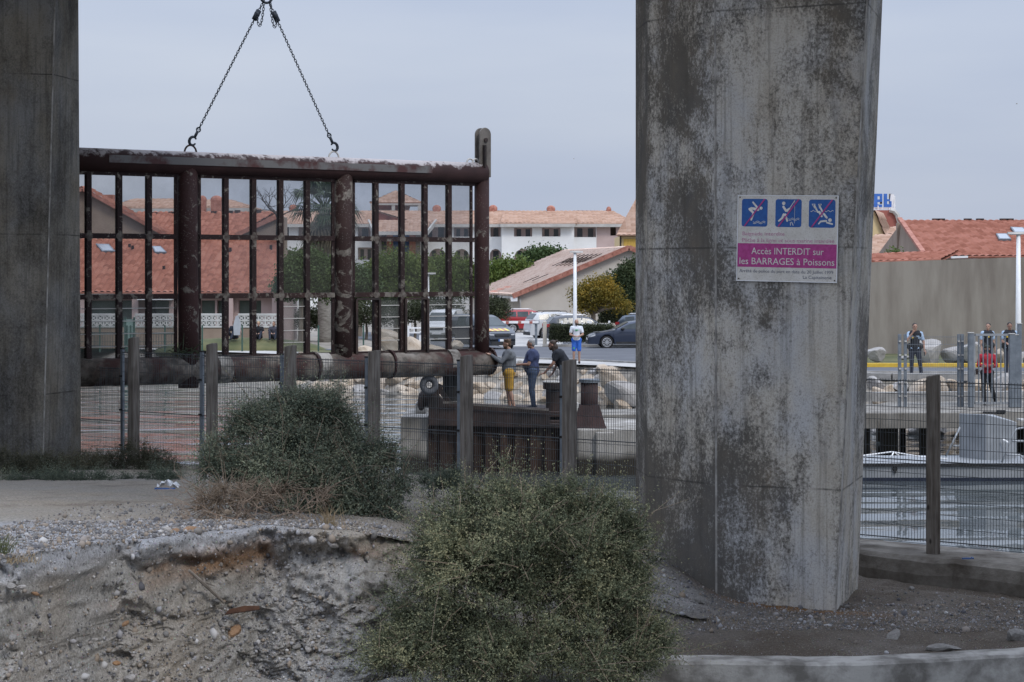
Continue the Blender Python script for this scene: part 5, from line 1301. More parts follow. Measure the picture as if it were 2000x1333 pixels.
# ------------------------------------------------------------------ right side: tall grey wall, houses, rooftop letters
def right_side():
    mb = MB(); pts = [(10.5, 97.5, 514 + 8), (16.5, 95.0, 513), (22.5, 91.0, 503), (40, 80, 470)]
    for (x0, y0, p0), (x1, y1, p1) in zip(pts, pts[1:]):
        a, b = PZ(p0, y0), PZ(p1, y1); n = Vector((y1 - y0, -(x1 - x0), 0)).normalized() * .3
        A = [Vector((x0, y0, g(y0) - .3)), Vector((x1, y1, g(y1) - .3)), Vector((x1, y1, b)), Vector((x0, y0, a))]; Bk = [p - n for p in A]
        mb.add(A + Bk, [(0, 1, 2, 3), (7, 6, 5, 4), (3, 2, 6, 7), (0, 3, 7, 4), (1, 5, 6, 2)])
    o = mb.build('tall_wall', M['greyrender']); tag(o, 'tall plain grey rendered wall behind the policemen', 'wall')
    d = 108.0; t = thing('roof_house', 'house with big terracotta roof and two skylights above the grey wall', 'house', (PX(1870, d), d, g(d)))
    dr = 117.0; e, zr = PZ(502, d), PZ(431, dr); xe0, xe1 = PX(1806, d), PX(2300, d); xr0 = PX(1757, dr)
    roof(t, (xe0, d, e), (xe1, d, e), (PX(2300, dr), dr, zr), (xr0, dr, zr), M['tile_red_big'], (.36, .42), .06)
    mb = MB(); mb.add([(xe0 + .15, d + .3, e), (xr0 + .15, dr, zr - .05), (xr0 + .15, dr + 9, e), (xe0 + .15, d + .3, g(d)), (xr0 + .15, dr + 9, g(d))], [(0, 1, 2), (0, 2, 4, 3)]); mb.add([(xe0 + .15, d + .32, e - .1), (xe1, d + .32, e - .1), (xe1, d + .32, g(d)), (xe0 + .15, d + .32, g(d))], [(0, 1, 2, 3)]); mb.build('wall', M['brownrender'], t, world=True)
    slab(t, [(1752, 560), (1806, 560), (1806, 497), (1757, 436), (1752, 436)], 117.5, .3, 'gable', M['brownrender'])
    mb = MB(); mb.bar((xe0, d - .05, e + .1), (xr0, dr, zr + .1), .25, .16); mb.build('verge', M['verge'], t, world=True)
    a = (zr - e) / (dr - d)
    def on(px, py): k_ = (HOR - py) / F; y = (e - a * d - CAMZ) / (k_ - a); return Vector((PX(px, y), y, CAMZ + k_ * y))
    for q in ([(1945, 462), (1966, 462), (1975, 473), (1951, 473)], [(1973, 449), (1998, 450), (2008, 460), (1981, 460)]):
        pt = [on(*c) for c in q]; n = (pt[1] - pt[0]).cross(pt[3] - pt[0]).normalized(); n = n if n.z > 0 else -n
        mb = MB(); mb.add([p + n * .06 for p in pt] + [p + n * .17 for p in pt], [(4, 5, 6, 7), (0, 1, 5, 4), (1, 2, 6, 5), (2, 3, 7, 6), (3, 0, 4, 7)]); sk = mb.build('skylight', M['galv'], t, world=True)
        c = sum(pt, Vector()) / 4; mb = MB(); mb.add([c + (p - c) * .8 + n * .175 for p in pt], [(0, 1, 2, 3)]); mb.build('pane', M['skyglass'], sk).location = -Vector(t.location)
    for px in (1828, 1838, 1890, 1914, 1960, 1972): mb = MB(); mb.box(P(px, 431, dr - .1), (.4, .3, .22)); mb.build('ridge_vent', M['darksteel'], t, world=True)
    d = 99.5; t = thing('lean_to', 'low terracotta lean-to roof just behind the grey wall', 'shed', (PX(1780, d), d, g(d)))
    roof(t, (PX(1640, d), d, PZ(516, d)), (PX(1838, d), d, PZ(508, d)), (PX(1872, d + 2.5), d + 2.5, PZ(494, d + 2.5)), (PX(1640, d + 2.5), d + 2.5, PZ(499, d + 2.5)), M['tile_red_big'], (.36, .42), .05)
    mb = MB(); mb.box((PX(1760, d), d + 1.4, (PZ(520, d) + g(d)) / 2), (PX(1835, d) - PX(1680, d), 2, PZ(520, d) - g(d))); mb.build('wall', M['greyrender'], t, world=True)
    mb = MB(); mb.bar(P(1858, 503, d - .1), P(1890, 502, d - .1), .2, .1); mb.build('gutter', M['white_paint'], t, world=True)
    d = 150; t = thing('ochre_house', 'pale yellow gable house with tan roof seen right of the big pillar', 'house', (PX(1690, d), d, g(d)))
    slab(t, [(1640, 560), (1728, 560), (1728, 462), (1708, 413), (1640, 430)], d, 10, 'wall', M['yellowwall'])
    A, B = P(1708, 411, d), P(1729, 466, d); o = Vector((3, 8, 0)); roof(t, P(1729, 462, 149.8), P(1741, 458, 157.5), P(1741, 410.5, 157.5), P(1708, 411, 149.8), M['tile_tan'], (.5, .5), .06)
    d = 156; t = thing('red_house', 'red walled house with curved roof end under the blue letters', 'house', (PX(1740, d), d, g(d)))
    slab(t, [(1700, 560), (1756, 560), (1756, 432), (1752, 420), (1745, 413), (1738, 411), (1700, 411)], d + 2, 8, 'wall', M['redwall'])
    mb = MB(); mb.tube([P(1738, 411, d + 1.9), P(1746, 413, d + 1.9), P(1752, 420, d + 1.9), P(1757, 436, d + 1.9)], .2, 6); mb.build('verge', M['trim'], t, world=True)
    d = 140; t = thing('tan_house', 'low house with tan tiled roof left of the big terracotta roof', 'house', (PX(1720, d), d, g(d)))
    roof(t, (PX(1660, d), d, PZ(501, d)), (PX(1770, d), d, PZ(500, d)), (PX(1775, d + 6), d + 6, PZ(459, d + 6)), (PX(1711, d + 6), d + 6, PZ(459, d + 6)), M['tile_tan'], (.5, .5), .06)
    mb = MB(); mb.box((PX(1720, d), d + 3.2, 2), (3.6, 5.5, 6)); mb.build('wall', M['pinkwall'], t, world=True)
    roof(t, (PX(1730, d + 7), d + 7, PZ(459, d + 7)), (PX(1790, d + 7), d + 7, PZ(459, d + 7)), (PX(1790, d + 10), d + 10, PZ(444, d + 10)), (PX(1740, d + 10), d + 10, PZ(444, d + 10)), M['tile_tan'], (.5, .5), .06)
    # rooftop letters, partly stripped: A b
    d = 160; t = thing('rooftop_letters', 'broken blue block letters on a white rail above the roof ridge', 'sign', P(1720, 410, d))
    S_ = d / F
    def rects(name, rs, m, dd=0.0, th=.25):
        mb = MB()
        for a, b, c, e in rs:
            x0, x1 = 1680 + a / 5.553, 1680 + c / 5.553; y0, y1 = 360 + b / 5.553, 360 + e / 5.553
            mb.box(((PX(x0, d) + PX(x1, d)) / 2, d + dd, (PZ(y0, d) + PZ(y1, d)) / 2), ((x1 - x0) * S_, th, (y1 - y0) * S_))
        mb.build(name, m, t, world=True)
    rects('letter', [(150, 105, 186, 250), (187, 105, 238, 133), (187, 167, 214, 195), (187, 222, 235, 250), (215, 134, 238, 194)], M['letterblue'])
    rects('letter', [(257, 105, 290, 250), (291, 165, 318, 186), (291, 218, 338, 250), (319, 186, 338, 217)], M['letterblue'])
    rects('bare_back', [(220, 136, 243, 214), (318, 104, 346, 215)], M['bark'], .2, .1)
    rects('rail', [(140, 256, 370, 272)], M['white_paint'], .1, .3)
    mb = MB(); mb.bar(P(1743, 380, d), P(1736, 430, d), .25, .2); mb.bar(P(1746.5, 383, d + .4), P(1746.5, 411, d + .4), .15, .2); mb.bar(P(1715, 402, d - .2), P(1715, 412, d - .2), .08, .08); mb.build('stays', M['white_paint'], t, world=True)
M['letterblue'] = mat('letter_blue', (.03, .12, .42), (.05, .16, .52), 2, .5)
right_side()

# ------------------------------------------------------------------ garden wall with white breeze-block balustrades
M['openwork'] = mat('white_breeze_block', (.42, .42, .41), (.56, .56, .54), 1, .9)
def balustrades():
    d = 104.0; zb, zt = PZ(640, d), PZ(613, d)
    mb = MB(); x0, x1 = PX(60, d), PX(548, d); mb.box(((x0 + x1) / 2, d + .1, (g(d) + zb) / 2), (x1 - x0, .25, zb - g(d))); o = mb.build('garden_wall', M['brownrender']); tag(o, 'low brown garden wall under the white openwork balustrades', 'wall')
    labs = ['openwork white balustrade panel nearest the left pillar', 'openwork white balustrade panel left of the wooden post gap', 'openwork white balustrade panel right of the first big barrier post', 'openwork white balustrade panel behind the seated people']
    for (a, b), lb in zip(((150, 229), (264, 338), (392, 437), (465, 545)), labs):
        xa, xb = PX(a, d), PX(b, d); H = zt - zb; t = thing('balustrade', lb, 'balustrade', (xa, d, zb), group='white balustrades of the terrace')
        mb = MB(); 
        for z in (zb + .04, zt - .05): mb.box(((xa + xb) / 2, d, z), (xb - xa, .14, .09 if z < zb + .1 else .11))
        n = max(2, round((xb - xa) / (H * .47))); wx = (xb - xa) / n; mid = (zb + zt) / 2
        for i in range(n + 1): mb.box((xa + i * wx, d, mid), (.07, .14, H - .19))
        mb.box(((xa + xb) / 2, d, mid), (xb - xa, .139, .06))
        for i in range(n):
            cx = xa + (i + .5) * wx
            for c_ in (-1, 1):
                cz = mid + c_ * (H - .19) / 4; hx, hz = wx * .42, (H - .19) / 4
                mb.bar((cx - hx, d, cz - hz), (cx + hx, d, cz + hz), .10, .05); mb.bar((cx - hx, d + .002, cz + hz), (cx + hx, d + .002, cz - hz), .10, .05)
        mb.build('openwork', M['openwork'], t, world=True)
    d = 101.0
    t = thing('green_fence', 'thin green wire fence with posts along the grass behind the barrier', 'fence', (PX(300, d), d, g(d)))
    for px in (195, 248, 255, 322, 395, 473, 622, 710): mb = MB(); d2 = 98; mb.bar((PX(px, d2), d2, g(d2)), (PX(px, d2), d2, PZ(636, d2)), .07, .07); mb.build('post', M['greenmetal'], t, world=True)
    d2 = 98; mb = MB()
    for py in (639, 652, 668): mb.bar((PX(150, d2), d2, PZ(py, d2)), (PX(343, d2), d2, PZ(py, d2)), .02, .02)
    for px in np.arange(150, 343, 3.0): mb.bar((PX(px, d2), d2, g(d2)), (PX(px, d2), d2, PZ(638, d2)), .008, .008)
    mb.build('wire', M['greenmetal'], t, world=True)
    t = thing('garden_gate', 'pale green metal garden gate in the gap of the garden wall', 'gate', (PX(253, 102), 102, g(102)))
    mb = MB(); mb.box((PX(253, 102), 102, (g(102) + PZ(624, 102)) / 2), (.55, .06, PZ(624, 102) - g(102))); mb.build('leaf', M['shutterpale'], t, world=True)
    mb = MB(); 
    for a in (245, 262): mb = MB(); mb.box((PX(a, 102), 102, (g(102) + PZ(620, 102)) / 2), (.09, .1, PZ(620, 102) - g(102))); mb.build('gate_post', M['greenmetal'], t, world=True)
    d3 = 95.0; t = thing('bank_railing', 'low dark railing at the bank edge left of the first big post', 'railing', (PX(250, d3), d3 + 6, g(d3)))
    mb = MB(); ya = 100.5
    for px in np.arange(120, 340, 5.0): y = float(yb(PX(px, 100))) + 2.5; mb.bar((PX(px, y), y, g(y)), (PX(px, y), y, g(y) + .85), .02, .02)
    pts = [(PX(px, float(yb(PX(px, 100))) + 2.5), float(yb(PX(px, 100))) + 2.5) for px in (120, 230, 340)]
    for z in (.82, .15):
        for a, b in zip(pts, pts[1:]): mb.bar((a[0], a[1], g(a[1]) + z), (b[0], b[1], g(b[1]) + z), .04, .04)
    mb.build('rails', M['darkwire'], t, world=True)
M['greenmetal'] = mat('green_metal', (.03, .07, .055), (.05, .10, .08), 3, .6)
M['shutterpale'] = mat('pale_green_metal', (.16, .24, .215), (.22, .31, .28), 3, .6)
balustrades()

# ------------------------------------------------------------------ street furniture
def lamp_post(px, top, d, label, wd=.16, head=1, zb=None):
    zb = g(d) if zb is None else zb; zt = PZ(top, d); x = PX(px, d); t = thing('street_lamp', label, 'street lamp', (x, d, zb))
    h = zt - zb; mb = MB(); mb.tube([(0, 0, 0), (0, 0, h * .3), (0, 0, h)], [wd / 2 * 1.25, wd / 2 * 1.1, wd / 2 * .8], 12); mb.build('pole', M['white_paint'], t, smooth=True)
    mb = MB(); mb.tube([(0, 0, -.02), (0, 0, .3)], wd * .85, 12); mb.build('base_sleeve', M['trim'], t)
    mb = MB(); mb.tube([(head * .0 - .06, 0, h - .02), (head * .0 - .06, 0, h + .02)], .03, 6)
    mb.rings([[Vector((x_, y_ * wd_, z_)) for y_, z_ in ((-1, 0), (1, 0), (.7, .09), (-.7, .09))] for x_, wd_ in ((-.28 * head, .08), (.12 * head, .17), (.42 * head, .12))]); mb_ = mb.build('lamp_head', M['trim'], t); mb_.location = (0, 0, h)
    mb = MB(); mb.box((.1 * head, 0, h - .012), (.4, .2, .02)); mb.build('lens', M['skyglass'], t)
lamp_post(1123, 494, 108, 'slim white street lamp standing behind the man in the white T-shirt', .19)
lamp_post(1989, 458, 80, 'tall white street lamp at the right edge near the gate', .20, -1)
lamp_post(836, 536, 112, 'white street lamp seen through the last barrier bay', .16)
def boom():
    d = 109.5; t = thing('parking_boom', 'red and white parking barrier arm in front of the red car', 'barrier', (PX(1046, d), d, g(d)))
    B = lambda mb, n, m: mb.build(n, m, t, world=True)
    mb = MB(); z = PZ(630, d); mb.bar((PX(930, d), d - .2, z), (PX(1052, d), d - .2, z + .02), .06, .13); B(mb, 'arm', M['white_paint'])
    for px in (962, 988, 1012, 1034): mb = MB(); mb.bar((PX(px, d), d - .2, z), (PX(px + 6, d), d - .2, z + .001), .066, .136); B(mb, 'red_band', M['redwall'])
    mb = MB(); mb.box((PX(1047, d), d, (g(d) + PZ(634, d)) / 2), (.14, .16, PZ(634, d) - g(d))); mb.box((PX(1047, d), d, PZ(630, d)), (.36, .26, .2)); B(mb, 'cabinet', M['galv'])
    d = 110.5; mb = MB(); mb.box((PX(1064, d), d, (g(d) + PZ(628, d)) / 2), (.21, .21, PZ(628, d) - g(d))); o = mb.place('stone_post', M['render'], (PX(1064, d), d, g(d))); bevel(o, .03); tag(o, 'square beige stone gate post left of the clipped hedge', 'post')
    d = 114; t = thing('white_railing', 'low white post and rail fence behind the clipped hedge', 'fence', (PX(1130, d), d, g(d)))
    for px in (1097, 1149, 1154, 1190): mb = MB(); mb.box((PX(px, d), d, (g(d) + PZ(627, d)) / 2), (.11, .11, PZ(627, d) - g(d))); mb.build('post', M['white_paint'], t, world=True)
    mb = MB(); mb.bar((PX(1097, d), d, PZ(634.5, d)), (PX(1149, d), d, PZ(634.5, d)), .06, .12); mb.bar((PX(1154, d), d, PZ(634.5, d)), (PX(1190, d), d, PZ(634.5, d)), .06, .12); mb.build('rail', M['white_paint'], t, world=True)
    d = 96; t = thing('pipe_barrier', 'white tubular post with looped arms standing by the road, seen through a hatch', 'barrier', (PX(796, d), d, g(d)))
    mb = MB(); mb.box((PX(796, d), d, (g(d) + PZ(637, d)) / 2), (.17, .17, PZ(637, d) - g(d))); mb.bar((PX(801, d), d, PZ(631, d)), (PX(801, d), d, PZ(642, d)), .06, .06); mb.build('post', M['white_paint'], t, world=True)
    mb = MB()
    for py in (641, 650): mb.bar((PX(799, d), d, PZ(py, d)), (PX(820, d), d, PZ(py, d)), .07, .07)
    mb.tube([P(819, 641, d), P(823, 642.5, d), P(824, 645.5, d), P(823, 648.5, d), P(819, 650, d)], .036, 8); mb.bar(P(809, 641, d), P(809, 650, d), .05, .05); mb.bar(P(822, 655, d), P(822, 675, d), .16, .12); mb.build('loop', M['white_paint'], t, world=True)
boom()
# ------------------------------------------------------------------ cars
def paint(name, c, metal=.2): 
    m = N(name); m.base(c); m.set(.28, metal, .5); m.bsdf.inputs['Coat Weight'].default_value = .5; return m.m
M['cglass'] = mat('car_glass', (.03, .04, .045), (.06, .075, .08), 1, .12, spec=.35)
M['plastic'] = mat('dark_plastic', (.02, .021, .023), (.035, .036, .038), 6, .7)
M['tyre'] = mat('tyre_rubber', (.014, .014, .015), (.025, .025, .026), 8, .9)
M['rim'] = mat('alloy', (.42, .43, .45), (.55, .56, .58), 4, .35, metal=.4)
M['lamp'] = mat('headlamp', (.50, .52, .55), (.62, .64, .66), 4, .15, spec=.8)
M['tail'] = mat('tail_lamp', (.30, .02, .02), (.42, .04, .04), 4, .25)
CARS = dict(
 sedan=dict(L=4.7, W=1.82, R=.33, wx=(-1.42, 1.34), zb=[(-2.35, .52), (-2.3, .66), (-2.05, .78), (-1.05, .95), (0, .96), (1.5, 1.0), (2.1, 1.04), (2.3, .95), (2.35, .6)], zr=[(-1.05, .95), (-.3, 1.35), (.25, 1.44), (.9, 1.42), (1.55, 1.22), (2.05, 1.04)], win=[(-.72, .22), (.30, 1.18)], ws=(-.98, -.32), rw=(1.0, 1.9)),
 estate=dict(L=4.5, W=1.82, R=.33, wx=(-1.36, 1.28), zb=[(-2.25, .55), (-2.2, .72), (-2.0, .86), (-1.05, 1.0), (0, 1.0), (1.5, 1.04), (2.1, 1.06), (2.22, .95), (2.25, .6)], zr=[(-1.05, 1.0), (-.35, 1.42), (.1, 1.5), (1.2, 1.5), (1.75, 1.44), (2.12, 1.06)], win=[(-.72, .12), (.2, .95), (1.03, 1.6)], ws=(-.98, -.4), rw=(1.76, 2.08)),
 suv=dict(L=4.5, W=1.85, R=.36, wx=(-1.38, 1.30), zb=[(-2.25, .6), (-2.2, .85), (-2.0, .98), (-1.1, 1.1), (0, 1.12), (1.5, 1.16), (2.1, 1.18), (2.22, 1.05), (2.25, .65)], zr=[(-1.1, 1.1), (-.5, 1.56), (0, 1.66), (1.3, 1.66), (1.8, 1.58), (2.14, 1.18)], win=[(-.78, .08), (.16, .95), (1.03, 1.7)], ws=(-1.03, -.55), rw=(1.82, 2.1)),
 service=dict(L=4.4, W=1.85, R=.34, wx=(-1.4, 1.30), zb=[(-2.2, .55), (-2.17, .80), (-2.0, .90), (-1.25, 1.14), (0, 1.14), (1.9, 1.16), (2.15, 1.1), (2.2, .6)], zr=[(-1.25, 1.14), (-.45, 1.62), (0, 1.72), (1.7, 1.74), (2.0, 1.68), (2.16, 1.16)], win=[(-.85, .05), (.15, 1.0)], ws=(-1.2, -.5), rw=(2.05, 2.14)),
 van=dict(L=4.6, W=1.85, R=.34, wx=(-1.5, 1.35), zb=[(-2.3, .55), (-2.25, .85), (-1.95, 1.0), (-1.4, 1.12), (0, 1.14), (2.1, 1.16), (2.27, 1.1), (2.3, .6)], zr=[(-1.4, 1.12), (-.7, 1.72), (-.2, 1.85), (2.0, 1.86), (2.18, 1.78), (2.26, 1.16)], win=[(-1.0, -.1)], ws=(-1.32, -.76), rw=(2.19, 2.25)))
def car(kind, px, d, rz, label, body, clad=None, name='parked_car', stripe=None, roofrack=False):
    p = CARS[kind]; L_, W_ = p['L'], p['W']; hw = W_ / 2
    t = thing(name, label, 'car' if kind != 'van' else 'van', (PX(px, d), d, g(d)), rz)
    zb = lambda x: np.interp(x, *zip(*p['zb'])); zr = lambda x: max(zb(x), np.interp(x, *zip(*p['zr']), left=0, right=0))
    wb = lambda x: hw * (1 - .22 * max(0, (abs(x) - L_ / 2 + .75) / .75) ** 2.2)
    def we(x): h = zr(x) - zb(x); return wb(x) * (1 - .20 * min(1, h / .5)) * .985
    def zbot(x):
        z = .24
        for w_ in p['wx']:
            r = p['R'] + .055; dx = x - w_
            if abs(dx) < r: z = max(z, p['R'] + math.sqrt(r * r - dx * dx))
        return z
    xs = sorted(set(list(np.linspace(-L_ / 2, L_ / 2, 47)) + [w_ + s_ * (p['R'] + .055) * c for w_ in p['wx'] for s_ in (-1, 1) for c in (.999, 1.001, .92, .75, .5, .2)]))
    def sect(x, o=0.0):
        B, T, wB, wT, zl = zb(x), zr(x), wb(x), we(x), zbot(x); zl = min(zl, B - .1)
        q = [(0, T + .012), (wT * .55, T + .008), (wT * .93, T - .012), (wT, T - .05 if T - B > .12 else T - .01), (wB * .975, B + (.02 if T - B > .12 else -.03)), (wB, B - .10), (wB, max(zl + .02, .55)), (wB * .985, zl), (wB * .55, zl)]
        return q
    mb = MB(); rs = []
    for x in xs:
        q = sect(x); rs.append([Vector((x, y, z)) for y, z in q] + [Vector((x, -y, z)) for y, z in reversed(q[1:])])
    mb.rings(rs); o = mb.build('body', body, t, smooth=True)
    try: o.data.set_sharp_from_angle(angle=R(38))
    except Exception: pass
    mb = MB(); mb.box((0, 0, .55), (L_ * .84, W_ * .74, .58)); mb.build('underbody', M['plastic'], t)
    def patch(name, fn, us, vs, m, par=t):
        V = [[fn(u, v) for v in vs] for u in us]; mb = MB(); n = len(vs)
        mb.add([v for r in V for v in r], [(i * n + j, i * n + j + 1, (i + 1) * n + j + 1, (i + 1) * n + j) for i in range(len(us) - 1) for j in range(n - 1)]); return mb.build(name, m, par)
    for s_ in (-1, 1):
        for a, b in p['win']:
            def fn(u, v, s_=s_):
                q = sect(u); (y0, z0), (y1, z1) = q[4], q[3]; z0 += .03; z1 -= .025; return Vector((u, s_ * (y0 + (y1 - y0) * v + .008), max(z0, z0 + (z1 - z0) * v) + .0))
            patch('side_window', fn, np.linspace(a, b, 7), (0, .5, 1), M['cglass'])
    for nm, (a, b) in (('windscreen', p['ws']), ('rear_window', p['rw'])):
        patch(nm, lambda u, v: Vector((u, we(u) * .88 * v, zr(u) + .022)), np.linspace(a, b, 6), (-1, -.5, 0, .5, 1), M['cglass'])
    for w_ in p['wx']:
        for s_ in (-1, 1):
            mb = MB(); y = s_ * (hw - .115); r = p['R']
            mb.tube([(w_, y - s_ * .10, r), (w_, y - s_ * .09, r), (w_, y + s_ * .08, r), (w_, y + s_ * .10, r)], [r * .9, r, r, r * .93], 22); wh = mb.build('wheel', M['tyre'], t, smooth=False)
            mb = MB(); yo = y + s_ * .102; mb.torus((w_, yo, r), (0, 1, 0), r * .66, .022, 22, 6)
            for k_ in range(10): a = R(36 * k_); mb.bar((w_ + .04 * math.cos(a), yo, r + .04 * math.sin(a)), (w_ + r * .66 * math.cos(a), yo, r + r * .66 * math.sin(a)), .035, .05, (0, 1, 0))
            mb.cyl((w_, yo - .01, r), (w_, yo + s_ * .015, r), .055, n=10); mb.build('rim', M['rim'], wh)
    xf = -L_ / 2; zf = zb(xf + .1)
    for s_ in (-1, 1):
        y = s_ * hw * .70; mb = MB(); z = zf + .03
        mb.add([Vector((xf + .015, y - s_ * .16, z - .07)), Vector((xf + .34, s_ * (wb(xf + .34) + .008), z + .05)), Vector((xf + .34, s_ * (wb(xf + .34) + .008), z - .05)), Vector((xf + .015, y - s_ * .16, z - .13)), Vector((xf + .10, s_ * (wb(xf + .10) + .01), z - .06)), Vector((xf + .10, s_ * (wb(xf + .10) + .01), z - .12))], [(0, 4, 5, 3), (4, 1, 2, 5)]); mb.build('headlight', M['lamp'], t)
        xr = L_ / 2; z = zb(xr - .15) - .02; mb = MB(); w1 = wb(xr - .28) + .008; w0 = wb(xr - .03) + .006
        mb.add([Vector((xr + .006, s_ * w0 * .62, z)), Vector((xr - .03, s_ * w0, z)), Vector((xr - .28, s_ * w1, z + .03)), Vector((xr - .28, s_ * w1, z - .12)), Vector((xr - .03, s_ * w0, z - .18)), Vector((xr + .006, s_ * w0 * .62, z - .16))], [(0, 1, 4, 5), (1, 2, 3, 4)]); mb.build('tail_light', M['tail'], t)
        mb = MB(); xm = p['win'][0][0] + .1; mb.ell((xm, s_ * (hw + .07), zb(xm) + .07), (.10, .09, .075), 10, 6); mb.bar((xm, s_ * (hw - .04), zb(xm) + .03), (xm, s_ * (hw + .05), zb(xm) + .05), .04, .04); mb.build('mirror', clad or M['plastic'], t)
    for x_, s_ in ((xf, -1), (L_ / 2, 1)):
        mb = MB(); mb.box((x_ + s_ * .006, 0, .50), (.03, .52, .11)); mb.build('number_plate', M['white_paint'], t)
        mb = MB(); mb.bar((x_ - s_ * .02, -hw * .72, .34), (x_ - s_ * .02, hw * .72, .34), .10, .2); mb.build('bumper', M['plastic'], t)
    mb = MB(); mb.box((xf + .015, 0, zf - .10), (.05, hw * .85, .12)); mb.build('grille', M['plastic'], t)
    for s_ in (-1, 1):
        mb = MB(); mb.bar((-L_ * .2, s_ * (hw + .004), .30), (p['wx'][1] - p['R'] - .08, s_ * (hw + .004), .30), .03, .12); mb.build('sill', clad or M['plastic'], t)
    if kind in ('suv', 'estate'):
        for s_ in (-1, 1):
            mb = MB(); yy = s_ * we(.6) * .86; mb.tube([(-.2, yy, zr(-.2) + .02), (-.1, yy, zr(.1) + .07), (1.3, yy, zr(1.3) + .07), (1.5, yy, zr(1.5) + .02)], .022, 6); mb.build('roof_rail', M['rim'] if clad is None else M['plastic'], t)
        for w_ in p['wx']:
            for s_ in (-1, 1):
                if kind != 'suv': continue
                mb = MB(); r = p['R'] + .07; mb.tube([(w_ + r * math.cos(R(a)), s_ * (hw + .002), p['R'] + r * math.sin(R(a))) for a in range(-8, 189, 14)], .035, 6); mb.build('arch_trim', M['plastic'], t)
    if stripe:
        def fh(u, v): return Vector((u, we(u) * .86 * v, zr(u) + .024))
        n = 9
        for i in range(n):
            a = -1 + 2 * i / n; b = -1 + 2 * (i + 1) / n
            V = [fh(u, (a if s_ == 0 else b) + (.10 if u < -1.9 else 0)) for u in (-1.95, -1.75) for s_ in (0, 1)]
            mb = MB(); mb.add([Vector((xf + .28, V[0].y * .9, zb(xf + .28) + .03)), Vector((xf + .28, V[1].y * .9, zb(xf + .28) + .03)), Vector((xf + .62, V[1].y + .12, zb(xf + .62) + .03)), Vector((xf + .62, V[0].y + .12, zb(xf + .62) + .03))], [(0, 1, 2, 3)])
            mb.build('hood_stripe', stripe[i % 2], t)
        mb = MB(); mb.box((xf - .012, .22, .50), (.03, .08, .112)); mb.build('plate_band', M['bluepaint'], t)
    return t
# cars face -X locally (front at -L/2)
car('sedan', 1236, 104.9, R(3), 'dark blue grey sedan parked side-on beyond the man in the white T-shirt', paint('slate_blue_paint', (.032, .042, .07), .35))
car('suv', 1033, 146, R(188), 'red crossover with alloy wheels parked in front of the beige house', paint('red_paint', (.30, .012, .016), .1))
car('suv', 1096, 128, R(197), 'white crossover with grey rear parked between the red car and the dark estate', paint('white_car_paint', (.48, .49, .50), 0), M['plastic'])
car('estate', 1136, 120, R(190), 'dark grey estate car parked behind the clipped hedge', paint('graphite_paint', (.05, .055, .065), .35))
car('service', 940, 103.6, R(120), 'dark service car with red and yellow striped hood behind the barrier end', paint('navy_grey_paint', (.035, .042, .055), .3), stripe=(paint('stripe_yellow', (.68, .55, .03), 0), paint('stripe_red', (.40, .09, .05), 0)))
car('van', 868, 122, R(80), 'white van seen through the last lower bay of the barrier', paint('van_white', (.58, .59, .59), 0), name='parked_van')
car('estate', 1272, 128, R(175), 'blue grey car mostly hidden behind the right pillar', paint('steel_blue_paint', (.07, .09, .12), .3))

# ------------------------------------------------------------------ people
def remesh(mb, name, m, parent, vox=.014, it=3):
    me = mb.mesh('tmp', m); o = bpy.data.objects.new('tmp', me); C.objects.link(o)
    r = o.modifiers.new('r', 'REMESH'); r.mode = 'VOXEL'; r.voxel_size = vox
    s_ = o.modifiers.new('s', 'SMOOTH'); s_.factor = .5; s_.iterations = it
    bpy.context.view_layer.update()
    m2 = bpy.data.meshes.new_from_object(o.evaluated_get(bpy.context.evaluated_depsgraph_get())); m2.name = name
    bpy.data.objects.remove(o); bpy.data.meshes.remove(me)
    if not m2.materials: m2.materials.append(m)
    m2.polygons.foreach_set('use_smooth', [True] * len(m2.polygons))
    return link_mesh(name, m2, parent)
SKIN = mat('skin', (.30, .175, .125), (.38, .23, .17), 6, .6); SKIN2 = mat('tanned_skin', (.22, .12, .085), (.29, .165, .12), 6, .6)
def cloth(name, c): return mat(name, tuple(x * .8 for x in c), tuple(min(1, x * 1.15) for x in c), 7, .9, .35, 18)
J0 = dict(pel=(0, 0, .95), sp=(0, 0, 1.12), ch=(0, .0, 1.33), nk=(0, -.01, 1.50), hd=(0, .03, 1.645),
          shR=(.185, -.01, 1.43), elR=(.235, -.03, 1.15), wrR=(.25, .05, .91), shL=(-.185, -.01, 1.43), elL=(-.235, -.03, 1.15), wrL=(-.25, .05, .91),
          hiR=(.095, 0, .93), knR=(.105, .02, .50), anR=(.11, -.03, .085), hiL=(-.095, 0, .93), knL=(-.105, .02, .50), anL=(-.11, -.03, .085))
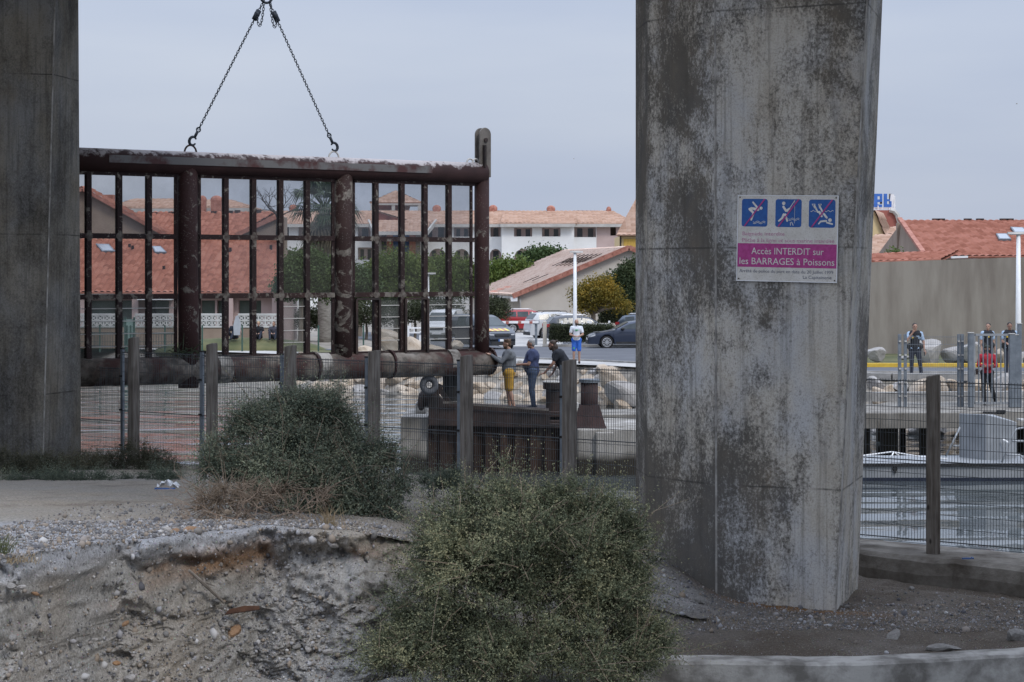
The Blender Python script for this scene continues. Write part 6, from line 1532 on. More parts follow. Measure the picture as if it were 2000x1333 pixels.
def person(label, loc, rz, pose=None, H=1.75, top=None, sleeve='short', bottom=None, leg='long', hair=None, hstyle='short', skin=None, shoe=None, yaw=0, pitch=0, belly=0.0, vest=None, beard=None, extra=None, hand=None, build=1.0, group=None):
    J = {k: Vector(v) for k, v in J0.items()}
    for k, v in (pose or {}).items(): J[k] = Vector(v)
    t = thing('person', label, 'person', loc, rz, group); t.scale = (H / 1.76,) * 3; skin = skin or SKIN
    mb = MB(); b_ = build
    # trunk and limbs
    mb.caps(J['hiR'], J['hiL'], .105 * b_); mb.caps(J['pel'], J['sp'], .125 * b_, .118 * b_); mb.caps(J['sp'], J['ch'], .118 * b_, .125 * b_); mb.caps(J['ch'] + Vector((.07, 0, .03)), J['ch'] + Vector((-.07, 0, .03)), .115 * b_)
    mb.caps(J['shR'], J['shL'], .062); mb.caps(J['ch'] + Vector((0, 0, .1)), J['nk'], .075, .055); mb.caps(J['nk'], J['hd'] - Vector((0, .01, .06)), .055, .052)
    for s_ in 'RL':
        mb.caps(J['sh' + s_], J['el' + s_], .052, .042); mb.caps(J['el' + s_], J['wr' + s_], .042, .027)
        mb.caps(J['hi' + s_], J['kn' + s_], .088 * b_, .056); mb.caps(J['kn' + s_], J['kn' + s_].lerp(J['an' + s_], .35), .056, .056); mb.caps(J['kn' + s_].lerp(J['an' + s_], .3), J['an' + s_], .057, .036)
        mb.caps(J['an' + s_] + Vector((0, 0, -.035)), J['an' + s_] + Vector((0, .15, -.055)), .036, .028)
        # hand: palm, four fingers of different length, thumb off the side of the palm
        w_ = J['wr' + s_]; dr = Vector((hand or {}).get(s_, (w_ - J['el' + s_]).normalized())).normalized()
        sd = Vector((1 if s_ == 'R' else -1, 0, 0)); sd = (sd - dr * sd.dot(dr)); sd = sd.normalized() if sd.length > .1 else Vector((0, 0, 1)); pn = dr.cross(sd).normalized()
        if s_ == 'L': pn = -pn
        side = dr.cross(pn)
        mb.caps(w_, w_ + dr * .075 + side * .018, .026, .022); mb.caps(w_, w_ + dr * .075 - side * .018, .026, .022)
        for q, ln in zip((-.030, -.010, .011, .031), (.058, .078, .074, .064)):
            a = w_ + dr * .085 + side * q; b = a + dr * ln * .55 + pn * .008; c = b + dr * ln * .35 + pn * .028
            mb.caps(a, b, .0105, .010, 6); mb.caps(b, c, .010, .009, 6)
        a = w_ + dr * .03 + side * .03; b = a + dr * .035 + side * .025 + pn * .012; mb.caps(a, b, .013, .011, 6); mb.caps(b, b + dr * .03 + pn * .012, .011, .009, 6)
    # head with jaw, nose, ears, brow
    rot = Matrix.Rotation(R(yaw), 3, 'Z') @ Matrix.Rotation(R(pitch), 3, 'X'); h = J['hd']
    q = lambda x, y, z: h + rot @ Vector((x, y, z))
    mb.ell(q(0, -.008, .03), (.074, .092, .088), 14, 10, rot); mb.ell(q(0, .018, -.035), (.058, .070, .075), 12, 8, rot); mb.ell(q(0, .055, -.088), (.030, .030, .024), 10, 6, rot)
    mb.caps(q(0, .082, .012), q(0, .103, -.022), .010, .014, 8); mb.caps(q(.03, .078, .03), q(-.03, .078, .03), .012, .012, 8); mb.caps(q(.018, .083, -.052), q(-.018, .083, -.052), .008, .008, 6)
    for s_ in (-1, 1): mb.ell(q(s_ * .076, -.008, -.005), (.011, .02, .03), 8, 6, rot)
    remesh(mb, 'body', skin, t, .0125, 2)
    for s_ in (-1, 1): e = MB(); e.ell(q(s_ * .029, .080, .008), (.011, .007, .007), 8, 6, rot); e.build('eye', M['black'], t)
    if top:
        mb = MB(); k_ = .018 + belly * .2
        mb.caps(J['pel'] + Vector((0, 0, .04)), J['sp'] + Vector((0, belly, 0)), .125 * b_ + k_, .125 * b_ + k_ + belly * .4); mb.caps(J['hiR'].lerp(J['hiL'], .1) + Vector((0, 0, .03)), J['hiL'].lerp(J['hiR'], .1) + Vector((0, 0, .03)), .108 * b_ + .012); mb.caps(J['sp'] + Vector((0, belly, 0)), J['ch'], .125 * b_ + k_, .128 * b_ + .018)
        mb.caps(J['ch'] + Vector((.075, 0, .03)), J['ch'] + Vector((-.075, 0, .03)), .115 * b_ + .018); mb.caps(J['shR'], J['shL'], .074); mb.caps(J['ch'] + Vector((0, 0, .1)), J['nk'] + Vector((0, 0, -.015)), .09, .068)
        for s_ in 'RL':
            if sleeve == 'short': mb.caps(J['sh' + s_], J['sh' + s_].lerp(J['el' + s_], .62), .072, .068)
            else: mb.caps(J['sh' + s_], J['el' + s_], .070, .058); mb.caps(J['el' + s_], J['el' + s_].lerp(J['wr' + s_], .95), .058, .043)
        remesh(mb, 'jumper' if sleeve == 'long' else 'shirt', top, t, .016, 3)
    if bottom:
        mb = MB(); mb.caps(J['hiR'] + Vector((0, 0, .02)), J['hiL'] + Vector((0, 0, .02)), .108 * b_ + .008); mb.caps(J['pel'], J['pel'] + Vector((0, 0, .06)), .128 * b_ + .006)
        for s_ in 'RL':
            k, a = J['kn' + s_], J['an' + s_]
            if leg == 'long': mb.caps(J['hi' + s_], k, .100 * b_, .072); mb.caps(k, a + Vector((0, 0, .0)), .072, .058)
            else: mb.caps(J['hi' + s_], J['hi' + s_].lerp(k, .86), .104 * b_, .092)
        remesh(mb, 'trousers' if leg == 'long' else 'shorts', bottom, t, .016, 3)
    if vest:
        mb = MB(); mb.caps(J['pel'] + Vector((0, 0, .06)), J['sp'], .165, .158); mb.caps(J['sp'], J['ch'], .158, .16); mb.caps(J['ch'] + Vector((.085, 0, .05)), J['ch'] + Vector((-.085, 0, .05)), .142); mb.caps(J['ch'] + Vector((.10, 0, .14)), J['ch'] + Vector((.10, 0, .08)), .07); mb.caps(J['ch'] + Vector((-.10, 0, .14)), J['ch'] + Vector((-.10, 0, .08)), .07)
        remesh(mb, 'vest', vest, t, .016, 2)
        mb = MB(); mb.box(J['ch'] + Vector((.07, .165, -.02)), (.05, .02, .05)); mb.build('badge', M['kerb_yellow'], t)
        mb = MB(); mb.caps(J['hiR'] + Vector((.06, 0, .09)), J['hiL'] + Vector((-.06, 0, .09)), .118); remesh(mb, 'belt', M['black'], t, .018, 1)
    if hair:
        mb = MB()
        if hstyle != 'bald':
            mb.ell(q(0, -.022, .050), (.080, .090, .082), 14, 10, rot); mb.ell(q(0, -.055, .0), (.072, .055, .08), 12, 8, rot)
            if hstyle == 'wavy': 
                r = np.random.default_rng(4)
                for i in range(26): a = r.uniform(0, 6.28); mb.ell(q(.06 * math.cos(a), -.02 + .07 * math.sin(a), .085 + r.uniform(-.03, .03)), (.03, .03, .026), 8, 6)
            if hstyle == 'bun':
                mb.ell(q(0, -.07, -.06), (.085, .075, .10), 12, 8, rot); mb.ell(q(.0, -.05, -.13), (.095, .075, .08), 12, 8, rot); mb.ell(q(0, -.125, .09), (.04, .04, .035), 10, 8, rot); mb.ell(q(.05, -.02, -.06), (.03, .05, .09), 10, 8, rot); mb.ell(q(-.05, -.02, -.06), (.03, .05, .09), 10, 8, rot)
            remesh(mb, 'hair', hair, t, .013, 2)
    if beard:
        mb = MB(); mb.ell(q(0, .040, -.078), (.055, .052, .05), 12, 8, rot); mb.caps(q(.022, .086, -.042), q(-.022, .086, -.042), .010, .010, 8); mb.ell(q(.05, .02, -.05), (.018, .035, .04), 8, 6, rot); mb.ell(q(-.05, .02, -.05), (.018, .035, .04), 8, 6, rot); remesh(mb, 'beard', beard, t, .012, 1)
    if shoe:
        for s_ in 'RL':
            a = J['an' + s_]; mb = MB(); mb.caps(a + Vector((0, -.025, -.03)), a + Vector((0, .06, -.045)), .052, .046); mb.caps(a + Vector((0, .06, -.045)), a + Vector((0, .17, -.055)), .046, .034); remesh(mb, 'shoe', shoe, t, .014, 1)
    if extra: extra(t, J, q, rot)
    return t
denim = cloth('blue_denim', (.05, .075, .13)); navy = cloth('navy_cloth', (.018, .022, .035)); blackc = cloth('black_cloth', (.012, .013, .016))
hb = mat('brown_hair', (.05, .03, .018), (.10, .06, .035), 20, .6); hd_ = mat('dark_hair', (.012, .010, .009), (.03, .024, .02), 20, .6); hg = mat('grey_hair', (.16, .16, .16), (.30, .30, .30), 20, .6)
zd = 1.49
def phone(t, J, q, rot, at='wrR', off=(0, .12, .02)):
    mb = MB(); p = J[at] + Vector(off); mb.box(p, (.075, .012, .145)); o = mb.build('phone', M['black'], t)
# three men on the pier, all looking left at the barrier
dm = 52.2
def hold_phone(t, J, q, rot): 
    mb = MB(); mb.box((.02, .53, 1.44), (.09, .03, .14), Matrix.Rotation(R(20), 3, 'X')); 
    o = mb.build('phone', M['black'], t)
person('bearded man in grey jumper and yellow shorts touching the barrier end from the pier', (PX(994, 51.4), 51.4, zd), R(92), dict(elR=(.22, .16, 1.20), wrR=(.13, .40, 1.36), elL=(-.22, .20, 1.21), wrL=(-.11, .44, 1.38), knL=(-.105, -.02, .5), anL=(-.12, -.13, .085), hd=(0, .05, 1.64)), 1.80,
       top=cloth('grey_jumper', (.125, .135, .15)), sleeve='long', bottom=cloth('mustard_shorts', (.42, .24, .035)), leg='short', hair=hb, hstyle='wavy', beard=hb, shoe=blackc, pitch=-4, build=1.28, extra=hold_phone, hand=dict(R=(-.1, .7, .55), L=(.1, .8, .4)))
def tool(t, J, q, rot):
    mb = MB(); mb.caps((.1, .50, 1.08), (-.03, .60, 1.10), .03); mb.box((.03, .56, 1.13), (.10, .12, .05)); mb.build('control_box', M['darksteel'], t)
person('grey haired man in blue T-shirt and jeans holding a control box on the pier', (PX(1040, dm), dm, zd), R(86), dict(elR=(.25, .06, 1.14), wrR=(.13, .40, 1.10), elL=(-.25, .08, 1.14), wrL=(-.12, .42, 1.12), hd=(0, .045, 1.645), ch=(0, .0, 1.33)), 1.77,
       top=cloth('blue_tshirt', (.038, .05, .11)), bottom=denim, hair=hg, shoe=navy, belly=.05, build=1.32, extra=tool, skin=SKIN2, pitch=-3)
person('man with long brown hair in a bun and dark T-shirt leaning on the drum', (PX(1099, dm + .15), dm + .15, zd), R(84), dict(pel=(0, -.10, .93), hiR=(.095, -.10, .91), hiL=(-.095, -.10, .91), sp=(0, -.03, 1.11), ch=(0, .10, 1.29), nk=(0, .18, 1.44), hd=(0, .26, 1.565), shR=(.185, .12, 1.38), shL=(-.185, .12, 1.38), elR=(.23, .16, 1.10), wrR=(.17, .26, .86), elL=(-.23, .22, 1.12), wrL=(-.16, .44, .88), knR=(.12, .02, .5), anR=(.12, -.10, .085), knL=(-.12, .06, .5), anL=(-.12, .05, .085)), 1.82,
       top=cloth('dark_tshirt', (.014, .017, .024)), bottom=blackc, hair=mat('dark_brown_hair', (.022, .013, .009), (.045, .028, .018), 20, .6), hstyle='bun', shoe=blackc, pitch=-6, build=1.28, hand=dict(R=(0, .6, -.5), L=(0, .9, -.25)), skin=SKIN2, beard=hb)
# man by the road
def logo(t, J, q, rot):
    mb = MB(); 
    for i, (x, z, w_) in enumerate(((.0, 1.36, .13), (-.01, 1.335, .16), (.01, 1.315, .10))): mb.box((x, .158, z), (w_, .02, .014))
    o = mb.build('shirt_print', M['greenprint'], t); mb = MB(); mb.box((.105, .112, .62), (.05, .02, .07)); mb.build('shorts_badge', M['greenprint'], t)
M['greenprint'] = mat('green_print', (.05, .28, .12), (.08, .36, .16), 9, .8)
person('bald bearded man in white T-shirt and blue shorts standing by the road', (PX(1126, 80.6), 80.6, g(80.6) + .03), R(180), dict(elR=(.25, .05, 1.16), wrR=(.08, .24, 1.10), elL=(-.25, .05, 1.16), wrL=(-.08, .24, 1.10)), 1.74,
       top=cloth('white_tshirt', (.58, .61, .66)), bottom=cloth('bright_blue_shorts', (.03, .12, .48)), leg='short', hair=None, beard=hd_, shoe=blackc, belly=.02, extra=logo, hand=dict(R=(-1, .2, 0), L=(1, .2, 0)))
# policemen and the man in red on the right
sky_sh = cloth('pale_blue_shirt', (.33, .44, .58)); vest_ = cloth('black_vest', (.016, .017, .022)); pol = cloth('navy_trousers', (.022, .026, .04))
def pol_extra(t, J, q, rot): 
    mb = MB(); mb.box(J['wrL'] + Vector((-.0, .05, -.12)), (.03, .05, .12)); mb.build('radio', M['black'], t)
person('policeman in black vest and pale blue shirt with a hand at his mouth', (PX(1787, 66.6), 66.6, g(66.6) + .03), R(168), dict(elR=(.25, .14, 1.21), wrR=(.06, .17, 1.47), anL=(-.20, -.05, .085), knL=(-.16, .03, .5), elL=(-.27, -.03, 1.15), wrL=(-.30, .05, .90)), 1.78,
       top=sky_sh, bottom=pol, hair=hd_, vest=vest_, shoe=blackc, yaw=14, extra=pol_extra, hand=dict(R=(-.3, .05, .9)), build=1.08)
person('policeman in vest turned right, standing behind the gate', (PX(1929, 68.5), 68.5, g(68.5) + .03), R(-160), {}, 1.76, top=sky_sh, bottom=pol, hair=hd_, vest=vest_, shoe=blackc, yaw=-45)
person('policeman in dark vest standing right of the gate by the lamp', (PX(1972, 67.0), 67.0, g(67.0) + .03), R(165), dict(elR=(.25, .05, 1.16), wrR=(.12, .24, 1.12)), 1.80, top=sky_sh, bottom=pol, hair=hd_, vest=vest_, shoe=blackc, yaw=10, skin=SKIN2, pitch=-8)
def mask(t, J, q, rot):
    mb = MB(); mb.ell(q(0, .045, -.045), (.058, .055, .05), 12, 8, rot); remesh(mb, 'face_mask', M['black'], t, .014, 1)
    mb = MB(); mb.ell(q(0, -.005, .06), (.088, .10, .07), 14, 8, rot); mb.ell(q(0, .07, .07), (.06, .06, .012), 12, 6, rot); remesh(mb, 'cap', cloth('olive_cap', (.035, .04, .03)), t, .014, 1)
person('man in red jumper and black trousers leaning with folded arms behind the gate bars', (PX(1928, 58.2), 58.2, 1.2), R(172), dict(elR=(.26, .06, 1.16), wrR=(-.04, .21, 1.16), elL=(-.26, .06, 1.15), wrL=(.04, .23, 1.13), knL=(-.13, -.02, .5), anL=(-.26, -.22, .12), anR=(.08, .02, .085)), 1.70,
       top=cloth('red_jumper', (.34, .022, .035)), sleeve='long', bottom=blackc, hair=None, shoe=blackc, extra=mask, skin=SKIN2, hand=dict(R=(-1, 0, .1), L=(1, 0, .1)))
# seated people on the grass, far left
sit = dict(pel=(0, 0, .14), sp=(0, -.03, .30), ch=(0, .0, .50), nk=(0, .03, .67), hd=(0, .07, .80), shR=(.185, .0, .60), shL=(-.185, .0, .60), elR=(.26, .10, .36), elL=(-.26, .10, .36), wrR=(.12, .32, .34), wrL=(-.12, .32, .34), hiR=(.1, 0, .12), hiL=(-.1, 0, .12), knR=(.17, .38, .40), knL=(-.17, .38, .40), anR=(.13, .62, .09), anL=(-.13, .62, .09))
fair = mat('fair_hair', (.30, .20, .09), (.42, .30, .15), 20, .6)
for px, lab, tp, hr, fz_, yaw in ((505, 'fair haired person in black seated on the grass before the white balustrade', blackc, fair, 0, 0), (535, 'person in dark grey seated on the grass at the right of the fair haired one', cloth('dark_grey_top', (.05, .05, .065)), hb, 0, -25)):
    d = 100.5; person(lab, (PX(px, d), d, PZ(664, d)), R(180), sit, 1.72, top=tp, sleeve='short', bottom=navy, hair=hr, shoe=blackc, yaw=yaw)
person('person in dark T-shirt bending beside a pale board on the grass', (PX(458, 100), 100, PZ(664, 100)), R(160), dict(sit, wrR=(.3, .2, .22), wrL=(-.42, .1, .32), elL=(-.33, .02, .45)), 1.78, top=navy, bottom=navy, hair=hb, shoe=blackc, skin=SKIN2)
mb = MB()
for i in range(1): mb.prism([(-.16, 0), (-.2, .5), (-.1, .95), (.04, .98), (.17, .55), (.14, 0)], P(463, 655, 99.4), (1, 0, 0), (0, .25, .97), .05)
o = mb.place('surfboard', M['alu'], tuple(P(463, 655, 99.4))); tag(o, 'pale upright board held by the bending person', 'board')
# small mounds of grass the seated people rest on
mb = MB(); mb.ell((PX(470, 101), 101.2, g(101) - .1), (PX(560, 101) - PX(390, 101), 2.4, PZ(660, 101) - g(101) + .1), 30, 14); o = mb.build('grass_mound', M['grass'], smooth=True); tag(o, kind='structure')

# ------------------------------------------------------------------ vegetation
def unit(v): return v / np.maximum(1e-9, np.linalg.norm(v, axis=-1, keepdims=True))
def leaf_quads(c, dirs, ln, wd, r):
    """diamond leaves: centre c, long axis dirs"""
    n = len(c); rnd = unit(r.normal(size=(n, 3))); s_ = unit(np.cross(dirs, rnd)); ln = np.broadcast_to(ln, (n,))[:, None]; wd = np.broadcast_to(wd, (n,))[:, None]
    nn = np.cross(dirs, s_)
    v = np.stack([c - dirs * ln * .5, c + s_ * wd * .5 + nn * wd * .15, c + dirs * ln * .5, c - s_ * wd * .5 + nn * wd * .15], 1).reshape(-1, 3)
    return v, np.arange(n * 4).reshape(n, 4)
def shrub(name, label, org, blobs, ntwig, m, stem_m, tl=(.18, .45), leaf=(.022, .012), per=13, upb=.55, seed=1, cat='shrub', tintbase=.4, sparse=.12, stems=True, clumpk=1.6, ztrim=None):
    r = np.random.default_rng(seed); org = np.array(org, float)
    W_ = np.array([b[3] * b[4] * b[5] for b in blobs]) ** (2 / 3.); W_ = W_ / W_.sum(); nc = max(30, ntwig // 15); bi = r.choice(len(blobs), nc, p=W_)
    Bc = np.array([b[:3] for b in blobs])[bi]; Br = np.array([b[3:6] for b in blobs])[bi]
    u = unit(r.normal(size=(nc, 3))); u[:, 2] = np.where(u[:, 2] < -.35, -u[:, 2], u[:, 2]); rad = r.uniform(.0, 1, nc) ** .42
    cc = Bc + u * Br * (rad * r.uniform(.86, 1.06, nc))[:, None]
    k = fbm(cc[:, 0] * clumpk + seed, cc[:, 1] * clumpk, cc[:, 2] * clumpk, 3); kp = k > -.27
    cc, u, rad, k, Br = cc[kp], u[kp], rad[kp], k[kp], Br[kp]; nc = len(cc); m_ = max(1, ntwig // nc); lead = r.uniform(size=nc) > .9
    ct = r.normal(0, .15, nc) + .5 * (rad - .7)
    rep = lambda a: np.repeat(a, m_, 0)
    n = nc * m_; cu = unit(u * np.array([1, 1, .7]) + np.array([0, 0, upb]) + r.normal(size=(nc, 3)) * .5)
    d0 = unit(rep(cu) + r.normal(size=(n, 3)) * .62); b0 = rep(cc) + r.normal(size=(n, 3)) * tl[0] * .30; L_ = r.uniform(*tl, n) * np.where(rep(lead), 1.45, 1.0) * (1 + .8 * (r.uniform(size=n) > .97))
    u, rad, k = rep(u), rep(rad), rep(k) + rep(ct)
    # long wispy shoots standing out of the crown
    out_ = np.flatnonzero(rad > .72); sh = r.choice(out_, min(len(out_), max(8, ntwig // 95))); du = unit(u[sh] + np.array([0, 0, .75]) + r.normal(size=(len(sh), 3)) * .45); Ls = r.uniform(1.0, 2.1, len(sh)) * tl[1]
    for q_ in range(4): b0 = np.concatenate([b0, b0[sh] + r.normal(size=(len(sh), 3)) * .012]); d0 = np.concatenate([d0, unit(du + r.normal(size=du.shape) * .05)]); L_ = np.concatenate([L_, Ls]); u = np.concatenate([u, u[sh]]); rad = np.concatenate([rad, rad[sh]]); k = np.concatenate([k, k[sh] + .15])
    n = len(b0)
    bend = r.normal(size=(n, 3)) * .5 + np.array([0, 0, -.35])
    t = (np.arange(per) + .5) / per
    T = t[None, :, None]; pos = b0[:, None, :] + d0[:, None, :] * L_[:, None, None] * T + bend[:, None, :] * L_[:, None, None] * T ** 2 * .4
    tang = unit(d0[:, None, :] + bend[:, None, :] * .8 * T); pos = pos.reshape(-1, 3); tang = tang.reshape(-1, 3)
    ld = unit(tang * .5 + r.normal(size=tang.shape) * .75); N_ = len(pos); tt = np.tile(t, n)
    ln = leaf[0] * r.uniform(.4, 1.6, N_) * (1.1 - .5 * tt); wd = leaf[1] * r.uniform(.7, 1.3, N_) * (1.1 - .5 * tt)
    v, f = leaf_quads(pos + ld * ln[:, None] * .5, ld, ln, wd, r)
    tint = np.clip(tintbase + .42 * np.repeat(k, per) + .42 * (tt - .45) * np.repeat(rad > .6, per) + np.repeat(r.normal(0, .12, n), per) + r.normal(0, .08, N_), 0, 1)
    if ztrim is not None:
        kz = pos[:, 2] > ztrim - org[2]; kk = np.repeat(kz, 4); f2 = np.arange(kz.sum() * 4).reshape(-1, 4); v = v[kk]; f = f2; tint = tint[kz]
    T_ = thing(name, label, cat, tuple(org)); np_mesh('foliage', v, f, m, T_, tint=tint)
    if stems:
        mb = MB(); base = np.array([0, 0, -.1])
        for b in blobs:
            for i in range(2): 
                e = np.array(b[:3]) + unit(r.normal(size=3)) * np.array(b[3:6]) * .75; s0 = np.array([b[0] * .8 + r.normal() * .12, b[1] * .6 + r.normal() * .1, 0]); mid = (s0 + e) / 2 + r.normal(size=3) * .12
                mb.tube([s0, mid, e], [.010, .007, .004], 5)
        ii = r.choice(n, min(n, 1500), replace=False)
        for i in ii:
            p0 = b0[i]; p1 = b0[i] + d0[i] * L_[i] * .5 + bend[i] * L_[i] * .1; p2 = b0[i] + d0[i] * L_[i] + bend[i] * L_[i] * .4; mb.tube([p0, p1, p2], [.0055, .0042, .0022], 3, cap=False)
        mb.build('stems', stem_m, T_)
    return T_
M['salt'] = foliage('saltbush_leaf', (.030, .035, .022), (.128, .150, .092), (.38, .36, .21), .25)
M['salt2'] = foliage('saltbush_leaf_blue', (.036, .048, .035), (.125, .152, .112), (.31, .325, .215), .22)
M['twig'] = mat('twig', (.13, .10, .075), (.24, .19, .14), 12, .9)
M['scrub'] = foliage('scrub_leaf', (.030, .032, .020), (.080, .080, .050), (.19, .16, .10), .1)
M['dead'] = foliage('dead_leaf', (.035, .022, .014), (.085, .048, .026), (.15, .10, .06), .1)
# big front shrub: px 720-1300, top spike at (990, 850)
d = 22.6; s_ = F / d
def B_(px, py, rx, rz_, ry=None, dd=0.0): return (PX(px, d), dd, 0, rx / s_, (ry or rx) / s_, rz_ / s_, py)
org = (PX(1010, d), d, .42)
def blobs_(lst, org, d): 
    k_ = F / d; return [(PX(a, d) - org[0], dy, PZ(b, d) - org[2], rx / k_, ry / k_, rz_ / k_) for a, b, rx, rz_, ry, dy in lst]
front = [(1012, 1165, 250, 215, 210, 0), (880, 1130, 95, 120, 110, .0), (1150, 1095, 125, 115, 130, .3), (1020, 1025, 175, 58, 120, .35), (860, 1040, 45, 50, 50, .2), (1210, 1060, 55, 50, 50, .3), (1180, 1200, 105, 120, 110, 0), (860, 1270, 140, 90, 120, -.2), (1050, 1290, 230, 90, 170, -.4), (1235, 1275, 75, 70, 80, -.1), (985, 930, 10, 30, 10, .4), (1190, 1010, 40, 25, 40, .4), (1110, 985, 45, 25, 45, .4), (900, 985, 30, 20, 30, .3), (790, 1290, 60, 60, 60, -.2)]
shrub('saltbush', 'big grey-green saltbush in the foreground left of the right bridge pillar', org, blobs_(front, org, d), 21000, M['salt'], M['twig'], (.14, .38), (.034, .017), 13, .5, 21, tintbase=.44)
d = 27.5; org = (PX(600, d), d, 1.6)
left = [(560, 800, 75, 34, 60, .6), (625, 792, 52, 26, 50, .6), (480, 808, 40, 26, 40, .5), (450, 850, 40, 30, 40, .5), (500, 835, 62, 42, 55, .5), (430, 895, 56, 26, 45, .4), (395, 905, 30, 14, 30, .3), (625, 830, 66, 46, 60, .6), (690, 880, 60, 46, 55, .4), (742, 885, 36, 34, 36, .4), (585, 900, 105, 66, 100, .3), (665, 965, 84, 70, 80, 0), (730, 1000, 52, 62, 52, -.2), (480, 925, 66, 40, 55, .3), (762, 1045, 36, 40, 36, -.5), (590, 955, 100, 52, 90, .0), (540, 930, 70, 44, 60, .1), (640, 1000, 60, 34, 60, -.2), (610, 768, 36, 14, 30, .6), (540, 765, 22, 14, 20, .6), (700, 1030, 50, 40, 40, -.3), (775, 960, 30, 26, 30, 0)]
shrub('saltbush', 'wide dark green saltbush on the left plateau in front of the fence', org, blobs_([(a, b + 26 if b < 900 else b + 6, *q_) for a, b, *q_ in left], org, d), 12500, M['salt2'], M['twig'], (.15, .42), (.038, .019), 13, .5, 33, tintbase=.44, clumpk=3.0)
d = 26.2; org = (PX(480, d), d, 1.8)
dry = [(480, 980, 95, 34, 60, 0), (420, 990, 55, 26, 45, -.1), (560, 965, 80, 30, 45, .1)]
T_ = shrub('dead_bush', 'dry brown dead branches at the foot of the left saltbush', org, blobs_(dry, org, d), 700, M['dead'], M['twig'], (.1, .3), (.02, .008), 9, .1, 8, tintbase=.35)
r_ = np.random.default_rng(12); mb = MB()
def branch(p, dirn, L_, rad, lev):
    pts = [p]; d_ = dirn
    for i in range(4): d_ = unit(d_ + r_.normal(size=3) * .28); p = p + d_ * L_ / 4; pts.append(p)
    mb.tube(pts, [rad * (1 - .18 * i) for i in range(5)], 5)
    if lev:
        for k_ in range(3): branch(pts[2 + k_ % 3], unit(d_ + r_.normal(size=3) * .7), L_ * .62, rad * .55, lev - 1)
for i in range(20): branch(np.array([r_.uniform(-.55, .75), -.30 + r_.normal() * .12, r_.uniform(-.05, .12)]), unit(np.array([r_.normal() * .9, -.25, .35 + .3 * r_.uniform()])), r_.uniform(.3, .75), .009, 2)
mb.build('dry_branches', mat('dry_twig', (.17, .12, .09), (.32, .25, .19), 9, .9), T_)
# low scrub by the left pillar and along the fence
for i, (px, py, d, lst, nt_, lab, m_) in enumerate(((240, 930, 42.5, [(180, 925, 120, 36, 60, 0), (265, 920, 75, 48, 60, .2), (315, 932, 48, 36, 40, 0)], 5200, 'dark tangled scrub at the foot of the left bridge pillar', M['scrub']), (60, 935, 40, [(50, 925, 130, 34, 60, 0), (-20, 920, 60, 40, 40, 0), (110, 935, 60, 26, 40, 0)], 4200, 'low dark scrub in front of the left bridge pillar', M['scrub']),
    (200, 955, 37.5, [(150, 952, 120, 20, 60, 0), (280, 950, 90, 24, 60, .1), (60, 950, 90, 18, 60, 0)], 4200, 'low grey-green ground shrub spreading over the left plateau', M['salt2']), (860, 975, 33, [(850, 970, 50, 38, 40, 0), (880, 950, 26, 28, 20, .1)], 900, 'small green shrub by the fence between the two saltbushes', M['salt2']))):
    org = (PX(px, d), d, nz(PX(px, d), d)); shrub('scrub', lab, org, blobs_(lst, org, d), nt_, m_, M['twig'], (.12, .35), (.035, .014), 10, .5, 60 + i, tintbase=.4, stems=False)
# grass tufts
def tuft(px, py, d, h, n, m, lab, spread=.12, seed=0):
    r = np.random.default_rng(seed); mb = MB(); p = np.array([PX(px, d), d, nz(PX(px, d), d) - .03])
    for i in range(n):
        b = p + np.array([r.normal() * spread, r.normal() * spread * .6, 0]); e = b + np.array([r.normal() * h * .45, r.normal() * h * .3, h * r.uniform(.5, 1)]); mid = (b + e) / 2 + np.array([0, 0, h * .15]); mb.tube([b, mid, e], [.004, .003, .001], 3, cap=False)
    o = mb.place('grass_tuft', m, tuple(p)); tag(o, lab, 'grass')
M['drygrass'] = mat('dry_grass', (.20, .15, .09), (.34, .27, .17), 6, .9); M['greengrass'] = mat('green_grass_blade', (.06, .075, .03), (.13, .14, .06), 6, .9)
tuft(640, 1025, 24.8, .30, 60, M['drygrass'], 'dry straw tuft at the right edge of the plateau below the left saltbush', .10, 1)
tuft(128, 1080, 20.6, .34, 7, M['drygrass'], 'single dry stalk at the cliff edge on the left', .02, 2)
tuft(5, 1085, 20.6, .26, 40, M['greengrass'], 'green tuft at the left edge of the cliff', .05, 3); tuft(30, 1100, 20.4, .10, 50, M['drygrass'], 'low dry tuft beside the green one on the cliff edge', .10, 4)
tuft(1380, 1215, 26.6, .12, 40, M['drygrass'], 'thin dry tuft in front of the right pillar', .2, 5)

def crown(t, c, blobs, n, m, leaf, seed, tint=.45, tintz=.0, name='crown'):
    """leaf clumps through the volume: c centre (world), blobs relative"""
    r = np.random.default_rng(seed); W_ = np.array([b[3] * b[4] * b[5] for b in blobs]) ** (2 / 3.); W_ /= W_.sum(); nc = n // 9
    bi = r.choice(len(blobs), nc, p=W_); Bc = np.array([b[:3] for b in blobs])[bi]; Br = np.array([b[3:6] for b in blobs])[bi]
    u = unit(r.normal(size=(nc, 3))); p = Bc + u * Br * (r.uniform(.15, 1, nc) ** .4)[:, None] * r.uniform(.85, 1.12, nc)[:, None]
    sc_ = 1.4 / max(.3, Br.mean()); k = fbm(p[:, 0] * sc_ + seed, p[:, 1] * sc_, p[:, 2] * sc_, 3); kp = k > -.25; p, k, Br = p[kp], k[kp], Br[kp]; nc = len(p)
    pos = (p[:, None, :] + r.normal(size=(nc, 9, 3)) * leaf * 1.3).reshape(-1, 3); dr = unit(r.normal(size=pos.shape)); ln = leaf * r.uniform(.6, 1.4, len(pos))
    v, f = leaf_quads(pos, dr, ln, ln * .62, r); ti = np.clip(tint + .55 * np.repeat(k, 9) + r.normal(0, .12, len(pos)), 0, 1)
    o = np_mesh(name, v, f, m, t, tint=ti); return o
